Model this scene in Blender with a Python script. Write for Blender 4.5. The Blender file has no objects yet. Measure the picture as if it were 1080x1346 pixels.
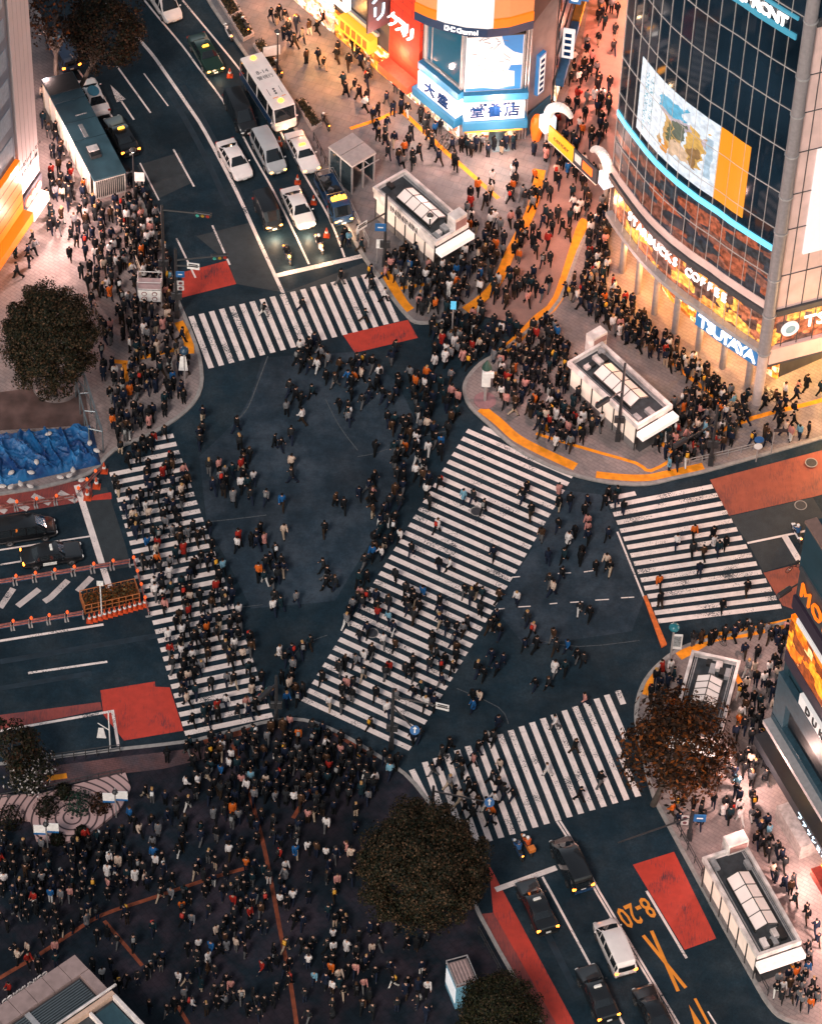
import bpy, bmesh, math, random
import numpy as np
from mathutils import Vector, Matrix
R=random.Random(7)
S=bpy.context.scene
COL=S.collection
PI=math.pi
# ---------------------------------------------------------------- camera (fitted to the photograph)
PW,PH=1080.0,1346.0
CF,CTH,CRO,CH=5073.9,0.866946683,0.0403519925,228.9154
_f=Vector((0,math.cos(CTH),-math.sin(CTH)));_r=Vector((1,0,0));_u=_r.cross(_f)
_c,_s=math.cos(CRO),math.sin(CRO)
_r2=_c*_r+_s*_u;_u2=-_s*_r+_c*_u
cd=bpy.data.cameras.new('camera');cam=bpy.data.objects.new('camera',cd);COL.objects.link(cam)
cd.sensor_fit='HORIZONTAL';cd.sensor_width=36;cd.lens=36*CF/PW;cd.clip_start=1;cd.clip_end=6000
cam.matrix_world=Matrix(((_r2.x,_u2.x,-_f.x,0),(_r2.y,_u2.y,-_f.y,0),(_r2.z,_u2.z,-_f.z,CH),(0,0,0,1)))
S.camera=cam
def G(px,py,z=0.0):
    """point of the place at height z that the photograph shows at px,py"""
    d=_f*CF+_r2*(px-PW/2)-_u2*(py-PH/2)
    t=(z-CH)/d.z
    return Vector((d.x*t,d.y*t,z))
def PX(v):
    w=Vector(v)-Vector((0,0,CH));k=CF/w.dot(_f)
    return PW/2+k*w.dot(_r2),PH/2-k*w.dot(_u2)
# ---------------------------------------------------------------- materials
MATS={}
def mat(name,col,rough=0.6,metal=0.0,em=None,es=0.0,var=0.12,scale=3.0,coat=0.0,bump=0.0,spec=0.5,ocol=False,attr=None):
    if name in MATS: return MATS[name]
    m=bpy.data.materials.new(name);m.use_nodes=True;nt=m.node_tree;N=nt.nodes;L=nt.links
    b=N['Principled BSDF'];b.inputs['Roughness'].default_value=rough;b.inputs['Metallic'].default_value=metal
    b.inputs['Specular IOR Level'].default_value=spec
    if coat: b.inputs['Coat Weight'].default_value=coat;b.inputs['Coat Roughness'].default_value=.05
    if em is not None:
        b.inputs['Emission Color'].default_value=(*em,1);b.inputs['Emission Strength'].default_value=es
    tc=N.new('ShaderNodeTexCoord');nz=N.new('ShaderNodeTexNoise');nz.inputs['Scale'].default_value=scale;nz.inputs['Detail'].default_value=5
    L.new(tc.outputs['Object'],nz.inputs['Vector'])
    mr=N.new('ShaderNodeMapRange');mr.inputs[1].default_value=.3;mr.inputs[2].default_value=.7;mr.inputs[3].default_value=1-var;mr.inputs[4].default_value=1+var
    L.new(nz.outputs['Fac'],mr.inputs['Value'])
    mx=N.new('ShaderNodeMix');mx.data_type='RGBA';mx.blend_type='MULTIPLY';mx.inputs[0].default_value=1
    if ocol:
        oi=N.new('ShaderNodeObjectInfo');L.new(oi.outputs['Color'],mx.inputs[6])
    elif attr:
        at=N.new('ShaderNodeAttribute');at.attribute_name=attr;L.new(at.outputs['Color'],mx.inputs[6])
    else: mx.inputs[6].default_value=(*col,1)
    L.new(mr.outputs[0],mx.inputs[7]);L.new(mx.outputs[2],b.inputs['Base Color'])
    if bump:
        bp=N.new('ShaderNodeBump');bp.inputs['Strength'].default_value=bump;bp.inputs['Distance'].default_value=.05
        L.new(nz.outputs['Fac'],bp.inputs['Height']);L.new(bp.outputs[0],b.inputs['Normal'])
    MATS[name]=m
    return m
# ---------------------------------------------------------------- mesh builder
class MB:
    def __init__(s): s.v=[];s.f=[];s.m=[];s.mats=[]
    def mi(s,m):
        if m not in s.mats: s.mats.append(m)
        return s.mats.index(m)
    def add(s,vs,fs,m=None):
        o=len(s.v);s.v+=[tuple(v) for v in vs];s.f+=[tuple(i+o for i in f) for f in fs]
        s.m+=[s.mi(m) if m else 0]*len(fs);return s
    def box(s,c,size,m=None,rz=0.0,M=None,taper=1.0):
        x,y,z=[d/2 for d in size];vs=[]
        for k in (-1,1):
            t=taper if k>0 else 1
            for a,b in((-1,-1),(1,-1),(1,1),(-1,1)): vs.append(Vector((a*x*t,b*y*t,k*z)))
        T=Matrix.Translation(Vector(c))@Matrix.Rotation(rz,4,'Z')
        if M is not None: T=M@T
        return s.add([T@v for v in vs],[(0,3,2,1),(4,5,6,7),(0,1,5,4),(1,2,6,5),(2,3,7,6),(3,0,4,7)],m)
    def prism(s,poly,z0,z1,m=None,mtop=None,cap=True):
        n=len(poly);A=sum(poly[i][0]*poly[(i+1)%n][1]-poly[(i+1)%n][0]*poly[i][1] for i in range(n))
        if A<0: poly=list(poly)[::-1]
        s.add([(p[0],p[1],z0) for p in poly]+[(p[0],p[1],z1) for p in poly],[(i,(i+1)%n,n+(i+1)%n,n+i) for i in range(n)],m)
        if cap:
            s.add([(p[0],p[1],z1) for p in poly],[tuple(range(n))],mtop or m)
            s.add([(p[0],p[1],z0) for p in poly],[tuple(range(n))[::-1]],m)
        return s
    def sheet(s,poly,z,m=None):
        n=len(poly);A=sum(poly[i][0]*poly[(i+1)%n][1]-poly[(i+1)%n][0]*poly[i][1] for i in range(n))
        if A<0: poly=list(poly)[::-1]
        return s.add([(p[0],p[1],z) for p in poly],[tuple(range(n))],m)
    def tube(s,p0,p1,r,m=None,n=8,r1=None,caps=True):
        p0=Vector(p0);p1=Vector(p1);d=(p1-p0)
        if d.length<1e-6: return s
        d.normalize();a=d.orthogonal().normalized();b=d.cross(a);r1=r if r1 is None else r1;vs=[]
        for p,q in((p0,r),(p1,r1)):
            for i in range(n):
                t=2*PI*i/n;vs.append(p+a*math.cos(t)*q+b*math.sin(t)*q)
        fs=[(i,(i+1)%n,n+(i+1)%n,n+i) for i in range(n)]
        if caps: fs+=[tuple(range(n))[::-1],tuple(range(n,2*n))]
        return s.add(vs,fs,m)
    def path(s,pts,rs,m=None,n=8):
        for i in range(len(pts)-1):
            s.tube(pts[i],pts[i+1],rs[i] if isinstance(rs,(list,tuple)) else rs,m,n,rs[i+1] if isinstance(rs,(list,tuple)) else rs)
        return s
    def lathe(s,c,prof,m=None,n=14):
        c=Vector(c);vs=[];k=len(prof)
        for (r,z) in prof:
            for i in range(n):
                t=2*PI*i/n;vs.append(c+Vector((r*math.cos(t),r*math.sin(t),z)))
        fs=[(j*n+i,j*n+(i+1)%n,(j+1)*n+(i+1)%n,(j+1)*n+i) for j in range(k-1) for i in range(n)]
        fs+=[tuple(range(n))[::-1],tuple(range((k-1)*n,k*n))]
        return s.add(vs,fs,m)
    def ball(s,c,r,m=None,n=10,k=6,sq=(1,1,1)):
        c=Vector(c);vs=[];fs=[]
        for j in range(1,k):
            p=PI*j/k
            for i in range(n):
                t=2*PI*i/n;vs.append(c+Vector((r*sq[0]*math.sin(p)*math.cos(t),r*sq[1]*math.sin(p)*math.sin(t),r*sq[2]*math.cos(p))))
        top=len(vs);vs.append(c+Vector((0,0,r*sq[2])));vs.append(c-Vector((0,0,r*sq[2])))
        for j in range(k-2):
            for i in range(n): fs.append((j*n+i,(j+1)*n+i,(j+1)*n+(i+1)%n,j*n+(i+1)%n))
        for i in range(n):
            fs.append((top,i,(i+1)%n));fs.append((top+1,(k-2)*n+(i+1)%n,(k-2)*n+i))
        return s.add(vs,fs,m)
    def xf(s,M):
        s.v=[tuple(M@Vector(v)) for v in s.v];return s
    def build(s,name,m=None,parent=None,smooth=False,bevel=0.0,origin=None):
        me=bpy.data.meshes.new(name)
        o=Vector(origin) if origin is not None else Vector((0,0,0))
        me.from_pydata([tuple(Vector(v)-o) for v in s.v],[],s.f);me.update()
        mats=s.mats or [m or mat('grey',(.3,.3,.3))]
        for x in mats: me.materials.append(x)
        if len(mats)>1: me.polygons.foreach_set('material_index',s.m)
        if bevel:
            bm=bmesh.new();bm.from_mesh(me)
            es=[e for e in bm.edges if len(e.link_faces)==2 and e.calc_face_angle(0)>.6]
            bmesh.ops.bevel(bm,geom=es,offset=bevel,segments=1,affect='EDGES',clamp_overlap=True);bm.to_mesh(me);bm.free()
        if smooth:
            me.polygons.foreach_set('use_smooth',[True]*len(me.polygons))
            try: me.set_sharp_from_angle(angle=math.radians(40))
            except Exception: pass
        ob=bpy.data.objects.new(name,me);COL.objects.link(ob);ob.location=o
        if parent is not None: ob.parent=parent
        return ob
def tag(o,label,cat,group=None):
    o['label']=label;o['category']=cat
    if group: o['group']=group
    return o
def struct(o,kind='structure'):
    o['kind']=kind;return o
def empty(name,loc,label,cat,rz=0.0,group=None):
    o=bpy.data.objects.new(name,None);COL.objects.link(o);o.location=loc;o.rotation_euler=(0,0,rz);o.empty_display_size=.2
    return tag(o,label,cat,group)
def children(o): return [c for c in bpy.data.objects if c.parent==o]
def snap(o): return [(c,[(d,) for d in children(c)]) for c in children(o)]
def clone(root,sn,loc,rz=None,label=None,scale=None):
    c=root.copy();COL.objects.link(c);c.location=loc
    if rz is not None: c.rotation_euler=(0,0,rz)
    if label: c['label']=label
    if scale: c.scale=(scale,)*3
    for ch,subs in sn:
        k=ch.copy();COL.objects.link(k);k.parent=c
        for (d,) in subs:
            e=d.copy();COL.objects.link(e);e.parent=k
    return c
def textmesh(body,size,extr=.02,align='CENTER',sx=1.0,bold=0.0):
    cu=bpy.data.curves.new('lettering','FONT');cu.body=body;cu.size=size;cu.extrude=extr;cu.align_x=align;cu.align_y='CENTER';cu.resolution_u=2
    cu.offset=bold
    o=bpy.data.objects.new('lettering',cu);COL.objects.link(o);bpy.context.view_layer.update()
    dg=bpy.context.evaluated_depsgraph_get();me=bpy.data.meshes.new_from_object(o.evaluated_get(dg))
    bpy.data.objects.remove(o);bpy.data.curves.remove(cu)
    if sx!=1:
        me.transform(Matrix.Diagonal((sx,1,1,1)))
    return me
def text(body,size,m,M,parent,name='lettering',**k):
    """flat lettering: M maps local x (along the line), y (up), z (out of the board)"""
    me=textmesh(body,size,**k);me.materials.clear();me.materials.append(m);me.transform(M)
    o=bpy.data.objects.new(name,me);COL.objects.link(o)
    if parent is not None:
        o.parent=parent
        o.matrix_parent_inverse=parent.matrix_basis.inverted()
    return o
def frameM(o,x,y,z=None):
    x=Vector(x).normalized();y=Vector(y).normalized();z=x.cross(y) if z is None else Vector(z)
    o=Vector(o)
    return Matrix(((x.x,y.x,z.x,o.x),(x.y,y.y,z.y,o.y),(x.z,y.z,z.z,o.z),(0,0,0,1)))
def keep(ob,parent):
    """parent a mesh built in world coordinates without moving it"""
    ob.parent=parent;ob.matrix_parent_inverse=parent.matrix_basis.inverted();return ob
def poly(pts,z=0.0): return [tuple(G(x,y,z)[:2]) for x,y in pts]
def rdir(p,q,z=0.0):
    d=G(*q,z)-G(*p,z);return math.atan2(d.y,d.x)
WHITE=mat('white_paint',(.8,.78,.76),.7,var=.08)
# ---------------------------------------------------------------- ground materials
def ground_mat(name,base,var=.25,tile=None,rough=.75,spots=.35,tone=None,spec=.25,grain=14):
    m=bpy.data.materials.new(name);m.use_nodes=True;nt=m.node_tree;N=nt.nodes;L=nt.links;b=N['Principled BSDF']
    tc=N.new('ShaderNodeTexCoord')
    def noise(sc,det=6,ro=.6):
        n=N.new('ShaderNodeTexNoise');n.inputs['Scale'].default_value=sc;n.inputs['Detail'].default_value=det;n.inputs['Roughness'].default_value=ro
        L.new(tc.outputs['Object'],n.inputs['Vector']);return n
    def mrange(src,a,bb,c,d):
        r=N.new('ShaderNodeMapRange');r.inputs[1].default_value=a;r.inputs[2].default_value=bb;r.inputs[3].default_value=c;r.inputs[4].default_value=d
        L.new(src,r.inputs['Value']);return r.outputs[0]
    def mul(a,bb):
        x=N.new('ShaderNodeMath');x.operation='MULTIPLY';L.new(a,x.inputs[0]);L.new(bb,x.inputs[1]);return x.outputs[0]
    n1=noise(.12);n2=noise(1.3);n3=noise(grain,4,.85)
    v=mul(mul(mrange(n1.outputs['Fac'],.3,.7,1-var,1+var),mrange(n2.outputs['Fac'],.3,.75,1+var*.5,1-var*.6)),mrange(n3.outputs['Fac'],.2,.8,1-spots,1+spots))
    if tile:
        br=N.new('ShaderNodeTexBrick');br.inputs['Scale'].default_value=1;br.inputs['Brick Width'].default_value=tile[0];br.inputs['Row Height'].default_value=tile[1]
        br.inputs['Mortar Size'].default_value=.035;br.inputs['Color1'].default_value=(1.05,1.05,1.05,1);br.inputs['Color2'].default_value=(.94,.94,.94,1);br.inputs['Mortar'].default_value=(.80,.80,.80,1)
        mp=N.new('ShaderNodeMapping');mp.inputs['Rotation'].default_value=(0,0,tile[2]);L.new(tc.outputs['Object'],mp.inputs['Vector']);L.new(mp.outputs[0],br.inputs['Vector'])
        v=mul(v,br.outputs['Color'])
    mx=N.new('ShaderNodeMix');mx.data_type='RGBA';mx.blend_type='MULTIPLY';mx.inputs[0].default_value=1
    if tone:
        cr=N.new('ShaderNodeMix');cr.data_type='RGBA';cr.inputs[6].default_value=(*base,1);cr.inputs[7].default_value=(*tone,1)
        L.new(mrange(noise(.35).outputs['Fac'],.42,.62,0,1),cr.inputs[0]);L.new(cr.outputs[2],mx.inputs[6])
    else: mx.inputs[6].default_value=(*base,1)
    L.new(v,mx.inputs[7]);L.new(mx.outputs[2],b.inputs['Base Color'])
    b.inputs['Roughness'].default_value=rough;b.inputs['Specular IOR Level'].default_value=spec
    bp=N.new('ShaderNodeBump');bp.inputs['Strength'].default_value=.25;bp.inputs['Distance'].default_value=.02;L.new(n3.outputs['Fac'],bp.inputs['Height']);L.new(bp.outputs[0],b.inputs['Normal'])
    return m
def paint_mat(name,col,under=(.012,.028,.042),wear=.5,edge=.08,streak=0):
    """road paint, worn through to the asphalt in streaks"""
    m=bpy.data.materials.new(name);m.use_nodes=True;nt=m.node_tree;N=nt.nodes;L=nt.links;b=N['Principled BSDF']
    tc=N.new('ShaderNodeTexCoord')
    n1=N.new('ShaderNodeTexNoise');n1.inputs['Scale'].default_value=9;n1.inputs['Detail'].default_value=8;n1.inputs['Roughness'].default_value=.75
    n2=N.new('ShaderNodeTexNoise');n2.inputs['Scale'].default_value=.5;n2.inputs['Detail'].default_value=4
    n4=N.new('ShaderNodeTexNoise');n4.inputs['Scale'].default_value=1.6;n4.inputs['Detail'].default_value=3
    for n in(n1,n2,n4): L.new(tc.outputs['Object'],n.inputs['Vector'])
    mp=N.new('ShaderNodeMapping');mp.inputs['Rotation'].default_value=(0,0,streak);mp.inputs['Scale'].default_value=(1,.18,1) if streak else (1,1,1);L.new(tc.outputs['Object'],mp.inputs['Vector']);L.new(mp.outputs[0],n1.inputs['Vector'])
    a=N.new('ShaderNodeMath');a.operation='ADD';L.new(n1.outputs['Fac'],a.inputs[0])
    s=N.new('ShaderNodeMath');s.operation='MULTIPLY_ADD';s.inputs[1].default_value=.7;s.inputs[2].default_value=-.35;L.new(n2.outputs['Fac'],s.inputs[0]);L.new(s.outputs[0],a.inputs[1])
    r=N.new('ShaderNodeMapRange');r.inputs[1].default_value=.80-wear*.25;r.inputs[2].default_value=.80-wear*.25+edge;L.new(a.outputs[0],r.inputs['Value'])
    t=N.new('ShaderNodeMapRange');t.inputs[1].default_value=.3;t.inputs[2].default_value=.7;t.inputs[3].default_value=.86;t.inputs[4].default_value=1.08;L.new(n4.outputs['Fac'],t.inputs['Value'])
    c=N.new('ShaderNodeMix');c.data_type='RGBA';c.blend_type='MULTIPLY';c.inputs[0].default_value=1;c.inputs[6].default_value=(*col,1);L.new(t.outputs[0],c.inputs[7])
    mx=N.new('ShaderNodeMix');mx.data_type='RGBA';mx.inputs[7].default_value=(*under,1);L.new(c.outputs[2],mx.inputs[6]);L.new(r.outputs[0],mx.inputs[0])
    L.new(mx.outputs[2],b.inputs['Base Color']);b.inputs['Roughness'].default_value=.6
    return m
ASPH=ground_mat('asphalt',(.0105,.025,.0375),var=.38,rough=.6,spots=.5,tone=(.022,.035,.046),spec=.15,grain=5)
ASPH2=ground_mat('asphalt_relaid',(.045,.052,.058),var=.3,rough=.75)
ASPH3=ground_mat('asphalt_street',(.32,.19,.165),var=.2,rough=.6)
PAVE=ground_mat('paving_pink_grey',(.30,.24,.23),var=.18,tile=(.6,.3,.6),rough=.6,spots=.15,tone=(.20,.17,.17))
PAVEN=ground_mat('paving_grey',(.15,.145,.155),var=.28,tile=(.8,.8,.35),rough=.5,spots=.2,tone=(.22,.18,.175))
PAVED=ground_mat('paving_dark_plaza',(.009,.016,.024),var=.45,tile=(.5,.5,.9),rough=.5,spots=.35,tone=(.034,.027,.037),spec=.15)  # dark stone, with the plaza's dimmer light also put into the colour
KERB=mat('kerb_stone',(.30,.28,.27),.8,var=.2)
WPAINT=paint_mat('white_road_paint',(.88,.76,.72),wear=.88)
WPAINT2=paint_mat('worn_white_road_paint',(.6,.52,.5),wear=.9)
RPAINT=paint_mat('red_road_paint',(.55,.05,.03),wear=1.0,edge=.22,streak=1.3)
RPAINT2=paint_mat('faded_red_road_paint',(.30,.06,.05),wear=1.4,edge=.4,streak=1.4)
OPAINT=paint_mat('orange_road_paint',(.85,.30,.03),wear=.35)
YTACT=mat('yellow_tactile',(.88,.29,.008),.7,var=.2,scale=2,bump=.3)
YTACT2=mat('rusty_tactile',(.20,.045,.018),.75,var=.4,scale=2,bump=.3)
def ribbon(mb,pts,w,z,m=None,world=False):
    P=[Vector((p[0],p[1],0)) if world else Vector((*G(*p)[:2],0)) for p in pts]
    L_=[];R_=[]
    for i,p in enumerate(P):
        d=Vector()
        if i>0: d+=(p-P[i-1]).normalized()
        if i<len(P)-1: d+=(P[i+1]-p).normalized()
        d.normalize();n=Vector((-d.y,d.x,0));k=1
        if 0<i<len(P)-1: k=1/max(.5,n.dot(Vector((-(P[i+1]-p).normalized().y,(P[i+1]-p).normalized().x,0))))
        L_.append(p+n*w/2*k);R_.append(p-n*w/2*k)
    n=len(P)
    return mb.add([(p.x,p.y,z) for p in R_]+[(p.x,p.y,z) for p in L_],[(i,i+1,n+i+1,n+i) for i in range(n-1)],m)
def smooth_px(pts,k=4):
    out=[]
    for i in range(len(pts)-1):
        p0=pts[max(0,i-1)];p1=pts[i];p2=pts[i+1];p3=pts[min(len(pts)-1,i+2)]
        for j in range(k):
            t=j/k
            out.append(tuple(.5*(2*p1[a]+(p2[a]-p0[a])*t+(2*p0[a]-5*p1[a]+4*p2[a]-p3[a])*t*t+(3*p1[a]-p0[a]-3*p2[a]+p3[a])*t**3) for a in(0,1)))
    return out+[pts[-1]]
# the ground as one sheet out to the horizon
g=MB();g.add([(-2500,-2200,0),(2500,-2200,0),(2500,2800,0),(-2500,2800,0)],[(0,1,2,3)])
struct(g.build('road',ASPH))
def sheet(name,pts,z,m,world=False):
    b=MB();b.sheet(pts if world else poly(pts),z);return struct(b.build(name,m))
HP=.12
def pavement(name,pts,m,kerb=None):
    P=poly(pts);b=MB();b.prism(P,-.05,HP,m);struct(b.build(name,m))
    if kerb:
        k=MB();ks=[p for p in kerb]
        ribbon(k,ks,.3,HP+.012,KERB)
        P2=[(v[0],v[1]) for v in k.v]
        n=len(k.v)//2;vs=[];fs=[]
        for z in(0,HP+.012): vs+=[(x,y,z) for x,y in P2]
        for i in range(n-1): fs+=[(i,i+1,2*n+i+1,2*n+i),(n+i+1,n+i,3*n+i,3*n+i+1)]
        k.add(vs,fs,KERB);struct(k.build('kerb',KERB))
swk=smooth_px([(-60,1013),(52,999),(110,992),(158,986),(205,981),(262,973),(330,955),(365,948),(400,948),(440,962),(505,1000),(545,1032),(592,1100),(612,1150),(630,1204),(712,1350),(760,1440)],3)
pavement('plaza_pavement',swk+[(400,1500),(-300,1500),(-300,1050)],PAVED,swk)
nwk=smooth_px([(-80,663),(0,650),(60,640),(118,622),(150,592),(200,570),(245,540),(264,510),(262,470),(246,425),(232,390),(215,330),(185,265),(150,215),(125,165),(95,110),(60,40),(30,-30)],3)
pavement('west_pavement',nwk+[(-300,-60),(-400,640)],PAVE,nwk)
nk=smooth_px([(240,-60),(280,10),(322,70),(392,175),(425,240),(452,290),(478,338),(498,364),(516,392),(532,412),(546,424),(570,424),(592,420),(612,410)],3)
pavement('north_pavement',nk+[(636,388),(668,345),(700,285),(718,232),(735,160),(762,70),(785,-60)],PAVEN,nk)
ek=smooth_px([(775,300),(760,330),(735,395),(700,430),(660,462),(632,478),(614,498),(610,515),(618,535),(640,556),(672,585),(700,602),(745,622),(800,635),(850,637),(890,628),(930,619),(1000,599),(1090,573),(1200,540)],3)
pavement('east_pavement',ek+[(1300,400),(1000,200),(830,200)],PAVE,ek)
sk=smooth_px([(1150,790),(1090,806),(1040,818),(980,832),(930,842),(895,853),(868,872),(848,895),(838,920),(836,950),(845,995),(858,1045),(878,1085),(935,1190),(985,1280),(1010,1322),(1032,1341),(1080,1352),(1200,1370)],3)
pavement('south_pavement',sk+[(1400,1300),(1400,800)],PAVE,sk)
sheet('street',[(612,410),(636,388),(668,345),(700,285),(718,232),(735,160),(762,70),(785,-60),(860,-60),(830,200),(790,260),(775,300),(760,330),(735,395),(700,430)],.004,ASPH3)
# relaid asphalt
sheet('asphalt_patch',[(258,310),(330,292),(362,361),(372,384),(310,373),(300,345)],.004,ASPH2)
sheet('asphalt_patch',[(375,384),(478,345),(500,358),(398,384)],.004,ASPH2)
sheet('asphalt_patch',[(958,679),(1068,654),(1090,690),(1045,700),(982,713)],.004,ASPH2)
sheet('asphalt_patch',[(984,716),(1031,706),(1050,738),(1003,752)],.004,ASPH2)
sheet('asphalt_patch',[(180,217),(236,200),(252,240),(205,262)],.004,ASPH2)
MID=ground_mat('asphalt_middle',(.022,.038,.055),var=.42,rough=.7,spots=.4,tone=(.042,.058,.077),spec=.15,grain=5)
sheet('asphalt_patch',[(345,470),(470,462),(520,500),(560,580),(520,660),(470,740),(440,790),(330,800),(300,740),(272,690),(262,600),(312,552),(330,520)],.003,MID)
sheet('asphalt_patch',[(700,640),(790,650),(815,700),(845,790),(830,830),(690,850),(650,800),(700,720)],.003,MID)
sheet('asphalt_patch',[(104,646),(140,640),(166,720),(172,745),(140,750)],.004,ground_mat('asphalt_bay',(.036,.044,.05),var=.3,rough=.75))
for nm,m,z,ps in (('road_marking',RPAINT,.008,[
  [(239,358),(277,348),(297.7,342.4),(310.3,373),(239.4,391)],[(450.4,440),(535.8,420.3),(549,444),(466.6,463.6)],
  [(132,907.6),(203.5,896),(204,903),(223,903.7),(241,960.7),(163,973.7),(136,940)],[(124,651),(146,647),(147,656),(117,658)],
  [(642,1136),(660,1170),(757,1350),(733,1350),(648,1200)],[(831.4,1137),(885.5,1120),(941,1234),(899.4,1249)]]),
 ('road_marking',RPAINT2,.006,[[(0,940),(132,923),(134,933),(0,960)],[(-20,650),(118,630),(122,650),(100,661),(-20,680)],
  [(630,1202),(648,1200),(733,1350),(714,1350)]]),
 ('road_marking',paint_mat('brick_red_road_paint',(.36,.085,.05),wear=1.25,edge=.4,streak=1.45),.008,[[(932.8,630.7),(1076,592.8),(1130,580),(1110,642),(1069,653),(957.8,678)],[(1003,753),(1060,739),(1075,812),(1028,796)]])):
    for p in ps: sheet(nm,p,z,m)
LM=MB()
for w,pts in [(.3,[(140,3),(150,15),(170,37),(199,70),(217,95),(248,140),(270,174),(310,250),(342,320),(372,385)]),
 (.17,[(190,0),(207,21),(239,59),(261,89),(293,132),(319,178),(335,208),(359,250),(383,298),(406,347)]),
 (.17,[(240,0),(304,77),(340,125),(371,177),(403,235),(433,287),(453,338)]),
 (.16,[(88,70),(100,88),(153,161)]),(.16,[(154,87),(198,148)]),(.16,[(228,196),(255,245)]),(.13,[(184,214),(209,263)]),(.16,[(232,313),(257,365)]),(.16,[(279,296),(302,348)]),
 (.45,[(364,362),(477,336)]),(.5,[(101,637.5),(146,779.4)]),(.15,[(-30,727.5),(0,723),(118,705)]),(.15,[(-20,745.6),(0,742.5),(35,736.7)]),(.2,[(-20,766),(0,763),(128,743.5)]),
 (.22,[(-20,846),(0,842.6),(136,821)]),(.2,[(37,885),(141,870)]),(.22,[(-20,964),(0,961),(148,935),(155.5,981)]),
 (.2,[(982,714),(1045,701),(1090,691)]),(.5,[(1031,705),(1050,737)]),
 (.1,[(782,789),(800,788)]),(.1,[(816,786),(833,785)]),(.1,[(672,759),(683,758)]),(.1,[(733,754),(750,753)]),(.1,[(767,752),(780,750)]),(.1,[(650,801),(663,800)]),(.1,[(681,798),(697,797)]),(.1,[(722,794),(732,793)]),(.1,[(749,792),(766,791)]),
 (.15,[(811,699),(847,788)]),
 (.16,[(731.5,1080),(751.5,1112),(779.5,1166),(793.5,1190),(836.5,1262),(881,1336),(890,1352)]),(.16,[(735.5,1079),(755.5,1111),(783.5,1165),(797.5,1189),(840.5,1261),(885,1335),(894,1351)]),
 (.18,[(712.6,1153),(733,1190),(778.7,1275),(794,1302),(822,1352)]),(.45,[(651,1170),(731,1141)]),(.2,[(849.4,1171.5),(902,1260)]),(.12,[(930,1330),(944,1352)]),
 (.12,[(189,96),(221,139)])]:
    ribbon(LM,smooth_px(pts,3) if len(pts)>3 and len(pts)!=4 else pts,w,.012)
# straight-ahead arrow
a=G(145,111);b_=G(176,157);d=(b_-a);Ln=d.length;d.normalize();n=Vector((-d.y,d.x,0))
LM.add([a+n*.0+Vector((0,0,.012)),a+d*2.2-n*.42+Vector((0,0,.012)),a+d*2.2+n*.42+Vector((0,0,.012))],[(0,1,2)])
ribbon(LM,[tuple((a+d*2.2)[:2]),tuple(b_[:2])],.16,.012,world=True)
struct(LM.build('road_marking',WPAINT))
ZM=MB()
for pts in [[(10.7,657),(37,669.6)],[(42.8,651),(66,662)],[(77.8,647),(101,659)],[(-10,664),(8,673)],[(0,799),(17.5,773.6)],[(23,797),(51.5,774.6)],[(58,791),(66,786),(89.4,763)],[(102,777.5),(120.5,759)]]:
    ribbon(ZM,pts,.5,.012)
struct(ZM.build('road_marking',WPAINT2))
OM=MB()
for w,pts in [(.26,[(845,1230),(901,1299)]),(.26,[(856,1224),(891,1303.5)]),(.2,[(913,1313),(931,1347)])]: ribbon(OM,pts,w,.012 if pts[0][0]!=856 else .016)
OM.sheet(poly([(905,1321),(925,1352),(914,1352)]),.012)
struct(OM.build('road_marking',OPAINT))
ax=(G(817,1206)-G(852,1190)).normalized();ay=(G(893,1300)-G(850,1225));ay=(ay-ax*ay.dot(ax)).normalized()
o8=text('8-20',1.75,OPAINT,frameM(G(835,1199)+Vector((0,0,.014)),ax,ay),None,extr=.002,sx=1.0,bold=.025);o8.name='road_marking';struct(o8)
o8.data.transform(Matrix.Translation(G(835,1199))@frameM((0,0,0),ax,ay)@Matrix.Diagonal((.82,1.5,1,1))@frameM((0,0,0),ax,ay).inverted()@Matrix.Translation(-G(835,1199)))
md=MB();ribbon(md,[(847,788),(858,813),(870,837),(872,850)],.55,.05,YTACT2)
mk=MB();P=poly([(845,785),(849,784),(876,848),(869,852)]);mk.prism(P,0,.14,mat('orange_kerb',(.75,.16,.03),.7,var=.25));struct(mk.build('kerb'))
# crosswalks: stripes .45 m wide every .90 m
def crosswalk(ends,w=.45):
    b=MB()
    for p,q in ends:
        a=G(*p);c=G(*q);d=(c-a).normalized();n=Vector((-d.y,d.x,0))*w/2
        b.add([a-n,c-n,c+n,a+n],[(0,1,2,3)])
    b.v=[(x,y,.012) for x,y,z in b.v]
    return struct(b.build('crosswalk',WPAINT))
def lerp(a,b,t): return (a[0]+(b[0]-a[0])*t,a[1]+(b[1]-a[1])*t)
crosswalk([(lerp((251.2,415.5),(491,357.4),i/18),lerp((277.6,483.7),(521,423),i/18)) for i in range(19)])
tb=[(lerp((684.8,955),(783.4,918.5),i/7),lerp((733.6,1079),(838.5,1047.3),i/7)) for i in range(-10,8)]
tb=[(p,q) for p,q in tb]
tb[0]=((541,1012),(560,1050));tb[-1]=(tb[-1][0],tb[-1][1])
tb+= [((797,913.5),(822,972)),((811.5,908),(819,926))]
crosswalk(tb)
dl=[];A0=(604.5,580.5);
Lp=[(604.1,578.9),(585.2,610),(398,920)];Rp=[(753.5,625.5),(714.3,690),(600,882.5),(538,987)]
def along(P,t):
    Ls=[math.dist(G(*P[i])[:2],G(*P[i+1])[:2]) for i in range(len(P)-1)];s=t*sum(Ls)
    for i,l in enumerate(Ls):
        if s<=l or i==len(Ls)-1: return lerp(P[i],P[i+1],s/l)
        s-=l
LL=[(618,556),(604.5,580.5),(398,918)];RR=[(753,626),(537,988)]
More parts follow.
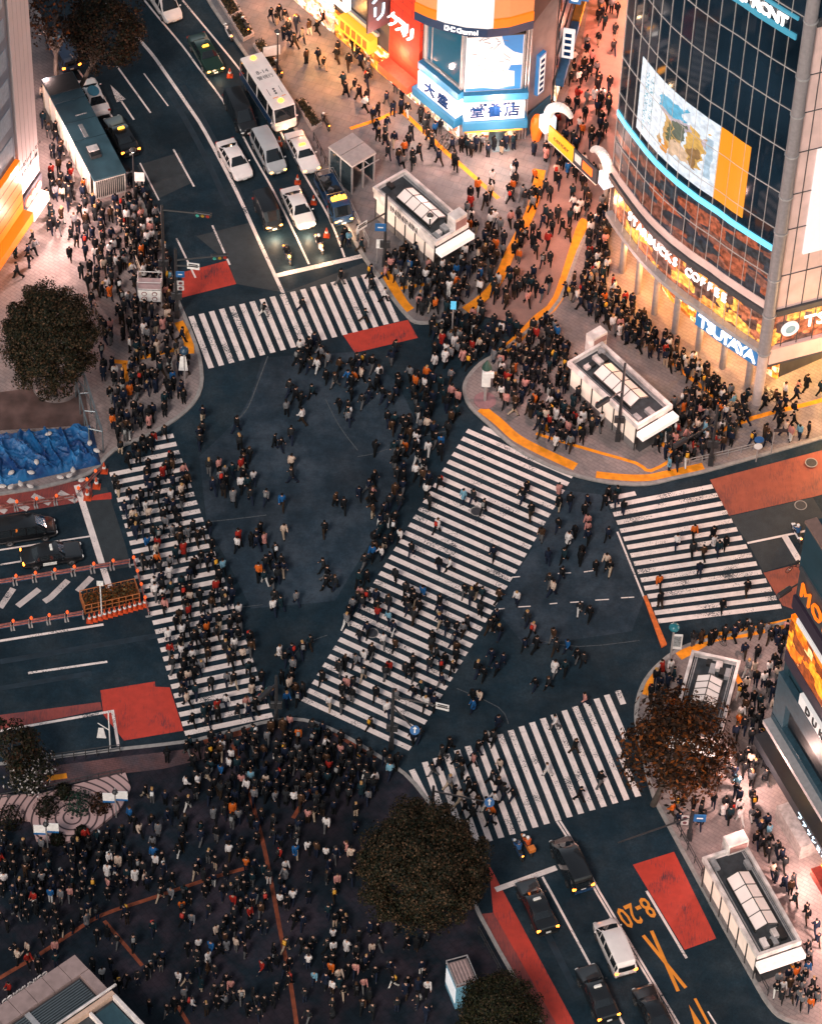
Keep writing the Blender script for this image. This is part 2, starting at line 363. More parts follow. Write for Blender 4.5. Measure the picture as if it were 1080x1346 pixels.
# stripes of the diagonal crossing run at a constant bearing
g0,g1=G(*LL[1]),G(*LL[2]);h0,h1=G(*RR[0]),G(*RR[1])
st=(G(751.5,626)-G(617,567.5)).normalized();nn=Vector((-st.y,st.x,0))
if nn.y>0: nn=-nn
t0=G(617,567.5).dot(nn)
ends=[]
def hit(a,b,s):
    da,db=a.dot(nn),b.dot(nn);return a+(b-a)*((s-da)/(db-da))
lo=h1.dot(nn);k=0;s=t0
while s<lo+.1:
    p=hit(g0,g1,s);q=hit(h0,h1,s)
    ends.append((p,q));s+=.9
def crosswalk_w(ends,w=.45):
    b=MB()
    for a,c in ends:
        d=(c-a).normalized();n=Vector((-d.y,d.x,0))*w/2
        b.add([(v.x,v.y,.012) for v in(a-n,c-n,c+n,a+n)],[(0,1,2,3)])
    return struct(b.build('crosswalk',WPAINT))
# clip: first short stripe, last stripes cut by the kerb
e2=[(hit(g0,g1,t0-.9)+st*1.0,hit(g0,g1,t0-.9)+st*4.0)]+ends
crosswalk_w([(p,q) for p,q in e2 if True])
rc=[(lerp((799.8,666.5),(863,808),i/12.4),lerp((936.5,639.5),(1026,796),i/14)) for i in range(14)]
rl=[]
for i in range(15):
    p=lerp((797,654.9),(861,808),(i+1)/14.2);q=lerp((936.3,639.3),(1026.3,797),i/14);rl.append((p,q))
rl=[((797,656),(835,648.5))]+rl
crosswalk(rl)
ll=[]
for i in range(28):
    q=lerp((228,573),(287,738),i/15) if i<=15 else lerp((287,738),(359.5,946),(i-15)/17.0)
    ll.append(q)
Lx=[(143.3,623.5),(176.3,733.5),(243,962)]
lst=(G(239.2,604.5)-G(143.3,623.5)).normalized();ln=Vector((-lst.y,lst.x,0))
if ln.y>0: ln=-ln
ra,rb=G(228,572.5),G(360,946);la,lb=G(141,612),G(243,965)
s=ra.dot(ln);e=[];i=0
def hit2(a,b,s):
    da,db=a.dot(ln),b.dot(ln);return a+(b-a)*((s-da)/(db-da))
while s<rb.dot(ln)+.05:
    q=hit2(ra,rb,s);p=hit2(la,lb,s)
    if i==0: p=q-lst*1.5
    elif i==1: p=q-lst*2.1
    elif i==2: p=q-lst*4.0
    if p.dot(ln)<=lb.dot(ln)+.6: e.append((p,q))
    s+=.9;i+=1
crosswalk_w(e)
# seams and cracks in the asphalt
sm=MB()
for w,pts in ((.10,[(352,468),(340,500),(326,535),(312,552)]),(.07,[(428,525),(446,560),(470,592)]),(.06,[(470,600),(488,597),(510,590)]),(.08,[(272,686),(310,682),(350,677)]),(.06,[(560,800),(600,780),(640,772)]),(.07,[(600,905),(655,930),(668,952)]),(.06,[(300,800),(345,795)]),(.06,[(700,840),(760,850),(840,842)]),(.07,[(540,577),(562,571),(590,566)]),(.06,[(380,880),(395,850),(430,835)]),(.06,[(150,300),(0,0)][:1]+[(215,300)])):
    ribbon(sm,smooth_px(pts,3) if len(pts)>2 else pts,w,.0055)
struct(sm.build('road_seam_line',mat('asphalt_seam',(.075,.085,.095),.8,var=.5,scale=6)))
sm=MB()
for w,pts in ((.5,[(222,120),(262,190),(300,270)]),(.5,[(240,112),(282,185),(318,262)]),(.5,[(700,1190),(760,1310)]),(.5,[(0,870),(210,835)]),(.45,[(0,905),(120,885)])):
    ribbon(sm,smooth_px(pts,3) if len(pts)>2 else pts,w,.003)
struct(sm.build('road_track_line',mat('tyre_polish',(.014,.026,.038),.45,var=.4,scale=1.2)))
sheet('plaza_band_pavement',[(40,1012),(110,1003),(160,996),(215,990),(262,984),(310,972),(318,985),(265,1000),(215,1012),(165,1018),(120,1026),(40,1040)],HP+.002,ground_mat('plaza_brick_band',(.15,.075,.075),var=.35,tile=(.4,.2,.2),rough=.6,spots=.3,tone=(.08,.06,.07)))
# tactile paving
T1=MB();T2=MB()
for w,pts in [(.55,[(234.6,424),(247,448),(249,466)]),(.35,[(178,473),(233,460)]),(.35,[(148,476),(171,478)]),(.3,[(163,479),(167,503)]),
 (.6,[(506,358),(514,373),(529.5,399),(539,409)]),(.3,[(526,380),(575,372)]),(.6,[(611.5,409),(637,390),(655.6,367),(671,331),(697,279),(710.5,224)]),
 (.3,[(460,170),(499,157),(520,147)]),(.35,[(527,146),(578,193.5),(655,262)]),
 (.6,[(660,464),(681.5,445),(707,419),(733,393),(762,305),(770,290)]),
 (.6,[(632,538),(654,555),(676,575),(698.5,588),(721,599),(756,615)]),(.25,[(704,571),(739,582),(780,594),(835.5,610),(855,620),(891,600)]),(.3,[(869,583.5),(883,596)]),
 (.5,[(783,625),(822,629),(852,629),(872,625),(924,614)]),(.9,[(844,581),(869,568)]),(.35,[(941,570),(991,550),(1058,533),(1090,524)]),(.3,[(880,476),(948,531)]),
 (.6,[(891,864),(908,855),(935.5,840),(974,834),(1038,820),(1080,810)]),(.45,[(863,881),(853.6,899),(848,915)]),(.9,[(1012,1272),(1041,1264)]),(.6,[(966,895),(973,893)]),(.4,[(61,1025),(88,1021)]),(.8,[(715,566),(721,561)])]:
    ribbon(T1,smooth_px(pts,3) if len(pts)>2 else pts,w*(1.4 if w>=.5 else 1.2),HP+.004)
for w,pts in [(.5,[(268,977),(338,959)]),(.5,[(440,964),(494,998)]),(.3,[(306,980),(320,1016),(333,1062),(347.6,1118),(359,1175.5),(369.6,1232.5),(381,1290),(390,1350)]),(.3,[(408.5,1039),(385,1077)]),
 (.3,[(-10,1293),(0,1287),(52,1256),(96,1227),(135,1204),(197,1183),(280,1155),(326,1142)]),(.28,[(137,1212),(161,1240),(187,1271)]),(.28,[(233,1323),(249,1350)])]:
    ribbon(T2,smooth_px(pts,3) if len(pts)>2 else pts,w,HP+.006 if pts[0][0] in(306,137) else HP+.004)
struct(T1.build('tactile_paving',YTACT));struct(T2.build('tactile_paving',YTACT2))
# manhole covers
for (x,y),z in (((626,672),.016),((489,832),.016),((1052,664),.008),((1066,608),HP+.004),((538,262),HP+.004)):
    b=MB();c=G(x,y,z);b.lathe((c.x,c.y,z),[(.42,0),(.42,.004)],mat('manhole_iron',(.05,.055,.065),.5,metal=.3,var=.3,scale=12),n=20)
    b.lathe((c.x,c.y,z-.003),[(.5,0),(.5,.005)],KERB,n=20);struct(b.build('road_manhole_surface'))
# ---------------------------------------------------------------- people
def ease_leg(hip,swing,lift,side):
    """hip, knee, ankle, heel-toe for a leg swung by `swing` radians (forward positive, +y) with the knee bent by lift"""
    th=.43;sh=.43
    a=swing;k=hip+Vector((0,math.sin(a)*th,-math.cos(a)*th))
    b=a-lift;an=k+Vector((0,math.sin(b)*sh,-math.cos(b)*sh))
    toe=an+Vector((side*.02,.15*math.cos(min(0,b)*.9),-.055+.16*math.sin(min(0,b)*.9)))
    return k,an,toe
def skeleton(pose,fingers):
    V=[];E=[];RD=[];RG=[]
    def v(p,r,g,parent=None):
        V.append(Vector(p));RD.append(r if isinstance(r,tuple) else (r,r));RG.append(g)
        if parent is not None: E.append((parent,len(V)-1))
        return len(V)-1
    ln=pose.get('lean',.0);sit=pose.get('sit',False)
    hz=.93 if not sit else .62
    pel=v((0,0,hz),(.145,.105),'leg0')
    sp=v((0,ln*.25,hz+.18),(.135,.095),'torso',pel)
    ch=v((0,ln*.6,hz+.38),(.165,.11),'torso',sp)
    nb=v((0,ln*.8,hz+.52),.062,'neck',ch)
    hd=pose.get('nod',0.0)
    h1=v((0,ln*.9+.02+hd*.04,hz+.60),(.066,.072),'head',nb)
    h2=v((0,ln+.025+hd*.1,hz+.675),(.077,.092),'head',h1)
    h3=v((0,ln+.01+hd*.12,hz+.75),(.06,.07),'head',h2)
    for s in(-1,1):
        q=1 if s>0 else 0
        sw=pose['arm'][q];bd=pose['bend'][q];out=pose.get('out',(.06,.06))[q]
        shp=Vector((s*.185,ln*.65,hz+.44))
        sh=v(shp,.058,'torso',ch)
        d=Vector((s*out,math.sin(sw),-math.cos(sw))).normalized()
        el=shp+d*.28;elb=v(el,.045,'arm',sh)
        b=sw+bd;d2=Vector((-s*pose.get('inn',(.05,.05))[q],math.sin(b),-math.cos(b))).normalized()
        wr=el+d2*.25;w=v(wr,.033,'arm',elb)
        pm=wr+d2*.07;p=v(pm,(.036,.022),'hand',w)
        if fingers:
            side=d2.cross(Vector((s,0,0)));side=side.normalized()
            fl=Vector((-s,0,0))
            for k,(o,l) in enumerate(((-.026,.062),(-.009,.075),(.009,.07),(.026,.055))):
                f1=pm+side*o+d2*(.02+l*.5)+fl*.006;f2=pm+side*o+d2*(.02+l)+fl*.03
                a=v(f1,.0095,'hand',p);v(f2,.008,'hand',a)
            t1=wr+d2*.045+side*-.04+fl*.01;a=v(t1,.011,'hand',p);v(t1+d2*.035+fl*.022-side*.008,.009,'hand',a)
    for s in(-1,1):
        q=1 if s>0 else 0
        hp=Vector((s*.092,0,hz-.05));hi=v(hp,.088,'leg0',pel)
        if sit:
            k=hp+Vector((s*.10,.40,.02));an=k+Vector((0,.06,-.42));toe=an+Vector((0,.15,-.05))
        else: k,an,toe=ease_leg(hp,pose['leg'][q],pose['knee'][q],s)
        kn=v(k,.062,'leg',hi);a=v(an,.042,'leg',kn);v(toe,(.042,.03),'foot',a);v(an+Vector((0,-.05,-.045)),.035,'foot',a)
    if not sit:
        lo=min(p.z for p in V)-.03
        for p in V: p.z-=lo
    return V,E,RD,RG
def skin_person(pose,fingers=True,sub=1):
    V,E,RD,RG=skeleton(pose,fingers)
    me=bpy.data.meshes.new('person');me.from_pydata([tuple(p) for p in V],E,[])
    o=bpy.data.objects.new('person',me);COL.objects.link(o)
    o.modifiers.new('skin','SKIN')
    sv=me.skin_vertices[0].data
    for i,r in enumerate(RD): sv[i].radius=r;sv[i].use_root=(i==0)
    if sub: o.modifiers.new('sub','SUBSURF').levels=sub
    bpy.context.view_layer.update();dg=bpy.context.evaluated_depsgraph_get();ev=o.evaluated_get(dg);m=ev.to_mesh()
    vs=np.array([v.co for v in m.vertices]);ns=np.array([v.normal for v in m.vertices]);fs=[tuple(p.vertices) for p in m.polygons]
    ev.to_mesh_clear();bpy.data.objects.remove(o);bpy.data.meshes.remove(me)
    best=np.full(len(vs),1e9);reg=[''] * len(vs)
    for a,b in E:
        A=np.array(V[a]);D=np.array(V[b])-A;t=np.clip(((vs-A)@D)/max(1e-9,D@D),0,1)
        d=np.linalg.norm(vs-A-t[:,None]*D,axis=1)
        for i in np.nonzero(d<best)[0]:
            best[i]=d[i];g=RG[b]
            if g=='torso' and RG[a]=='leg0' and t[i]<.35: g='leg0'
            if g=='head' and t[i]<.3 and RG[a]=='neck': g='neck'
            reg[i]=g
    return vs,ns,fs,reg,V
def region(vs,ns,fs,reg,names,off,test=None):
    ff=[f for f in fs if sum(reg[i] in names for i in f)*2>=len(f) and (test is None or test(np.mean([vs[i] for i in f],axis=0)))]
    idx=sorted({i for f in ff for i in f});mp={j:k for k,j in enumerate(idx)}
    v=vs[idx]+ns[idx]*off
    return v,[tuple(mp[i] for i in f) for f in ff]
def lathe_arr(c,prof,sq,n=10):
    v=[];f=[]
    for r,z in prof:
        for i in range(n):
            t=2*PI*i/n;v.append((c[0]+r*math.cos(t)*sq[0],c[1]+r*math.sin(t)*sq[1],z))
    for j in range(len(prof)-1):
        for i in range(n): f.append((j*n+i,j*n+(i+1)%n,(j+1)*n+(i+1)%n,(j+1)*n+i))
    return np.array(v),f
def box_arr(c,s):
    b=MB();b.box(c,s);return np.array(b.v),b.f
def cat_arr(a,b):
    return np.vstack([a[0],b[0]]),list(a[1])+[tuple(i+len(a[0]) for i in f) for f in b[1]]
POSES=[
 dict(name='walk',leg=(.42,-.36),knee=(.12,.35),arm=(-.4,.42),bend=(.25,.45),lean=.06),
 dict(name='walk',leg=(-.30,.36),knee=(.5,.08),arm=(.35,-.3),bend=(.5,.2),lean=.05),
 dict(name='walk',leg=(.22,-.18),knee=(.3,.1),arm=(-.15,.2),bend=(.3,1.5),lean=.04,nod=.6),
 dict(name='stand',leg=(.03,-.03),knee=(.0,.04),arm=(.05,.08),bend=(.12,.2),lean=0),
 dict(name='stand',leg=(-.02,.05),knee=(.02,.0),arm=(.2,.25),bend=(1.5,1.3),lean=.0,nod=.8,inn=(.35,.35)),
 dict(name='coat',leg=(.32,-.28),knee=(.1,.3),arm=(-.3,.3),bend=(.25,.35),lean=.05,coat=1),
 dict(name='coat',leg=(.02,-.03),knee=(0,.02),arm=(.06,.05),bend=(.15,.15),lean=0,coat=1,hair=1),
 dict(name='pack',leg=(-.34,.40),knee=(.4,.1),arm=(.3,-.35),bend=(.4,.25),lean=.07,pack=1),
 dict(name='pack',leg=(.04,-.02),knee=(.0,.0),arm=(.1,.1),bend=(.3,.6),lean=.02,pack=1,hair=1),
]
def wardrobe(pose,fingers,sub):
    vs,ns,fs,reg,V=skin_person(pose,fingers,sub)
    top=max(vs[:,2])
    jac=region(vs,ns,fs,reg,('torso','arm'),.022)
    if pose.get('coat'):
        hz=V[0].z;jac=cat_arr(jac,lathe_arr((0,.01),[(.15,hz+.12),(.175,hz-.05),(.20,hz-.25),(.225,hz-.42)],(1,.95)))
    else:
        hz=V[0].z
        if not pose.get('sit'): jac=cat_arr(jac,lathe_arr((0,.005),[(.15,hz+.12),(.17,hz),(.172,hz-.06)],(1.02,.8)))
    tro=region(vs,ns,fs,reg,('leg','leg0'),.012)
    hd=V[5]
    hair=region(vs,ns,fs,reg,('head',) if not pose.get('hair') else ('head','neck'),.016,test=lambda c:(c[2]>hd.z+.025) or (c[1]<hd.y-.01 and c[2]>hd.z-(.09 if not pose.get('hair') else .2)))
    pack=None
    if pose.get('pack'):
        b=MB();ch=V[2];b.box((0,ch.y-.20,ch.z-.08),(.27,.15,.40),taper=.85);b.box((0,ch.y-.285,ch.z-.15),(.2,.04,.2));pack=(np.array(b.v),b.f)
    return dict(body=(vs,fs,reg),jacket=jac,trousers=tro,hair=hair,pack=pack)
SKIN=mat('skin',(.52,.30,.22),.55,var=.08);SHOE=mat('shoe_leather',(.03,.028,.028),.5)
CLOTH=mat('jacket_cloth',(1,1,1),.85,var=.15,scale=9,ocol=True,spec=.12);DENIM=mat('trouser_cloth',(1,1,1),.9,var=.12,scale=8,ocol=True,spec=.12);HAIR=mat('hair',(1,1,1),.5,ocol=True,var=.2,scale=20,spec=.2)
PACKM=mat('bag_nylon',(1,1,1),.6,ocol=True)
def arr_mesh(name,vf,m,fm=None,mats=None):
    me=bpy.data.meshes.new(name);me.from_pydata([tuple(map(float,p)) for p in vf[0]],[],[tuple(map(int,f)) for f in vf[1]])
    for x in (mats or [m]): me.materials.append(x)
    if fm: me.polygons.foreach_set('material_index',fm)
    me.polygons.foreach_set('use_smooth',[True]*len(me.polygons));me.update();return me
FULL=[];LOW=[]
for p in POSES:
    w=wardrobe(p,True,1);vs,fs,reg=w['body']
    fm=[1 if sum(reg[i]=='foot' for i in f)*2>=len(f) else 0 for f in fs]
    FULL.append(dict(pose=p,body=arr_mesh('person',(vs,fs),None,fm,[SKIN,SHOE]),jacket=arr_mesh('jacket',w['jacket'],CLOTH),trousers=arr_mesh('trousers',w['trousers'],DENIM),
        hair=arr_mesh('hair',w['hair'],HAIR),backpack=arr_mesh('backpack',w['pack'],PACKM) if w['pack'] else None))
    l=wardrobe(p,False,0);vs,fs,reg=l['body']
    bare=region(vs,np.zeros_like(vs),fs,reg,('head','neck','hand'),0);feet=region(vs,np.zeros_like(vs),fs,reg,('foot',),0)
    LOW.append([(bare,'skin'),(feet,'shoe'),(l['jacket'],'jacket'),(l['trousers'],'trousers'),(l['hair'],'hair')]+([(l['pack'],'pack')] if l['pack'] else []))
def make_person(k,loc,rz,cols,label,group=None,scale=1.0,fixed=None):
    F=fixed or FULL[k]
    o=bpy.data.objects.new('person',F['body']);COL.objects.link(o);o.location=loc;o.rotation_euler=(0,0,rz);o.scale=(scale,)*3
    tag(o,label,'person',group)
    for n in('jacket','trousers','hair','backpack'):
        if F.get(n) is None: continue
        c=bpy.data.objects.new(n,F[n]);COL.objects.link(c);c.parent=o;c.color=(*cols[n],1)
    return o
# rider, seated
_w=wardrobe(dict(leg=(0,0),knee=(0,0),arm=(.9,.9),bend=(.35,.35),lean=.14,sit=True,nod=.4),True,1)
_vs,_fs,_reg=_w['body']
RIDER=dict(body=arr_mesh('person',(_vs,_fs),None,[1 if sum(_reg[i]=='foot' for i in f)*2>=len(f) else 0 for f in _fs],[SKIN,SHOE]),jacket=arr_mesh('jacket',_w['jacket'],CLOTH),trousers=arr_mesh('trousers',_w['trousers'],DENIM),hair=None,backpack=None)
HELM=MB();HELM.ball((0,.16,1.30),.135,n=12,k=8,sq=(1,1.08,1.05));HELM.box((0,.285,1.29),(.17,.03,.09))
# ---------------------------------------------------------------- vehicles
GLASSV=mat('vehicle_glass',(.012,.016,.02),.06,var=.05,spec=.7);TYRE=mat('tyre_rubber',(.018,.018,.019),.85);RIM=mat('wheel_metal',(.35,.36,.38),.3,metal=.9)
HEADL=mat('headlamp_lit',(.9,.8,.6),.2,em=(1,.72,.40),es=7);HEADO=mat('headlamp_amber',(.9,.45,.1),.2,em=(1,.42,.08),es=7);HEADX=mat('headlamp_unlit',(.75,.75,.74),.15);TAIL=mat('tail_lamp_lit',(.6,.1,.02),.3,em=(1,.22,.02),es=8);TAILX=mat('tail_lamp_unlit',(.35,.03,.02),.25)
BLACKP=mat('black_trim',(.02,.021,.022),.45);PLATE=mat('number_plate',(.75,.75,.72),.5);AMBER=mat('amber_lamp',(.9,.45,.05),.4,em=(1,.40,.04),es=2.6)
def paint(n,c): return mat('paint_'+n,c,.28,coat=.8,var=.06,scale=1.5)
P_WHITE=paint('white',(.86,.79,.77));P_BLACK=paint('black',(.007,.008,.010));P_SILVER=paint('silver',(.40,.42,.44));P_NAVY=paint('navy',(.02,.045,.10));P_GREEN=paint('dark_green',(.007,.028,.018));P_BLUE=paint('blue',(.015,.05,.12))
SPEC={
'sedan':dict(L=4.6,st=[(-2.3,.36,.74,.78,.72,.66),(-2.16,.25,.93,.97,.83,.76),(-1.5,.2,.98,1.02,.87,.79),(-.8,.2,.97,1.40,.88,.62),(-.1,.2,.95,1.45,.88,.65),(.42,.2,.94,1.42,.88,.63),(1.15,.2,.93,.97,.87,.78),(1.95,.22,.80,.83,.84,.74),(2.22,.3,.66,.69,.75,.68),(2.3,.38,.56,.60,.62,.58)],cab=(2,6)),
'taxi':dict(L=4.7,st=[(-2.35,.36,.80,.84,.76,.72),(-2.2,.25,.98,1.02,.83,.78),(-1.45,.2,1.0,1.04,.85,.79),(-1.0,.2,.99,1.42,.85,.66),(-.2,.2,.97,1.48,.85,.68),(.48,.2,.96,1.44,.85,.66),(1.0,.2,.95,.99,.85,.78),(2.05,.22,.86,.89,.83,.76),(2.3,.3,.74,.77,.78,.72),(2.35,.38,.6,.64,.7,.66)],cab=(2,6)),
'minivan':dict(L=4.75,st=[(-2.37,.4,.95,1.0,.74,.68),(-2.3,.25,1.05,1.55,.84,.66),(-2.1,.2,1.08,1.80,.87,.70),(-1.2,.2,1.06,1.88,.88,.73),(0,.2,1.04,1.88,.88,.74),(.75,.2,1.03,1.80,.88,.71),(1.6,.2,1.0,1.06,.87,.78),(2.1,.22,.86,.92,.83,.74),(2.32,.3,.66,.71,.74,.68),(2.37,.38,.56,.6,.64,.6)],cab=(1,6)),
'boxvan':dict(L=3.6,st=[(-1.8,.35,.9,1.75,.70,.66),(-1.72,.22,.95,1.86,.74,.70),(-.6,.2,.95,1.90,.74,.71),(.4,.2,.95,1.90,.74,.71),(.95,.2,.95,1.82,.74,.68),(1.42,.2,.92,1.0,.73,.66),(1.72,.25,.75,.8,.70,.64),(1.8,.35,.6,.64,.62,.6)],cab=(3,5)),
'bus':dict(L=7.4,st=[(-3.7,.45,1.3,2.5,1.0,.95),(-3.6,.35,1.3,2.66,1.08,1.0),(-2,.32,1.3,2.72,1.1,1.02),(0,.32,1.3,2.74,1.1,1.02),(2.2,.32,1.3,2.72,1.1,1.02),(3.25,.32,1.25,2.66,1.1,1.0),(3.55,.35,1.15,1.3,1.07,1.0),(3.7,.45,.9,1.0,.98,.92)],cab=(0,6)),
'truck':dict(L=5.2,st=[(.75,.35,1.1,1.6,.82,.74),(.82,.3,1.1,1.95,.85,.78),(1.6,.3,1.1,2.0,.86,.79),(1.95,.3,1.1,1.92,.86,.77),(2.45,.3,1.02,1.1,.85,.79),(2.58,.35,.8,.86,.82,.77),(2.62,.45,.6,.64,.78,.74)],cab=(1,4)),
}
def ring(s):
    y,zl,zb,zr,w,wr=s;zm=zl+(zb-zl)*.5
    h=[(w*.86,zl),(w*.97,zl+.10),(w,zm),(w*.975,zb),(wr,zr-.05 if zr-zb>.1 else zr-.012),(wr*.8,zr)]
    return [Vector((-x,y,z)) for x,z in h]+[Vector((x,y,z)) for x,z in h[::-1]]
def inset(q,d,k=.9):
    c=sum(q,Vector())/len(q);n=(q[1]-q[0]).cross(q[2]-q[0]).normalized()
    return [c+(p-c)*k+n*d for p in q]
VEH=[]
def vehicle(kind,name,label,front,head,P,cat='car',lit='on',roof=None,rear=None,tail='off',glassroof=None,group=None,dz=0.0,stripe=None):
    sp=SPEC[kind];L=sp['L'];st=sp['st'];hd=Vector(head).normalized()
    if rear: c=G(*rear)+hd*L/2
    else: c=G(*front)-hd*L/2
    rz=math.atan2(-hd.x,hd.y)
    root=empty(name,(c.x,c.y,.012+dz),label,cat,rz,group)
    b=MB();rg=[ring(s) for s in st];n=12
    vs=[p for r in rg for p in r];fs=[]
    for j in range(len(st)-1):
        for i in range(n): fs.append((j*n+i,j*n+(i+1)%n,(j+1)*n+(i+1)%n,(j+1)*n+i))
    fs+=[tuple(range(n))[::-1],tuple(range((len(st)-1)*n,len(st)*n))]
    ff=fs[:]
    bm=MB();bm.add(vs,ff)
    o=bm.build('body',P,root,smooth=True)
    a,z=sp['cab']
    sw={-1:MB(),1:MB()};ws=MB();rw=MB()
    for j in range(a,z):
        for s,i in((-1,3),(1,7)):
            q=[vs[j*n+i],vs[j*n+i+1],vs[(j+1)*n+i+1],vs[(j+1)*n+i]]
            if max((q[0]-q[1]).length,(q[2]-q[3]).length)<.25: continue
            d=.006
            q=inset(q[::-1],d,.88)
            if (q[1]-q[0]).cross(q[2]-q[0]).x*s<0: q=inset(q[::-1],2*d,1.0)
            sw[s].add(q,[(0,1,2,3)] if len(q)==4 else [(0,1,2)])
    def glass(j,mb):
        ql=[vs[j*n+4],vs[j*n+7],vs[(j+1)*n+7],vs[(j+1)*n+4]]
        ql=[ql[0],ql[1],ql[2],ql[3]];q=inset(ql,.012,.92)
        if (q[1]-q[0]).cross(q[2]-q[0]).z<0: q=inset(inset(ql,0,.92)[::-1],.012,1)
        # a bowed pane: two rows
        m0=(q[0]+q[1])/2;nrm=(q[1]-q[0]).cross(q[2]-q[0]).normalized()
        e=[q[0],q[1],q[2],q[3]];A=e[0].lerp(e[1],.2)+nrm*.045;B=e[0].lerp(e[1],.8)+nrm*.045;C=e[3].lerp(e[2],.8)+nrm*.045;D=e[3].lerp(e[2],.2)+nrm*.045
        mb.add([e[0],A,B,e[1],e[2],C,D,e[3]],[(0,1,6,7),(1,2,5,6),(2,3,4,5)])
    glass(z-1,ws)
    if kind!='truck': glass(a if kind not in('bus','boxvan','minivan') else 0,rw)
    for s in(-1,1):
        if sw[s].v: sw[s].build('side_window',GLASSV,root)
    ws.build('windscreen',GLASSV,root)
    if rw.v: rw.build('rear_window',GLASSV,root)
    # wheels
    wr=.33 if kind not in('bus','truck') else .42
    ax={'bus':(-2.3,2.5),'truck':(-1.5,1.75),'boxvan':(-1.05,1.2)}.get(kind,(-1.35,1.40))
    w=max(s[4] for s in st)
    for y in ax:
        for s in(-1,1):
            t=MB();t.tube((s*(w-.2),y,wr),(s*(w+.012),y,wr),wr,TYRE,n=18);wo=t.build('wheel',TYRE,root,smooth=True)
            t=MB();t.tube((s*(w-.01),y,wr),(s*(w+.02),y,wr),wr*.62,RIM,n=14);t.tube((s*(w+.01),y,wr),(s*(w+.028),y,wr),wr*.2,BLACKP,n=10);t.build('rim',RIM,wo)
    # lamps, plates, mirrors, bumpers
    yf=st[-1][0];yr=st[0][0];zf=st[-1][2]-.02
    for s in(-1,1):
        f2=st[-2]
        m=MB();m.ball((s*f2[4]*.80,f2[0]-.0,f2[2]-.05),.13,sq=(1.25,.8,.65),n=10,k=6);m.build('headlight',{'on':HEADL,'amber':HEADO}.get(lit,HEADX),root,smooth=True)
        m=MB();r1=st[1];m.box((s*r1[4]*.86,r1[0]-.05,min(r1[2],.95)-.08),(.26,.14,.2));m.build('tail_lamp',TAIL if tail=='on' else TAILX,root,bevel=.03)
        m=MB();m.box((s*(w+.09),st[z][0]-.25,st[z][2]+.06),(.16,.1,.13));m.build('mirror',P,root,bevel=.03)
    m=MB();m.box((0,yf+.015,.46),(.36,.03,.16));m.build('number_plate',PLATE,root)
    m=MB();m.box((0,yf+.0,.36),(st[-1][4]*1.9,.05,.12));m.build('front_grille',BLACKP,root)
    if kind!='truck':
        m=MB();m.box((0,yr-.015,.62),(.36,.03,.16));m.build('number_plate',PLATE,root)
        m=MB();m.box((0,yr-.01,.42),(st[0][4]*1.8,.08,.14));m.build('rear_bumper',BLACKP,root)
    zt=max(s[3] for s in st)
    if roof:
        m=MB();m.box((0,0,zt+.09),(.62,.22,.17),taper=.8);ro=m.build('roof_sign',roof,root,bevel=.03)
    if glassroof is not None:
        m=MB();m.lathe((0,-.15,zt+.005),[(.5,0),(.47,.02)],glassroof,n=20);m.v=[(x*1.0,y*1.35+.05,z) for x,y,z in m.v];m.build('sunroof',glassroof,root)
    if stripe:
        m=MB()
        for s in(-1,1): m.box((s*(w+.004),-.05,.62),(.012,L*.72,.2))
        m.build('side_stripe',stripe,root)
    VEH.append((c,L))
    return root
def pdir(p,q): return G(*q)-G(*p)
d1=pdir((221,30),(250,74));d2=pdir((293,132),(319,178));d3=pdir((335,208),(383,298))
vehicle('minivan','minivan','white minivan driving down the avenue, nearest the top edge',(230,32),d1,P_WHITE,'car',lit='off')
vehicle('taxi','taxi','dark green taxi with orange indicators behind the black minivan',(284,100),pdir((258,56),(284,100)),P_GREEN,'taxi',lit='amber',roof=AMBER,tail='off')
bus=vehicle('bus','patrol_bus','white minibus with blue side panels and markings painted on its roof',(376,174),pdir((312,92),(371,184)),P_WHITE,'bus',lit='amber')
m=MB()
for s_ in(-1,1): m=MB();m.box((s_*1.105,-.2,.95),(.03,6.6,.75));m.build('blue_side_panel',P_BLUE,bus)
wr=MB();wr.box((0,-.2,2.75),(1.98,6.7,.05));wro=wr.build('roof_panel',P_WHITE,bus,bevel=.05)
BTX=mat('roof_lettering',(.03,.035,.04),.7)
for s,y,sz in(('8-14',-1.25,.62),('警視行',-.55,.5)):
    me=textmesh(s,sz,.003);me.materials.clear();me.materials.append(BTX);me.transform(Matrix.Translation((0,y,2.779))@Matrix.Rotation(PI/2,4,'Z') if 0 else Matrix.Translation((0,y,2.779))@Matrix.Rotation(PI,4,'Z'))
    t=bpy.data.objects.new('roof_lettering',me);COL.objects.link(t);t.parent=bus
m=MB()
for k in range(3): m.lathe((.0,1.05+.28*k,2.776),[(.11,0),(.11,.006)],n=12)
for s in(-1,1): m.box((s*.55,1.3,2.779),(.04,.9,.006))
m.build('roof_mark',BTX,bus)
for y,z in((2.6,2.86),(-3.1,2.86)):
    m=MB();m.lathe((0,y,2.77),[(.26,0),(.26,.06),(.18,.16),(.05,.19)],AMBER,n=14);m.build('beacon',AMBER,bus,smooth=True)
for x_,w_ in((.25,.5),(-.5,.35)): m=MB();m.box((x_,2.1,2.78),(w_,.08,.01));m.build('roof_stripe',mat('orange_stripe',(.8,.25,.03),.5),bus)
vehicle('minivan','minivan','glossy black minivan in the middle lane beside the minibus',(328,180),pdir((302,128),(329,184)),P_BLACK,'car',lit='off')
vehicle('sedan','sedan','white sedan with dark windscreen beside the solid centre line',(322,240),pdir((293,190),(322,240)),P_WHITE,'car',lit='off')
vehicle('minivan','minivan','silver blue minivan between the white sedan and the white taxi',(366,232),pdir((343,189),(366,232)),P_SILVER,'car',lit='amber')
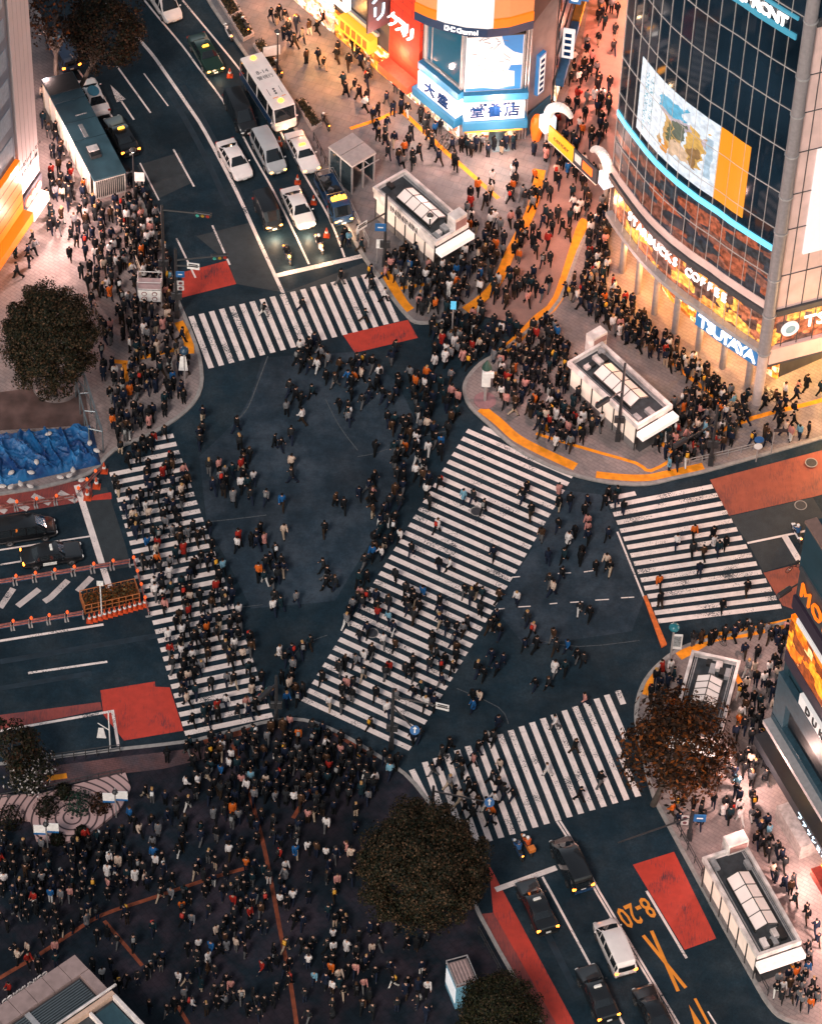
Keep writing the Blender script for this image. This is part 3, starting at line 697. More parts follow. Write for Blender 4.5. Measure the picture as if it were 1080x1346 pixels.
vehicle('taxi','taxi','white taxi with yellow roof sign and blue side stripe',(410,231),pdir((385,184),(410,231)),P_WHITE,'taxi',lit='amber',roof=AMBER,stripe=P_BLUE)
vehicle('sedan','sedan','white sedan with headlights lit, first behind the white motorbike',(404,304),pdir((378,252),(403,302)),P_WHITE,'car',lit='on')
vehicle('boxvan','van','black boxy van with bright amber headlights at the stop line',(361,306),pdir((340,262),(361,306)),P_BLACK,'van',lit='amber')
tr=vehicle('truck','work_truck','blue work truck with orange beacons and open bed of tools',(452,298),pdir((420,232),(452,296)),P_BLUE,'truck',lit='amber')
m=MB();m.box((0,-.9,.8),(1.7,3.2,.14));m.build('load_bed',P_BLUE,tr)
m=MB()
for s in(-1,1): m.box((s*.84,-.9,1.05),(.05,3.2,.38))
m.box((0,-2.48,1.05),(1.73,.05,.38));m.build('bed_wall',P_BLUE,tr)
m=MB()
for s in(-1,1): m.tube((s*.8,-2.4,1.25),(s*.8,-2.4,2.0),.03);m.tube((s*.8,.5,1.25),(s*.8,.5,2.0),.03);m.tube((s*.8,-2.4,2.0),(s*.8,.5,2.0),.03)
m.tube((-.8,-2.4,2),(.8,-2.4,2),.03);m.tube((-.8,.5,2),(.8,.5,2),.03);m.build('bed_rail',RIM,tr)
m=MB();rr=random.Random(3)
for i in range(16): m=MB();m.box((rr.uniform(-.6,.6),rr.uniform(-2.3,.4),1.0+rr.random()*.35),(rr.uniform(.2,.6),rr.uniform(.2,.6),rr.uniform(.2,.5)),rr.choice([BLACKP,BLACKP,RIM]),rz=rr.random()*3);m.build('tool_box',None,tr)
m=MB()
for x in(-.5,-.15,.2,.5): m.lathe((x,.95+abs(x)*.3,1.97),[(.16,0),(.16,.14),(.06,.24)],AMBER,n=10)
m.box((0,1.3,2.06),(1.3,.2,.14),AMBER);m.build('beacon',AMBER,tr,smooth=True)
BROOF=mat('blue_sunroof',(.03,.22,.33),.15,coat=.5)
vehicle('sedan','sedan','white car with blue glass roof parked beside the long shelter',None,pdir((131,155),(109,110)),P_WHITE,'car',lit='off',rear=(134,157),glassroof=BROOF)
vehicle('taxi','taxi','black taxi with amber tail lamps at the end of the long shelter',None,pdir((172,210),(146,163)),P_BLACK,'taxi',lit='off',rear=(173,209),tail='on',roof=AMBER)
vehicle('minivan','minivan','dark navy minivan half hidden under the avenue tree by the shelter',None,pdir((93,96),(70,55)),P_NAVY,'car',lit='off',rear=(95,97),tail='on')
vehicle('minivan','minivan','long black minivan by the striped barrier, left edge of the photo',(74,698),pdir((0,723),(118,705)),P_BLACK,'car',lit='off')
v=vehicle('taxi','taxi','black taxi with white sign on its door waiting at the left stop line',(108,730),pdir((0,743),(118,725)),P_BLACK,'taxi',lit='off',tail='on',roof=PLATE)
m=MB();m.box((.858,-.25,.60),(.012,1.05,.32),PLATE);dp=m.build('door_sign',PLATE,v)
d5=pdir((755,1240),(715,1165))
vehicle('taxi','taxi','black taxi with amber tail lamps first behind the lower stop line',None,pdir((720,1232),(692,1172)),P_BLACK,'taxi',lit='off',rear=(720,1232),tail='on',roof=PLATE)
v=vehicle('minivan','sedan','black car with blue rear bumper past the lower stop line',None,pdir((765,1175),(737,1118)),P_BLACK,'car',lit='off',rear=(766,1176),tail='on')
m=MB();m.box((0,-2.42,.5),(1.4,.06,.3));m.build('bumper_guard',P_BLUE,v)
vehicle('minivan','minivan','white minivan with amber tail lamps beside the double line',None,pdir((821,1285),(793,1222)),P_WHITE,'car',lit='off',rear=(822,1287),tail='on')
vehicle('taxi','taxi','black taxi next to the red bus lane, bottom of the photo',None,pdir((798,1345),(768,1280)),P_BLACK,'taxi',lit='off',rear=(800,1348),tail='on',roof=PLATE)
vehicle('sedan','sedan','black sedan cut by the bottom edge behind the white minivan',(842,1303),pdir((870,1368),(842,1308)),P_BLACK,'car',lit='off',tail='on')
# two-wheelers
def wheel2(b,y,r=.3,w=.11,m=TYRE):
    pr=[]
    for i in range(18):
        a=2*PI*i/18;c=Vector((0,y+math.cos(a)*r,r+.01+math.sin(a)*r));pr.append(c)
    for i in range(18): b.tube(pr[i],pr[(i+1)%18],w/2,m,n=6,caps=False)
    for i in range(0,18,3): b.tube(Vector((0,y,r+.01)),pr[i],.012,RIM,n=4)
    b.tube((-.08,y,r+.01),(.08,y,r+.01),.05,RIM,n=8)
def motorbike(name,label,pos,head,P,rider=None,helmet=None,lit=True,boxc=None,dz=0.0,cat='motorbike',rlabel=None):
    hd=Vector(head).normalized();c=G(*pos);root=empty(name,(c.x,c.y,.012+dz),label,cat,math.atan2(-hd.x,hd.y))
    for y in(-.62,.68):
        b=MB();wheel2(b,y);b.build('wheel',None,root)
    b=MB();b.add(*[(lambda q:(q.v,q.f))(MB().box((0,-.05,.45),(.26,1.0,.26),taper=.8))][0]);b.box((0,.38,.62),(.22,.12,.62),M=Matrix.Translation((0,.38,.62))@Matrix.Rotation(.35,4,'X')@Matrix.Translation((0,-.38,-.62)));b.box((0,.72,.62),(.2,.5,.08));b.box((0,-.65,.66),(.22,.5,.1))
    b.build('fairing',P,root,bevel=.04)
    b=MB();b.box((0,-.25,.72),(.28,.72,.12));b.build('seat',BLACKP,root,bevel=.04)
    b=MB();b.path([(-.34,.36,1.02),(-.12,.42,.98),(.12,.42,.98),(.34,.36,1.02)],.022,BLACKP);b.tube((0,.68,.31),(0,.42,.98),.035,RIM);b.build('handlebar',None,root)
    b=MB();b.ball((0,.60,.86),.13,n=10,k=6);b.build('headlight',HEADO if lit else HEADX,root,smooth=True)
    b=MB();b.box((0,-.86,.72),(.14,.05,.08));b.build('tail_lamp',TAIL,root)
    if boxc: b=MB();b.box((0,-.78,.98),(.5,.46,.42));b.build('top_box',boxc,root,bevel=.04)
    if rider:
        o=make_person(0,(c.x,c.y,.02+dz),root.rotation_euler[2],dict(jacket=rider,trousers=(.03,.035,.05)),rlabel,fixed=RIDER)
        o.location=(c.x-hd.x*.22,c.y-hd.y*.22,.20+dz)
        h=MB();h.v=HELM.v[:];h.f=HELM.f[:];h.m=HELM.m[:];h.mats=[helmet or P_WHITE];h.build('helmet',None,o,smooth=True)
    return root
dl_=pdir((359,250),(406,347))
motorbike('scooter','dark scooter with amber headlight waiting at the top stop line',(377,340),dl_,P_NAVY,(.015,.016,.02),P_BLACK,True,rlabel='rider in black on the scooter with amber headlight')
motorbike('motorbike','white motorbike with black panels waiting at the top stop line',(419,326),dl_,P_WHITE,(.02,.02,.024),P_WHITE,True,rlabel='rider in black with white helmet on white motorbike')
motorbike('scooter','orange delivery scooter with top box below the lower crosswalk',(692,1116),d5,paint('orange',(.7,.2,.03)),(.55,.10,.03),P_WHITE,False,boxc=paint('orange',(.7,.2,.03)),rlabel='rider in orange jacket on the delivery scooter')
motorbike('scooter','blue scooter beside the orange delivery scooter',(680,1122),d5,P_BLUE,(.03,.10,.25),P_BLUE,False,rlabel='rider in blue jacket and helmet on the blue scooter')
motorbike('scooter','big white scooter parked by the planter strip beside the avenue',(300,47),pdir((322,72),(292,18)),P_WHITE,lit=False)
motorbike('motorbike','black motorbike parked between white scooter and the planter',(322,38),pdir((340,72),(312,18)),P_BLACK,lit=False)
motorbike('motorbike','black motorbike parked on the pavement at the planter end',(428,166),pdir((440,196),(412,142)),P_BLACK,lit=False,dz=HP)
motorbike('motorbike','black motorbike parked beside the minibus and lamp post',(366,96),pdir((380,120),(352,66)),P_BLACK,lit=False,dz=HP)
motorbike('motorbike','white and blue motorbike at the right hand stop line',(1046,706),pdir((1060,735),(1036,690)),P_WHITE,(.03,.09,.2),P_WHITE,False,rlabel='rider in blue on the motorbike by the dark parapet')
def bicycle(label,pos,rz,P,dz=HP):
    c=G(*pos);root=empty('bicycle',(c.x,c.y,dz+.004),label,'bicycle',rz)
    for y in(-.52,.52):
        b=MB();wheel2(b,y,.33,.04);b.build('wheel',None,root)
    b=MB();b.path([(0,-.52,.34),(0,-.1,.3),(0,.4,.72),(0,-.22,.78),(0,-.1,.3)],.02,P);b.path([(0,-.22,.78),(0,-.52,.34)],.018,P);b.path([(0,.4,.72),(0,.52,.34)],.02,P);b.build('frame',P,root)
    b=MB();b.box((0,-.25,.86),(.16,.26,.06));b.tube((0,-.22,.78),(0,-.25,.86),.02);b.build('saddle',BLACKP,root)
    b=MB();b.path([(-.28,.3,.98),(-.1,.42,.98),(.1,.42,.98),(.28,.3,.98)],.016,BLACKP);b.tube((0,.4,.72),(0,.42,.98),.016);b.build('handlebar',BLACKP,root)
    return root
bicycle('dark bicycle leaning near the lower right kerb of the right crosswalk',(1043,749),2.2,BLACKP,.012)
bicycle('bicycle parked on the yellow tactile strip by the covered stairway',(942,845),.9,BLACKP)
for i,(x,y) in enumerate(((1003,520),(1010,523),(1017,525))): bicycle(['bicycle leaning on the corner pillar of the glass tower','middle bicycle of the three at the tower corner','bicycle third from the pillar of the glass tower'][i],(x,y),.4+i*.25,[BLACKP,RIM,P_NAVY][i])
for i,(x,y) in enumerate(((583,188),(590,192),(597,196))): bicycle(['black bicycle by the bookshop side wall nearest the drugstore','bicycle second from the bookshop corner','bicycle standing right at the bookshop corner'][i],(x,y),-.6,[BLACKP,RIM,P_NAVY][i])
# ---------------------------------------------------------------- buildings
class Face:
    """a facade over a plan polyline: u metres along, z up, off metres out"""
    def __init__(s,pts,out=None):
        s.P=[Vector((p[0],p[1],0)) for p in pts];s.cum=[0]
        for i in range(len(s.P)-1): s.cum.append(s.cum[-1]+(s.P[i+1]-s.P[i]).length)
        s.L=s.cum[-1];d=s.P[-1]-s.P[0];s.sg=1
        n=Vector((d.y,-d.x,0));o=out or Vector((0,0,0))
        if n.dot(Vector(o)-s.P[0])<0: s.sg=-1
    def seg(s,u):
        for i in range(len(s.P)-2):
            if u<s.cum[i+1]: return i
        return len(s.P)-2
    def frame(s,u):
        i=s.seg(u);d=(s.P[i+1]-s.P[i]).normalized();n=Vector((d.y,-d.x,0))*s.sg;return d,n
    def nrm(s,u):
        # smoothed normal
        i=s.seg(u);l=s.cum[i+1]-s.cum[i];t=(u-s.cum[i])/l
        def vn(k):
            a=max(0,k-1);b=min(len(s.P)-1,k+1);d=(s.P[b]-s.P[a]).normalized();return Vector((d.y,-d.x,0))*s.sg
        if len(s.P)==2: return s.frame(u)[1]
        return vn(i).lerp(vn(i+1),max(0,min(1,t))).normalized()
    def pt(s,u,z,off=0.0):
        i=s.seg(u);d=(s.P[i+1]-s.P[i]).normalized();p=s.P[i]+d*(u-s.cum[i])+s.nrm(u)*off;return Vector((p.x,p.y,z))
    def uz(s,px,py):
        o=Vector((0,0,CH));r=G(px,py,0)-o;best=None
        for i in range(len(s.P)-1):
            d=(s.P[i+1]-s.P[i]).normalized();n=Vector((d.y,-d.x,0));den=r.dot(n)
            if abs(den)<1e-9: continue
            h=o+r*((s.P[i]-o).dot(n)/den);u=(Vector((h.x,h.y,0))-s.P[i]).dot(d);l=s.cum[i+1]-s.cum[i]
            e=max(0,-u,u-l)
            if best is None or e<best[0]: best=(e,s.cum[i]+u,h.z)
        return best[1],best[2]
    def grid(s,u0,u1):
        return [u0]+[c for c in s.cum if u0+.05<c<u1-.05]+[u1]
    def slab(s,mb,u0,u1,z0,z1,o0,o1,m=None):
        us=s.grid(u0,u1);n=len(us);vs=[]
        for u in us: vs+=[s.pt(u,z0,o0),s.pt(u,z0,o1),s.pt(u,z1,o1),s.pt(u,z1,o0)]
        fs=[]
        for i in range(n-1):
            for k in range(4): fs.append((i*4+k,i*4+(k+1)%4,(i+1)*4+(k+1)%4,(i+1)*4+k))
        fs+=[(0,1,2,3),tuple((n-1)*4+k for k in(3,2,1,0))]
        mb.add(vs,fs,m);return mb
    def text(s,body,u,z,size,m,parent,off=.06,name='lettering',rev=False,sx=1.0,extr=.06,bold=0.0,vert=False):
        d,n=s.frame(u);
        up=Vector((0,0,1));x=up.cross(n).normalized()
        return text(body,size,m,frameM(s.pt(u,z,off),x,up,n),parent,name,extr=extr,sx=sx,bold=bold)
    def letters(s,body,u0,u1,z,size,m,parent,off=.1,extr=.08,bold=.02,sx=1.0):
        """letters of one sign set along a curved facade, joined in one mesh"""
        # reading direction seen from outside
        d,n=s.frame((u0+u1)/2);x=Vector((0,0,1)).cross(n)
        if x.dot(d)<0: u0,u1=u1,u0
        vs=[];fs=[]
        N=len(body)
        for i,ch in enumerate(body):
            if ch==' ': continue
            u=u0+(u1-u0)*(i+.5)/N
            me=textmesh(ch,size,extr,sx=sx,bold=bold);nn=s.nrm(u);M=frameM(s.pt(u,z,off),Vector((0,0,1)).cross(nn),Vector((0,0,1)),nn)
            o=len(vs);vs+=[tuple(M@v.co) for v in me.vertices];fs+=[tuple(k+o for k in p.vertices) for p in me.polygons];bpy.data.meshes.remove(me)
        b=MB();b.v=vs;b.f=fs;b.m=[0]*len(fs);ob=b.build('lettering',m);return keep(ob,parent)
def part(mb,name,parent,m=None,**k): return keep(mb.build(name,m,None,**k),parent)
def emis(name,col,st,base=None,rough=.4): return mat(name,base or tuple(min(.9,c*.8) for c in col),rough,em=col,es=st,var=.05)
def shopfront(name,cols,st,sx=1.2,sy=.55,dark=.25):
    """lit shop interior behind glass: shelves and goods in warm light"""
    m=bpy.data.materials.new(name);m.use_nodes=True;nt=m.node_tree;N=nt.nodes;L=nt.links;b=N['Principled BSDF']
    tc=N.new('ShaderNodeTexCoord');mp=N.new('ShaderNodeMapping');mp.inputs['Scale'].default_value=(sx,sx,sy*3);L.new(tc.outputs['Object'],mp.inputs['Vector'])
    vo=N.new('ShaderNodeTexVoronoi');vo.inputs['Scale'].default_value=1.0;vo.distance='CHEBYCHEV';L.new(mp.outputs[0],vo.inputs['Vector'])
    cr=N.new('ShaderNodeValToRGB');cr.color_ramp.interpolation='CONSTANT';e=cr.color_ramp.elements
    n=len(cols)
    e[0].position=0;e[0].color=(*cols[0],1);e[1].position=1/n;e[1].color=(*cols[1],1)
    for i in range(2,n): q=e.new(i/n);q.color=(*cols[i],1)
    L.new(vo.outputs['Color'],cr.inputs[0])
    nz=N.new('ShaderNodeTexNoise');nz.inputs['Scale'].default_value=2.5;nz.inputs['Detail'].default_value=6;L.new(tc.outputs['Object'],nz.inputs['Vector'])
    mr=N.new('ShaderNodeMapRange');mr.inputs[1].default_value=.35;mr.inputs[2].default_value=.65;mr.inputs[3].default_value=dark;mr.inputs[4].default_value=1.3;L.new(nz.outputs['Fac'],mr.inputs['Value'])
    mx=N.new('ShaderNodeMix');mx.data_type='RGBA';mx.blend_type='MULTIPLY';mx.inputs[0].default_value=1;L.new(cr.outputs[0],mx.inputs[6]);L.new(mr.outputs[0],mx.inputs[7])
    L.new(mx.outputs[2],b.inputs['Base Color']);L.new(mx.outputs[2],b.inputs['Emission Color']);b.inputs['Emission Strength'].default_value=st;b.inputs['Roughness'].default_value=.3
    return m
DARKW=mat('dark_wall',(.05,.052,.06),.6,var=.2,scale=1);STEEL=mat('grey_steel',(.42,.41,.42),.4,metal=.3);MULL=mat('mullion_metal',(.60,.55,.53),.35,metal=.3)
GLASSB=mat('curtain_glass',(.007,.018,.032),.05,var=.5,scale=.15,spec=.6)
WLIT=emis('white_sign_lit',(1,.93,.90),.5,base=(.45,.42,.41));BLIT=emis('blue_sign_lit',(.02,.16,.40),.5,base=(.02,.09,.2));WTXT=emis('white_letters_lit',(1,.95,.92),.95)
ORLIT=emis('orange_sign_lit',(1,.20,.008),.62,base=(.5,.1,.01));YLIT=emis('yellow_sign_lit',(1,.42,.03),.72,base=(.5,.2,.02));BLKT=mat('black_lettering',(.015,.015,.018),.6);BLUET=mat('blue_lettering',(.004,.03,.11),.8,spec=.1)
PINKST=mat('pink_stone_panel',(.74,.53,.50),.5,var=.12,scale=.7);GREYST=mat('grey_stone_panel',(.25,.23,.24),.4,var=.12)
SHOPW=shopfront('warm_shop_interior',[(1,.45,.12),(.8,.26,.03),(1,.7,.4),(.25,.07,.015),(1,.36,.05)],1.0)
SHOPB=shopfront('bright_shop_interior',[(1,.9,.75),(1,.75,.45),(.5,.35,.25),(1,.95,.88),(.7,.2,.1),(1,.7,.25)],1.05,2.2,1.0)
CAFE=shopfront('cafe_interior',[(.75,.27,.06),(.32,.10,.05),(.9,.40,.08),(.10,.05,.04),(.55,.16,.07)],.75,.7,.3,.3)
DIMF=shopfront('dim_upper_floor',[(.03,.045,.06),(.30,.08,.04),(.02,.03,.045),(.015,.025,.04),(.18,.07,.05),(.02,.03,.04)],.35,.35,.4,.3)
SKYB=mat('pale_blue_disc',(.25,.45,.6),.5)
# ---- curved glass tower
ZB=17.4
cpx=[(812,147),(823,164),(835.6,180.6),(849,198),(863,214),(877,227.5),(891,240),(917,260),(944,278),(960.6,290.6),(990,310),(1017,327)]
cur=[G(x,y,ZB) for x,y in cpx]
F=Face([p[:2] for p in cur]);FL=F.L
cen=G(1003,525)
tw=empty('glass_tower',(cen.x,cen.y,0),'tall curved glass tower with big lit screen and cafe band','office tower')
TOPZ=52
b=MB();F.slab(b,0,FL,10.6,TOPZ,-.25,0);part(b,'curtain_wall',tw,GLASSB)
b=MB();F.slab(b,0,FL,6.3,10.2,-.5,-.35);part(b,'cafe_window',tw,CAFE)
b=MB();F.slab(b,0,FL,10.6,17.0,-.24,.01);part(b,'reflection_window',tw,DIMF)  # orange reflections in the dark glass, painted as faintly glowing cells
b=MB()
nm=int(FL/1.2)
for i in range(nm+1):
    u=FL*i/nm
    F.slab(b,max(0,u-.016),min(FL,u+.016),6.1,TOPZ,.0,.07)
part(b,'mullion',tw,MULL)
b=MB()
for z in(14.5,19.6,23.4,27.8,31.9,35.7,41.2,45,49): F.slab(b,0,FL,z-.025,z+.025,.02,.09)
part(b,'transom',tw,MULL)
b=MB();F.slab(b,0,FL,10.15,10.7,-.3,.3);part(b,'floor_band',tw,DARKW)
b=MB();F.slab(b,0,FL,5.9,6.35,-.3,.3);part(b,'ledge',tw,STEEL)
b=MB();F.slab(b,0,FL,10.75,11.6,.03,.1,PINKST);part(b,'railing_panel',tw,PINKST)
b=MB();F.slab(b,0,FL,17.15,17.7,.0,.12);part(b,'light_band',tw,emis('cyan_light_band',(.15,.6,.85),.8))
u0,z0=F.uz(963,14);u1,z1=F.uz(1048,48)
b=MB();F.slab(b,u0-1.2,FL-.6,38.7,39.2,.0,.14);F.slab(b,u0-1.2,FL-.6,40.6,40.9,.0,.14);part(b,'top_light_band',tw,emis('cyan_sign_band',(.05,.25,.36),.5))
F.letters('QFRONT',F.uz(966,6)[0],F.uz(1036,34)[0],39.9,1.5,WTXT,tw,.2)
# ground floor: recessed shops behind the columns
g0,_=F.uz(868,470)
b=MB();F.slab(b,0,FL,0,5.9,-3.2,-3.0);part(b,'shopfront',tw,SHOPW)
b=MB();F.slab(b,0,FL,5.3,5.9,-3.0,-.3);part(b,'soffit',tw,DARKW)
b=MB()
for k in range(7):
    u=FL*(k+.5)/7;p=F.pt(u,0,-1.0);b.tube(p,p+Vector((0,0,5.4)),.28,n=12)
part(b,'column',tw,GREYST,smooth=True)
ts0=F.uz(920,432)[0];ts1=FL-.3
b=MB();F.slab(b,ts0-.4,FL,4.25,5.85,.02,.22);part(b,'sign_panel',tw,BLIT)
F.letters('TSUTAYA',ts0,ts1,5.05,1.75,WTXT,tw,.26,bold=.012)
F.letters('TSUTAYA',F.uz(898,425)[0],F.uz(975,478)[0],3.3,1.3,emis('blue_reflection_letters',(.25,.6,.9),.9),tw,-2.6)  # second sign set back, its blue reflection built as glowing letters
sb0=F.uz(833,285)[0];sb1=F.uz(950,392)[0]
F.letters('STARBUCKS COFFEE',sb0-.6,sb1+.6,9.3,1.3,WTXT,tw,.24,bold=0,sx=.85)
# the big screen
su0=F.uz(842,110)[0];su1=F.uz(941,230)[0];su2=F.uz(980,250)[0]
zs0=(F.uz(834,165)[1]+F.uz(938,258)[1])/2;zs1=(F.uz(842.5,71)[1]+F.uz(946.7,164)[1])/2
def screen_mat():
    m=bpy.data.materials.new('screen_picture');m.use_nodes=True;nt=m.node_tree;N=nt.nodes;L=nt.links;b=N['Principled BSDF']
    uv=N.new('ShaderNodeUVMap');sep=N.new('ShaderNodeSeparateXYZ');L.new(uv.outputs[0],sep.inputs[0])
    def M(op,a,bb):
        x=N.new('ShaderNodeMath');x.operation=op
        for k,v in enumerate((a,bb)):
            if isinstance(v,(int,float)): x.inputs[k].default_value=v
            else: L.new(v,x.inputs[k])
        return x.outputs[0]
    nz=N.new('ShaderNodeTexNoise');nz.inputs['Scale'].default_value=7;nz.inputs['Detail'].default_value=9;L.new(uv.outputs[0],nz.inputs['Vector'])
    def box(u0,u1,v0,v1,wob=.09):
        w=M('MULTIPLY',M('SUBTRACT',nz.outputs['Fac'],.5),wob*4);uu=M('ADD',sep.outputs[0],w);vv=M('ADD',sep.outputs[1],w)
        return M('MULTIPLY',M('MULTIPLY',M('GREATER_THAN',uu,u0),M('LESS_THAN',uu,u1)),M('MULTIPLY',M('GREATER_THAN',vv,v0),M('LESS_THAN',vv,v1)))
    cur_=None
    base=N.new('ShaderNodeRGB');base.outputs[0].default_value=(.78,.84,.92,1);cur_=base.outputs[0]
    wv=N.new('ShaderNodeTexNoise');wv.inputs['Scale'].default_value=38;L.new(uv.outputs[0],wv.inputs['Vector'])
    stripe=M('GREATER_THAN',wv.outputs['Fac'],.54)
    for f,c in ((M('MULTIPLY',box(.07,.13,.08,.9,0.0),stripe),(.2,.45,.55)),(M('MULTIPLY',box(.15,.21,.25,.92,0.0),stripe),(.2,.45,.55)),(box(.33,.62,.62,.86),(.10,.42,.62)),(box(.34,.95,.60,.70),(.55,.45,.5)),
        (box(.36,.58,.2,.62),(.62,.36,.12)),(box(.42,.50,.3,.55),(.10,.12,.06)),(box(.66,.84,.25,.75),(.70,.40,.10)),(box(.70,.80,.2,.45),(.30,.16,.06)),(box(.48,.68,.16,.36),(.72,.48,.32)),(box(.52,.62,.42,.66),(.12,.14,.10)),(box(.87,.94,.2,.75,.02),(.42,.55,.66)),(box(.36,.46,.10,.24),(.75,.30,.05))):
        x=N.new('ShaderNodeMix');x.data_type='RGBA';x.inputs[7].default_value=(*c,1);L.new(f,x.inputs[0]);L.new(cur_,x.inputs[6]);cur_=x.outputs[2]
    bl=N.new('ShaderNodeMix');bl.data_type='RGBA';bl.blend_type='MULTIPLY';bl.inputs[0].default_value=1;L.new(cur_,bl.inputs[6]);t2=N.new('ShaderNodeTexNoise');t2.inputs['Scale'].default_value=16;t2.inputs['Detail'].default_value=6;L.new(uv.outputs[0],t2.inputs['Vector']);m2=N.new('ShaderNodeMapRange');m2.inputs[1].default_value=.3;m2.inputs[2].default_value=.7;m2.inputs[3].default_value=.62;m2.inputs[4].default_value=1.12;L.new(t2.outputs['Fac'],m2.inputs['Value']);L.new(m2.outputs[0],bl.inputs[7]);L.new(bl.outputs[2],b.inputs['Emission Color']);b.inputs['Emission Strength'].default_value=.85;b.inputs['Base Color'].default_value=(.02,.02,.02,1);b.inputs['Roughness'].default_value=.25
    return m
b=MB();F.slab(b,su0,su1,zs0,zs1,.0,.05);sc=part(b,'video_screen',tw,screen_mat())
ul=sc.data.uv_layers.new(name='UVMap')
for lp in sc.data.loops:
    v=sc.matrix_world@sc.data.vertices[lp.vertex_index].co if False else sc.data.vertices[lp.vertex_index].co
    best=min(range(201),key=lambda k:(F.pt(su0+(su1-su0)*k/200,0,.1).xy-Vector(v[:2])).length)
    ul.data[lp.index].uv=(best/200,(v.z-zs0)/(zs1-zs0))
b=MB();F.slab(b,su1,su2,zs0,zs1,.0,.05);part(b,'orange_screen',tw,emis('amber_screen',(1,.32,.008),.68,base=(.1,.05,.01)))
# corner pier and right-hand stone face
e=F.P[-1];rd=(G(1080,497)-G(1003,517)).normalized()
pc=e+F.frame(FL)[0]*.4
b=MB();b.tube((pc.x,pc.y,5.9),(pc.x,pc.y,TOPZ),.5,n=18);part(b,'corner_pier',tw,GREYST,smooth=True)
b=MB();b.tube((pc.x,pc.y,0),(pc.x,pc.y,5.9),.42,n=16);part(b,'pillar',tw,mat('pale_pillar',(.55,.45,.43),.5),smooth=True)
for z in(6.1,10.4,14.5,19.6,23.4,27.8,31.9,35.7,41.2): b=MB();b.tube((pc.x,pc.y,z-.06),(pc.x,pc.y,z+.06),.56,n=18);part(b,'pier_ring',tw,STEEL)
r0=pc+rd*.45;F2=Face([r0[:2],(r0+rd*26)[:2]])
b=MB();F2.slab(b,0,26,10.6,41,-.3,0);part(b,'stone_wall',tw,PINKST)
b=MB();F2.slab(b,0,26,41,TOPZ,-.3,-.02);part(b,'upper_window',tw,GLASSB)
b=MB()
for k in range(20): F2.slab(b,.9+k*1.35-.03,.9+k*1.35+.03,6.1,41,.0,.05)
for z in(14.5,19.6,23.4,27.8,31.9,35.7): F2.slab(b,0,26,z-.03,z+.03,.0,.06)
F2.slab(b,0,26,40.6,41.2,-.1,.3);F2.slab(b,0,26,10.1,10.7,-.3,.25)
part(b,'joint_trim',tw,DARKW)
b=MB();F2.slab(b,0,26,6.3,10.1,-.4,-.2);part(b,'cafe_window',tw,CAFE)
b=MB();F2.slab(b,0,26,4.6,6.3,-.3,.2);part(b,'pink_band',tw,PINKST)
b=MB();F2.slab(b,0,26,4.2,4.6,-6,.1);part(b,'soffit',tw,DARKW)
b=MB();F2.slab(b,0,26,0,4.2,-6.2,-6);part(b,'arcade_shopfront',tw,emis('amber_arcade',(1,.48,.12),.8))
u,z=F2.uz(1063,265);uA,zA=F2.uz(1062,330);uB,zB=F2.uz(1075,195)
b=MB();F2.slab(b,F2.uz(1064,262)[0],14,zA,zB,.02,.2);part(b,'side_screen',tw,WLIT)
F2.text('TSUTAYA',F2.uz(1064,425)[0]+3.2,8.6,1.8,WTXT,tw,.2,bold=.012)
u,z=F2.uz(1037,430);b=MB();c=F2.pt(u,z,.05);n2=F2.frame(0)[1];b.tube(c,c+n2*.2,.75,WLIT,n=20);b.tube(c+n2*.2,c+n2*.22,.42,SKYB,n=16);part(b,'round_sign',tw,WLIT)
# body behind the skins
core=[F.pt(u,0,-3.4)[:2] for u in [FL*k/10 for k in range(11)]]+[tuple((F2.pt(26,0,-6.4))[:2]),tuple((F2.pt(26,0,-6.4)+Vector((6,34,0)))[:2]),tuple((F.P[0]+Vector((6,30,0)))[:2])]
b=MB();b.prism(core,0,TOPZ-.2);part(b,'building_core',tw,DARKW)
b=MB();cap=[F.pt(u,0,-.3)[:2] for u in [FL*k/10 for k in range(11)]]+[tuple((F2.pt(26,0,-.3))[:2]),tuple((F2.pt(26,0,-6.4)+Vector((6,34,0)))[:2]),tuple((F.P[0]+Vector((6,30,0)))[:2])]
b.prism(cap,TOPZ,TOPZ+.5)
for zz in(10.2,14.5,17.4): b.prism(cap,zz-.2,zz)
part(b,'floor_slab',tw,DARKW)
# ---- bookshop on the corner
Bl,Br,Bk=G(606,186),G(690,181),G(553,142)
bk=empty('bookshop_building',(Bl.x,Bl.y,0),'corner bookshop with blue and white sign under a lit billboard','shop building')
A=Face([Bl[:2],Br[:2]]);Bf=Face([Bk[:2],Bl[:2]])
BW=mat('blue_panel',(.03,.20,.38),.4,var=.15);BDK=mat('dark_blue_panel',(.015,.05,.085),.35,var=.2)
AL,BL_=A.L,Bf.L
far=G(722,152)
body=[Bk[:2],(Bl+Vector((-.0,.35,0)))[:2],(Br+Vector((-.1,.35,0)))[:2],far[:2],(far+Vector((1.5,9,0)))[:2],(Bk+Vector((2,12,0)))[:2]]
b=MB();b.prism([tuple(p) for p in body],0,30);part(b,'building_core',bk,mat('grey_side_wall',(.30,.27,.28),.6,var=.2,scale=.8))
b=MB();A.slab(b,.3,AL-.9,.1,2.3,.0,.08);part(b,'shop_entrance',bk,SHOPB)
b=MB();A.slab(b,AL*.42,AL*.70,.02,2.0,.1,.16);A.slab(b,AL*.45,AL*.72,HP,.25,.16,1.6);part(b,'entrance_stair',bk,mat('grey_blue_stair',(.16,.24,.28),.5))
b=MB();Bf.slab(b,.5,BL_-.3,.1,2.4,.0,.08);part(b,'side_shelf',bk,SHOPB)
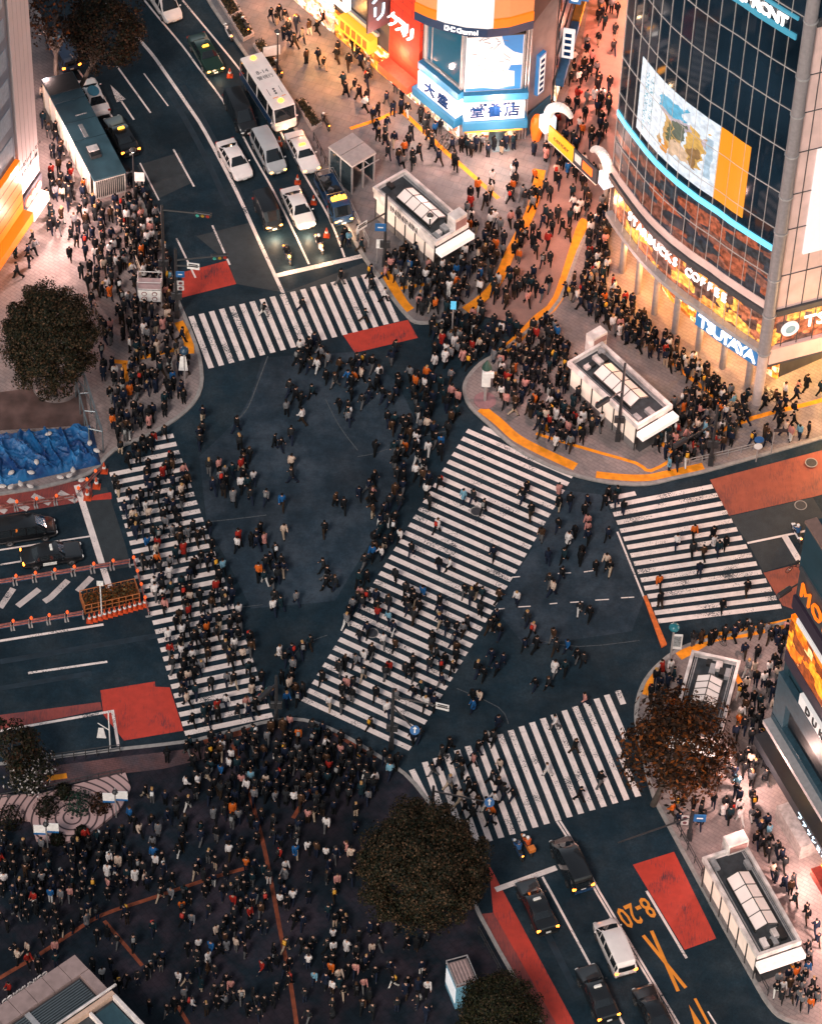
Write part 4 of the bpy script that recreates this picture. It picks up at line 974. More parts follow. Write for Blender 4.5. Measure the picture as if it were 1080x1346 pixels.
b=MB();A.slab(b,.1,AL-.5,2.05,2.3,.1,1.1);part(b,'entrance_awning',bk,mat('yellow_awning',(.75,.38,.05),.6))
b=MB();A.slab(b,-.1,AL-.1,2.3,3.2,.0,1.15);Bf.slab(b,0,BL_+.15,2.3,3.2,.0,1.1);part(b,'blue_band',bk,emis('blue_band_lit',(.02,.22,.45),.25,base=(.02,.12,.22)))
b=MB();A.slab(b,.0,AL-.35,3.25,5.2,.0,.9);Bf.slab(b,.4,BL_+.05,3.25,5.2,.0,.85);part(b,'sign_board',bk,WLIT)
for i,ch in enumerate('堂書店'): A.text(ch,AL*(.2+.27*i),4.15,1.35,BLUET,bk,.93,bold=.012)
for i,ch in enumerate('大盛'): Bf.text(ch,BL_*(.38+.32*i),4.1,1.35,BLUET,bk,.9,bold=.012)
A.text('文庫・雑誌・新刊書',AL*.5,5.0,.34,BLUET,bk,.93)
b=MB();A.slab(b,-.1,AL-.1,5.25,6.0,.0,.75);Bf.slab(b,.2,BL_+.1,5.25,6.0,.0,.7);part(b,'upper_blue_band',bk,BW)
b=MB();A.slab(b,0,AL-.7,6.1,12.4,.0,.35);part(b,'billboard',bk,emis('billboard_white',(.97,.95,.96),.42,base=(.45,.44,.45)))
# plain abstract stand-in artwork: blue fields and grey brush strokes
b=MB()
def patch(face,pts,o):
    vs=[face.pt(u,z,o) for u,z in pts];b.add(vs,[tuple(range(len(vs)))])
patch(A,[(AL-.75,12.3),(AL-2.6,12.3),(AL-2.3,11.2),(AL-1.5,10.4),(AL-.75,10.1)],.36)
patch(A,[(AL-.75,6.2),(AL-1.3,6.2),(AL-1.35,8.2),(AL-1.9,8.3),(AL-1.7,8.9),(AL-.75,8.9)],.36)
patch(A,[(.05,6.15),(AL-.75,6.15),(AL-.75,6.5),(.05,6.5)],.365)
b2=b;part(b,'billboard_artwork',bk,emis('billboard_blue',(.03,.28,.68),.4,base=(.02,.12,.3)))
b=MB();rr=random.Random(5)
for i in range(26):
    u=rr.uniform(.5,AL-2.2);z=rr.uniform(6.9,12.0);l=rr.uniform(.2,.9);a=rr.uniform(-1,1)
    patch(A,[(u,z),(u+l*math.cos(a),z+l*math.sin(a)),(u+l*math.cos(a),z+l*math.sin(a)+.09),(u,z+.07)],.36)
part(b,'billboard_stroke',bk,mat('billboard_grey',(.18,.16,.18),.5))
b=MB();Bf.slab(b,.6,BL_-.2,6.4,13.4,.0,.12);part(b,'side_window',bk,mat('blue_window',(.01,.045,.075),.08,em=(.02,.16,.24),es=.35))
b=MB();Bf.slab(b,.5,.7,6.2,13.6,.0,.3);Bf.slab(b,BL_-.25,BL_-.05,6.2,13.6,.0,.3);Bf.slab(b,.5,BL_-.05,6.1,6.35,.0,.3);Bf.slab(b,.5,BL_-.05,13.3,13.5,.0,.3);Bf.slab(b,1.2,1.3,6.3,13.3,.0,.16);part(b,'window_frame',bk,STEEL)
b=MB()
for k in range(6): A.slab(b,.25+k*(AL-1)/6,.15+(k+1)*(AL-1)/6,12.6,14.2,.0,.25)
part(b,'pale_panel',bk,mat('pale_panel',(.62,.50,.48),.5))
b=MB();A.slab(b,0,AL-.6,12.42,12.58,.0,.55);Bf.slab(b,.4,BL_,13.6,13.75,.0,.5)
for k in range(6):
    u=.4+k*(AL-1.2)/5;b.tube(A.pt(u,12.5,.5),A.pt(u,14.1,.2),.05,n=6);u=.6+k*(BL_-1)/5;b.tube(Bf.pt(u,13.7,.45),Bf.pt(u,15,.1),.05,n=6)
part(b,'lamp_bracket',bk,BLACKP)
# drum shaped upper screen
arc=[G(545,24,14.6),G(562,32,14.6),G(585,40,14.6),G(612,46,14.6),G(640,48,14.6),G(668,45,14.6),G(700,36,14.6)]
D=Face([p[:2] for p in arc]);DL=D.L
b=MB();D.slab(b,0,DL,14.6,15.5,-.4,.1);part(b,'drum_band',bk,mat('navy_band',(.02,.05,.12),.4))
D.letters('DHC Channel',DL*.28,DL*.55,15.05,.7,WTXT,bk,.14,extr=.02,sx=.9)
b=MB();D.slab(b,DL*.2,DL*.66,15.5,20,-.4,.05);part(b,'drum_screen',bk,WLIT)
for q0,q1 in((.66,1),(0,.2)):
    b=MB();D.slab(b,DL*q0,DL*q1,15.5,16.4,-.4,.1);part(b,'orange_band',bk,ORLIT)
for q0,q1 in((.66,1),(0,.2)): b=MB();D.slab(b,DL*q0,DL*q1,16.5,20,-.4,.0);part(b,'brick_panel',bk,emis('orange_brick_lit',(.85,.26,.10),.4))
b=MB();b.prism([tuple(D.pt(DL*k/8,0,-.4)[:2]) for k in range(9)]+[tuple(p) for p in body[3:]],14.3,30);part(b,'drum_core',bk,DARKW)
b=MB()
for u in(AL-.55,AL-.3,AL-.05): b.tube(A.pt(u,0,.15),A.pt(u,14,.15),.07,n=8)
part(b,'drain_pipe',bk,STEEL)
S3=Face([Br[:2],far[:2]],out=(Br+Vector((10,0,0))))
b=MB();S3.slab(b,.2,S3.L-.1,.1,2.6,.0,.06);part(b,'side_door',bk,mat('blue_shutter',(.03,.14,.25),.5))
b=MB();S3.slab(b,.8,1.7,4.5,9.0,.05,.4);vs_=part(b,'vertical_sign',bk,BLIT)
for i,ch in enumerate('BEETLES'[:6]): pass
b=MB();S3.slab(b,.85,1.65,4.6,8.8,.4,.42);part(b,'vertical_sign_face',bk,WLIT)
b=MB()
for k in range(6): S3.slab(b,1.0,1.5,4.8+k*.66,5.15+k*.66,.42,.44)
part(b,'vertical_sign_mark',bk,BLUET)
# ---- shops left of the bookshop along one facade line
Q0=G(380,-5);Ln=Face([Q0[:2],Bk[:2]])
uR0=Ln.uz(513,104)[0];uR1=Ln.L-.1
dp=(Ln.P[1]-Ln.P[0]).normalized();back=Vector((-dp.y,dp.x,0))
if back.y<0: back=-back
def block(u0,u1,z,off=-.15): 
    return [tuple((Ln.pt(u0,0,off))[:2]),tuple((Ln.pt(u1,0,off))[:2]),tuple((Ln.pt(u1,0,off)+back*12)[:2]),tuple((Ln.pt(u0,0,off)+back*12)[:2])]
c=Ln.pt(uR0,0)
rb=empty('drugstore_building',(c.x,c.y,0),'red fronted drugstore with big white katakana letters','shop building')
REDW=bpy.data.materials.new('red_tile_wall');REDW.use_nodes=True
_n=REDW.node_tree;_b=_n.nodes['Principled BSDF'];_br=_n.nodes.new('ShaderNodeTexBrick');_br.inputs['Scale'].default_value=1;_br.inputs['Brick Width'].default_value=1.6;_br.inputs['Row Height'].default_value=.8;_br.inputs['Mortar Size'].default_value=.03
_br.inputs['Color1'].default_value=(.72,.05,.02,1);_br.inputs['Color2'].default_value=(.62,.045,.02,1);_br.inputs['Mortar'].default_value=(.3,.03,.02,1)
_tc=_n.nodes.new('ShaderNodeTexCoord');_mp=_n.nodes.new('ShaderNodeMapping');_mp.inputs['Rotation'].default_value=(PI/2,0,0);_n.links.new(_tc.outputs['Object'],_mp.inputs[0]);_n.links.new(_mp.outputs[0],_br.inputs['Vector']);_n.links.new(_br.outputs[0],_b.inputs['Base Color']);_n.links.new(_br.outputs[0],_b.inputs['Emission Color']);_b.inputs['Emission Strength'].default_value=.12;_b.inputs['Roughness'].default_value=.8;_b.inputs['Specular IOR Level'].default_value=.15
b=MB();b.prism(block(uR0,uR1,0),0,28);part(b,'building_core',rb,DARKW)
b=MB();Ln.slab(b,uR0,uR1-.1,3.1,26,-.1,.25);part(b,'red_wall',rb,REDW)
b=MB();Ln.slab(b,uR0,uR1-.1,2.3,3.1,.0,1.5);part(b,'awning',rb,mat('red_awning',(.6,.07,.03),.6,var=.2))
b=MB();Ln.slab(b,uR0,uR1-.1,.1,2.3,-.1,.02);part(b,'shopfront',rb,SHOPB)
u,z=Ln.uz(533,33)
Ln.letters('クスリ',Ln.uz(517,20)[0],Ln.uz(549,45)[0],z,1.9,WTXT,rb,.5,extr=.15,bold=.0,sx=.8)
# projecting sign
ps=Ln.pt(uR0-.2,0);pn=Ln.frame(0)[1]
PF=Face([(ps)[:2],(ps+pn*2.6)[:2]])
b=MB();PF.slab(b,.1,2.6,7.0,14,-.1,.1);part(b,'projecting_sign',rb,mat('dark_sign',(.06,.03,.035),.5))
for i,ch in enumerate('クスリ'): PF.text(ch,1.4,12.9-2.1*i,2.0,emis('pale_blue_letters',(.6,.85,1),1.4),rb,.12,bold=.012)
uS0=Ln.uz(440,56)[0]
c=Ln.pt(uS0,0)
nb=empty('noodle_shop_building',(c.x,c.y,0),'dark narrow building with glowing amber shopfront beside the red drugstore','shop building')
b=MB();b.prism(block(uS0,uR0-.3,0),0,26);part(b,'building_core',nb,DARKW)
b=MB();Ln.slab(b,uS0,uR0-.3,.1,3.0,-.1,.05);part(b,'shopfront',nb,SHOPW)
b=MB();Ln.slab(b,uS0+1.5,uR0-1.8,2.4,3.9,.05,.9);part(b,'sign_board',nb,YLIT)
b=MB()
for k in range(5): Ln.slab(b,uS0+1.8+k*.75,uS0+2.3+k*.75,2.7,3.6,.9,.93)
part(b,'sign_mark',nb,mat('brown_mark',(.22,.08,.01),.6))
b=MB();Ln.slab(b,uR0-1.5,uR0-.5,7,24,.0,.3);part(b,'vertical_sign',nb,YLIT)
for z in(4.2,8): b=MB();Ln.slab(b,uS0,uR0-1.6,z,z+.4,.0,.3);part(b,'ledge',nb,STEEL)
for z in(4.9,8.8): b=MB();Ln.slab(b,uS0+.5,uR0-1.8,z,z+2.7,-.1,.02);part(b,'upper_window',nb,DIMF)
u0=Ln.uz(392,5)[0]
c=Ln.pt(2,0)
gb=empty('game_shop_building',(c.x,c.y,0),'dark shop building with long white lettered signboard at the top edge','shop building')
b=MB();b.prism(block(-14,uS0-.2,0),0,24);part(b,'building_core',gb,DARKW)
b=MB();Ln.slab(b,-14,uS0-.2,.1,3.2,-.1,.05);part(b,'shopfront',gb,SHOPB)
b=MB();Ln.slab(b,uS0-7,uS0+2.2,4.6,7.4,.1,.7);part(b,'sign_board',gb,emis('pale_sign_lit',(.9,.85,.85),.75))
for i,ch in enumerate('ゲーム館'): Ln.text(ch,uS0-.2+(-2.6+i*1.15)*1.0+.6,6.0,1.25,BLKT,gb,.73,bold=.012)
for z0_,u1_ in((7.5,1.6),(3.3,-.2)): b=MB();Ln.slab(b,-14,uS0+u1_,z0_,z0_+.35,.0,.7);part(b,'ledge',gb,emis('cool_light_strip',(.5,.75,.85),.5))
# ---- buildings along the narrow street
Rk=G(765,0);SD=Face([(far+Vector((.3,.6,0)))[:2],(Rk+(Rk-far).normalized()*14)[:2]],out=far+Vector((10,0,0)))
sd=(SD.P[1]-SD.P[0]).normalized();sb_=Vector((-sd.y,sd.x,0))
if sb_.x>0: sb_=-sb_
cols=[((.10,.12,.15),'narrow blue grey shop with vertical signs next to the bookshop'),((.16,.13,.13),'brown shop with a hanging white lantern sign on the narrow street'),((.08,.10,.13),'dark shop with amber front at the top end of the narrow street')]
us=[0,SD.L*.27,SD.L*.5,SD.L]
for i in range(3):
    c=SD.pt(us[i],0);o=empty('street_shop_building',(c.x,c.y,0),cols[i][1],'shop building')
    a0,a1=us[i]+.1,us[i+1]-.1
    b=MB();b.prism([tuple(SD.pt(a0,0,-.1)[:2]),tuple(SD.pt(a1,0,-.1)[:2]),tuple((SD.pt(a1,0,-.1)+sb_*7)[:2]),tuple((SD.pt(a0,0,-.1)+sb_*7)[:2])],0,18+3*i);part(b,'building_core',o,mat('street_wall%d'%i,cols[i][0],.6,var=.25))
    b=MB();SD.slab(b,a0,a1,.1,2.8,-.05,.05);part(b,'shopfront',o,[SHOPB,SHOPW,SHOPW][i])
    b=MB();SD.slab(b,a0,a1,2.9,3.7,.0,.7);part(b,'awning',o,[mat('blue_awning',(.03,.12,.25),.5),mat('amber_awning',(.7,.32,.03),.5),BLUET][i])
    for k,z in enumerate((4.6,8.8,13)):
        uu=a0+(a1-a0)*(.25+.3*k%1);pp=SD.pt(uu,0);nn_=SD.frame(0)[1];PFk=Face([pp[:2],(pp+nn_*1.1)[:2]])
        b=MB();PFk.slab(b,.1,1.1,z,z+3.2,-.12,.12);part(b,'projecting_sign',o,[WLIT,BLIT,YLIT][(k+i)%3])
        b=MB()
        for q in range(4): PFk.slab(b,.3,.85,z+.3+q*.7,z+.7+q*.7,.12,.14)
        part(b,'sign_mark',o,[BLUET,WTXT,BLKT][(k+i)%3])
    b=MB()
    for z in(4.5,7.8,11,14.2): SD.slab(b,a0+.4,a1-.4,z,z+1.7,-.05,.04)
    part(b,'window',o,DIMF)
# ---- building at the left edge
P1=G(51,272);P2=G(24,312);ld=(P2-P1).normalized()
LF=Face([P1[:2],(P1+ld*14)[:2]])
lb=empty('white_slab_building',(P1.x,P1.y,0),'white panelled building with small black lettering above round lanterns','building')
lbk=Vector((-1,.0,0))
b=MB();b.prism([tuple(LF.pt(0,0,-.3)[:2]),tuple(LF.pt(14,0,-.3)[:2]),tuple((LF.pt(14,0,-.3)+Vector((-16,2,0)))[:2]),tuple((LF.pt(0,0,-.3)+Vector((-16,2,0)))[:2])],0,42);part(b,'building_core',lb,DARKW)
WP=mat('white_pink_panel',(.62,.53,.54),.5,var=.05,scale=.5)
uP=LF.uz(13,200)[0];uP2=LF.uz(24,262)[0]
b=MB();LF.slab(b,.02,uP2,4.4,42,-.25,.3);part(b,'white_wall',lb,WP)
b=MB()
for k in range(1,5): LF.slab(b,uP2*k/5-.015,uP2*k/5+.015,4.4,42,.3,.315)
part(b,'panel_joint',lb,mat('joint_grey',(.4,.35,.36),.6))
u,z=LF.uz(32,212)
for i,s in enumerate(('SHIBUYA FLATS','EST. 1988 TOKYO')): pass
LF.text('ショッピング・ビル',u,z+.35,.55,BLKT,lb,.32,extr=.01);LF.text('渋谷センター館',u,z-.45,.5,BLKT,lb,.32,extr=.01)
b=MB();LF.slab(b,.1,uP2+.1,2.6,4.3,.0,.5);part(b,'fascia',lb,mat('dark_fascia',(.03,.03,.045),.5))
for k in range(3):
    b=MB();c=LF.pt(.9+k*(uP2-1.2)/2.4,3.45,.5);nn_=LF.frame(0)[1];b.tube(c,c+nn_*.12,.52,n=18);part(b,'round_lantern',lb,emis('pink_lantern',(.75,.25,.18),.7))
b=MB();LF.slab(b,.1,uP2+.2,.1,2.5,.0,.3);part(b,'shopfront',lb,SHOPB)
b=MB();LF.slab(b,.3,uP2-.3,1.6,2.55,.3,1.2);part(b,'lit_canopy',lb,emis('cream_canopy',(1,.9,.7),.5,base=(.5,.45,.36)))
ob=empty('orange_front_building',tuple(LF.pt(uP2+.6,0)),'shop building with tall orange sign and orange canopy, left edge','shop building')
b=MB();LF.slab(b,uP2+.5,13,3.6,9.2,.0,.7);part(b,'orange_sign',ob,ORLIT)
b=MB()
for k in range(4): LF.slab(b,uP2+.6,12.9,4.6+k*1.2,4.66+k*1.2,.7,.72)
part(b,'sign_joint',ob,mat('brown_mark',(.22,.08,.01),.6))
b=MB();LF.slab(b,uP2+.5,13,9.3,42,-.2,.3);part(b,'upper_wall',ob,mat('blue_grey_upper',(.12,.16,.22),.4,var=.3,scale=.4))
b=MB()
for k in range(9): LF.slab(b,uP2+.9,12.8,10+k*3.2,12+k*3.2,.3,.34)
part(b,'upper_window',ob,mat('pale_window',(.35,.42,.5),.15))
b=MB();LF.slab(b,uP2+.4,13,2.5,3.5,.0,1.5);part(b,'canopy',ob,ORLIT)
b=MB();LF.slab(b,uP2+.5,13,.1,2.5,.0,.1);part(b,'shopfront',ob,SHOPW)
# ---- building at the lower right edge
K1=G(1012,990);kd=(G(1040,1037)-K1).normalized();KF=Face([K1[:2],(K1+kd*40)[:2]])
kb=empty('parapet_building',(K1.x,K1.y,0),'dark blue building with parapet roof, orange billboard and shop signs','building')
kr=Vector((kd.y,-kd.x,0))
if kr.x<0: kr=-kr
KW=mat('teal_wall',(.015,.045,.065),.5,var=.2,scale=.5)
def kz(px,py): return KF.uz(px,py)[1]
KT=26.5
b=MB();b.prism([tuple(KF.pt(0,0,-.2)[:2]),tuple(KF.pt(40,0,-.2)[:2]),tuple((KF.pt(40,0,-.2)+kr*18)[:2]),tuple((KF.pt(0,0,-.2)+kr*18)[:2])],0,KT-1.2);part(b,'building_core',kb,KW)
b=MB();KF.slab(b,0,40,21.5,KT,-.5,.1)
pa=KF.pt(0,0,0);b.prism([tuple(pa[:2]),tuple((pa+kd*.6)[:2]),tuple((pa+kd*.6+kr*18)[:2]),tuple((pa+kr*18)[:2])],0.05,KT);part(b,'parapet',kb,KW)
b=MB();KF.slab(b,-.05,40,KT,KT+.25,-.7,.2);part(b,'coping',kb,mat('brown_coping',(.20,.12,.10),.6))
b=MB();KF.slab(b,.3,40,19.2,22.2,-.1,.2);part(b,'letter_band',kb,DARKW)
for i,ch in enumerate('MODE OFF HALL'):
    if ch!=' ': KF.text(ch,1.8+i*1.7,20.7,2.0,ORLIT,kb,.4,extr=.08,bold=.0)
b=MB();KF.slab(b,.2,40,17.7,19.0,.0,.35);part(b,'dark_band',kb,mat('plum_band',(.03,.022,.04),.5))
b=MB();KF.slab(b,1.2,40,17.05,17.55,.0,.4);part(b,'white_strip',kb,emis('white_strip_lit',(.9,.85,.82),.35,base=(.4,.38,.37)))
b=MB();KF.slab(b,.3,40,13.0,16.9,.0,.3);part(b,'orange_billboard',kb,shopfront('orange_billboard',[(1,.24,.008),(.85,.16,.005),(1,.33,.02),(.25,.05,.01),(1,.6,.25),(1,.22,.01),(.08,.02,.01)],.62,.6,.3,.5))
b=MB();KF.slab(b,.2,40,11.5,12.8,-.05,.25);part(b,'dark_band',kb,mat('plum_band',(.03,.022,.04),.5))
b=MB();KF.slab(b,3.2,40,10.2,11.3,.0,.45);part(b,'white_sign',kb,emis('white_sign_dim',(.9,.85,.82),.35,base=(.4,.38,.37)))
for i,ch in enumerate('DUKKAN'): KF.text(ch,4.6+i*1.05,10.75,1.0,BLKT,kb,.48,bold=.012)
b=MB();KF.slab(b,0,40,7.9,10.0,-.1,.4);KF.slab(b,0,1.6,4.6,7.9,-.1,.4);KF.slab(b,0,40,4.6,5.2,-.1,.45);part(b,'teal_eaves',kb,mat('teal_eaves',(.025,.06,.085),.4,var=.25))
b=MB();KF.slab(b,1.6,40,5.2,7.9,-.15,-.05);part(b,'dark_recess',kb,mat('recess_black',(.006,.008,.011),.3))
b=MB();KF.slab(b,0,40,4.2,4.6,.0,1.1);part(b,'gutter',kb,STEEL)
b=MB();KF.slab(b,.3,40,2.7,4.15,.0,.2);part(b,'lit_window',kb,shopfront('window_display',[(1,.5,.08),(.12,.10,.12),(1,.75,.4),(.05,.05,.06),(.9,.3,.05)],1.0,.8,.5))
b=MB();KF.slab(b,-.2,40,1.75,2.7,.0,1.5);part(b,'black_canopy',kb,mat('black_canopy',(.012,.016,.022),.5))
KF.text('ファッション館 ビル',10.5,2.2,.75,emis('pale_blue_letters',(.6,.85,1),1.4),kb,1.53,extr=.02)
b=MB();KF.slab(b,2,40,.1,1.7,-.05,.06);part(b,'shopfront',kb,SHOPB)
b=MB();KF.slab(b,12,26,1.9,2.6,1.5,3.0);part(b,'red_awning',kb,mat('dark_red_awning',(.22,.03,.02),.5,var=.3))
b=MB();KF.slab(b,12,26,2.61,2.75,1.7,2.2);part(b,'awning_light',kb,emis('red_neon',(1,.12,.02),1.6))
b=MB();KF.slab(b,12,26,2.2,3.0,1.52,1.66);part(b,'yellow_neon',kb,YLIT)
b=MB();KF.slab(b,5.5,9.5,.1,1.6,.1,2.4);part(b,'white_kiosk',kb,mat('kiosk_white',(.34,.31,.30),.5,var=.3))
# taller dark building beyond the parapet, right edge
t0_=K1+kr*4.5-kd*3.5
tb2=empty('dark_side_building',(t0_.x,t0_.y,0),'tall dark building behind the teal parapet building, right edge','building')
q=[t0_+kr*2.2,t0_+kr*16,t0_+kr*16+kd*2.6,t0_+kr*2.2+kd*2.6]
b=MB();b.prism([tuple(p[:2]) for p in q],0,34);part(b,'wall',tb2,DARKW)
b=MB();a=q[0]
for z in range(3,32,4): b.box(((a+kr*5).x,(a+kr*5).y,z),(5,.3,1.6),rz=math.atan2(kr.y,kr.x))
part(b,'window',tb2,DIMF)
# ---------------------------------------------------------------- entrances, shelters, kiosks
GLASSL=mat('lit_frosted_glass',(.75,.62,.55),.25,em=(1,.74,.58),es=.28,var=.1,scale=1.2);GLASSR=mat('roof_glass',(.60,.50,.48),.18,em=(1,.80,.70),es=.24,var=.12,scale=.9)
WFRAME=mat('white_frame',(.70,.63,.61),.5,var=.38,scale=1.1);DROOF=mat('dark_roof_deck',(.035,.042,.05),.7,var=.35,scale=2);PLANT_=mat('grey_machine',(.30,.30,.31),.6,var=.25);GLASSD=mat('clear_dark_glass',(.03,.045,.055),.08,var=.2)
class Quad:
    """a roof given by its four corners in the photograph at height z"""
    def __init__(s,a,b,c,d,z):   # a-b one short side, d-c the other; a-d and b-c long sides
        s.A,s.B,s.C,s.D=[G(*p,z) for p in(a,b,c,d)];s.z=z
        m0=(s.A+s.B)/2;m1=(s.D+s.C)/2;s.y=(m1-m0);s.L=s.y.length;s.y.normalize();s.x=Vector((s.y.y,-s.y.x,0));w=((s.B-s.A).dot(s.x)+(s.C-s.D).dot(s.x))/2
        if w<0: s.x=-s.x;w=-w
        s.W=w;s.o=(s.A+s.B+s.C+s.D)/4
    def M(s):
        # local: x across, y along, origin on the ground under the centre
        return math.atan2(s.x.y,s.x.x) , (s.o.x,s.o.y,0)
def entrance(name,label,q,h=3.3,cat='subway entrance',sky=(.25,.78),letters=None,canopy=True,lit_sides=(True,True),tower=None,base=HP):
    rz,loc=q.M();root=empty(name,(loc[0],loc[1],base),label,cat,rz);W_,L_=q.W/2,q.L/2
    flip=1 if Vector((math.cos(rz+PI/2),math.sin(rz+PI/2),0)).dot(q.y)>0 else -1
    H=h-base
    def P_(mb,nm,m=None,**k): return mb.build(nm,m,root,**k)
    b=MB();b.box((0,0,H-.42),(2*W_-.3,2*L_-.3,.1));P_(b,'roof_deck',DROOF)
    b=MB()
    for s in(-1,1): b.box((s*(W_-.12),0,H-.25),(.24,2*L_,.5));b.box((0,s*(L_-.12),H-.25),(2*W_-.482,.24,.5))
    P_(b,'parapet',WFRAME)
    # skylight with a ridge
    y0=(-1+2*sky[0])*L_;y1=(-1+2*sky[1])*L_;sw=W_*.52
    if flip<0: y0,y1=-y1,-y0
    n=4
    for s in(-1,1):
        b=MB();b.add([(0,y0,H+.35),(s*sw,y0,H-.1),(s*sw,y1,H-.1),(0,y1,H+.35),(0,y0,H+.30),(s*sw,y0,H-.15),(s*sw,y1,H-.15),(0,y1,H+.30)],[(0,1,2,3),(7,6,5,4),(0,4,5,1),(1,5,6,2),(2,6,7,3)]);P_(b,'skylight',GLASSR)
    b=MB()
    for k in range(n+1):
        y=y0+(y1-y0)*k/n
        for s in(-1,1): b.tube((0,y,H+.37),(s*sw,y,H-.07),.035,BLACKP,n=6)
    b.tube((0,y0,H+.38),(0,y1,H+.38),.04,BLACKP,n=6)
    for s in(-1,1): b.tube((s*sw,y0,H-.07),(s*sw,y1,H-.07),.04,BLACKP,n=6);b.box((s*(sw-.02),(y0+y1)/2,H-.26),(.06,y1-y0,.24),BLACKP)
    P_(b,'skylight_frame')
    rr=random.Random(len(label));b=MB()
    for k in range(7):
        y=rr.choice([rr.uniform(-L_+.5,y0-.5) if y0+L_>1.2 else y1+.6,rr.uniform(y1+.5,L_-.5) if L_-y1>1.2 else y0-.6]);hq=.25+.03*k;b.box((-W_*.62+W_*1.24*k/6,y,H-.368+hq/2),(rr.uniform(.3,.55)*min(1,W_/1.6),rr.uniform(.4,1.0),hq),[PLANT_,WFRAME,BLACKP][k%3])
    for s in(-1,1):
        b.tube((s*W_*.72,-L_+.4,H-.3),(s*W_*.72,L_-.4,H-.3),.06,PLANT_,n=6);b.tube((s*W_*.80,-L_+.4,H-.3),(s*W_*.80,L_-.4,H-.3),.04,PLANT_,n=6)
    P_(b,'roof_equipment')
    # walls
    for i,s in enumerate((-1,1)):
        b=MB();b.box((s*(W_-.2),0,.35),(.12,2*L_-.5,.7));P_(b,'low_wall',mat('granite_base',(.22,.20,.20),.5,var=.2))
        b=MB();b.box((s*(W_-.2),0,.7+(H-1.25)/2+.02),(.06,2*L_-.6,H-1.25));P_(b,'glass_wall',GLASSL if lit_sides[i] else GLASSD)
        b=MB()
        for k in range(7): b.box((s*(W_-.15),(-L_+.3)+(2*L_-.6)*k/6,H/2-.15),(.1,.09,H-.35))
        P_(b,'post',BLACKP)
    b=MB();b.box((0,-flip*(L_-.25),H/2-.1),(2*W_-.6,.1,H-.5));P_(b,'end_wall',WFRAME)
    b=MB();b.box((0,flip*(L_-.5),.03),(2*W_-.7,1.2,.02));
    for k in range(6): b.box((0,flip*(L_-1.0-.35*k),-.02-.0*k),(2*W_-.7,.05,.12-.01*k))
    P_(b,'stair',mat('stair_dark',(.05,.05,.055),.6))
    if canopy:
        b=MB();b.box((0,flip*(L_+.38),H-.95),(2*W_+.1,.75,.5));P_(b,'canopy',mat('white_canopy_lit',(.75,.70,.68),.4,em=(1,.9,.85),es=.35))
    if tower:
        b=MB();x,y,w,l,hh=tower;zb_=H-.3 if abs(y)<1 else 0;b.box((x*W_,y*L_*flip,(zb_+H+hh-.3)/2),(w,l,H+hh-.3-zb_));P_(b,'lift_shaft_head',WFRAME,bevel=.03)
        b=MB();b.box((x*W_,y*L_*flip+flip*(l/2+.02),H+hh/2-.35),(w*.85,.04,hh*.6));P_(b,'vent_panel',mat('reddish_panel',(.30,.17,.16),.5))
    if letters:
        s=letters[1];M=frameM((s*(W_+.03),0,H-.62),(0,s,0),(0,0,1));me=textmesh(letters[0],.85,.02,bold=.01);me.transform(M);me.materials.clear();me.materials.append(BLKT);t=bpy.data.objects.new('lettering',me);COL.objects.link(t);t.parent=root
        b=MB();b.box((s*(W_+.01),0,H-.62),(.03,2*L_-.4,.85));P_(b,'name_band',WFRAME)
    return root
entrance('subway_entrance','white subway entrance with black lettered side band by the tall lamp post',Quad((489.2,244.8),(532.4,221.8),(615.5,293),(573.5,318.6),3.6),3.6,letters=('ININININ',-1),tower=(.55,.86,1.3,1.0,1.5),lit_sides=(True,False))
entrance('subway_entrance','subway entrance on the round pavement in front of the glass tower',Quad((746.7,474.2),(790,449),(884,530),(838.3,561.7),3.4),3.4,tower=(.9,-1.12,1.5,.9,1.0))
entrance('subway_entrance','subway entrance partly covered by the reddish tree',Quad((910.8,855),(971.5,867.3),(948,972),(878,960),3.4),3.4,sky=(.28,.62))
entrance('subway_entrance','long subway entrance with bright side glass beside the lower avenue',Quad((921.7,1126.7),(980.8,1108),(1052,1236),(996.7,1258.3),3.5),3.5,tower=(.55,-1.03,1.6,1.0,1.1),lit_sides=(True,False))
# long shelter on the west pavement
q=Quad((54.4,104.8),(95,92),(165.6,225.6),(123.3,236.7),3.3);rz,loc=q.M()
sh=empty('long_shelter',(loc[0],loc[1],HP),'long flat roofed shelter with glowing side wall along the avenue','shelter',rz);Wd,Ld=q.W/2,q.L/2
RTEAL=mat('teal_roof',(.045,.10,.13),.45,var=.3,scale=.7)
fl=1 if Vector((math.cos(rz+PI/2),math.sin(rz+PI/2),0)).dot(q.y)>0 else -1
b=MB();b.box((0,0,3.08),(2*Wd,2*Ld,.16));b.build('roof',RTEAL,sh)
b=MB();b.box((0,-fl*Ld*.83,3.18),(2*Wd-.1,Ld*.32,.04));b.build('roof_mat',mat('black_roof_felt',(.02,.022,.025),.8,var=.3),sh)
b=MB()
for y in(-.5,-.1,.25): b.box((0,fl*Ld*y,3.17),(2*Wd,.05,.03))
b.build('roof_seam',mat('dark_seam',(.02,.045,.06),.6),sh)
b=MB();b.box((.3*fl,fl*Ld*.55,3.34),(.9,1.1,.35));b.build('roof_hatch',BLACKP,sh);b=MB();b.box((.3*fl,fl*Ld*.50,3.56),(.9,.7,.05),M=Matrix.Translation((0,0,0)));b.build('hatch_lid',WFRAME,sh)
b=MB();b.box((.2*fl,fl*Ld*.1,3.19),(.35,1.6,.05));b.box((-.3*fl,-fl*Ld*.2,3.19),(1.0,.1,.05));b.build('roof_strip',PLANT_,sh)
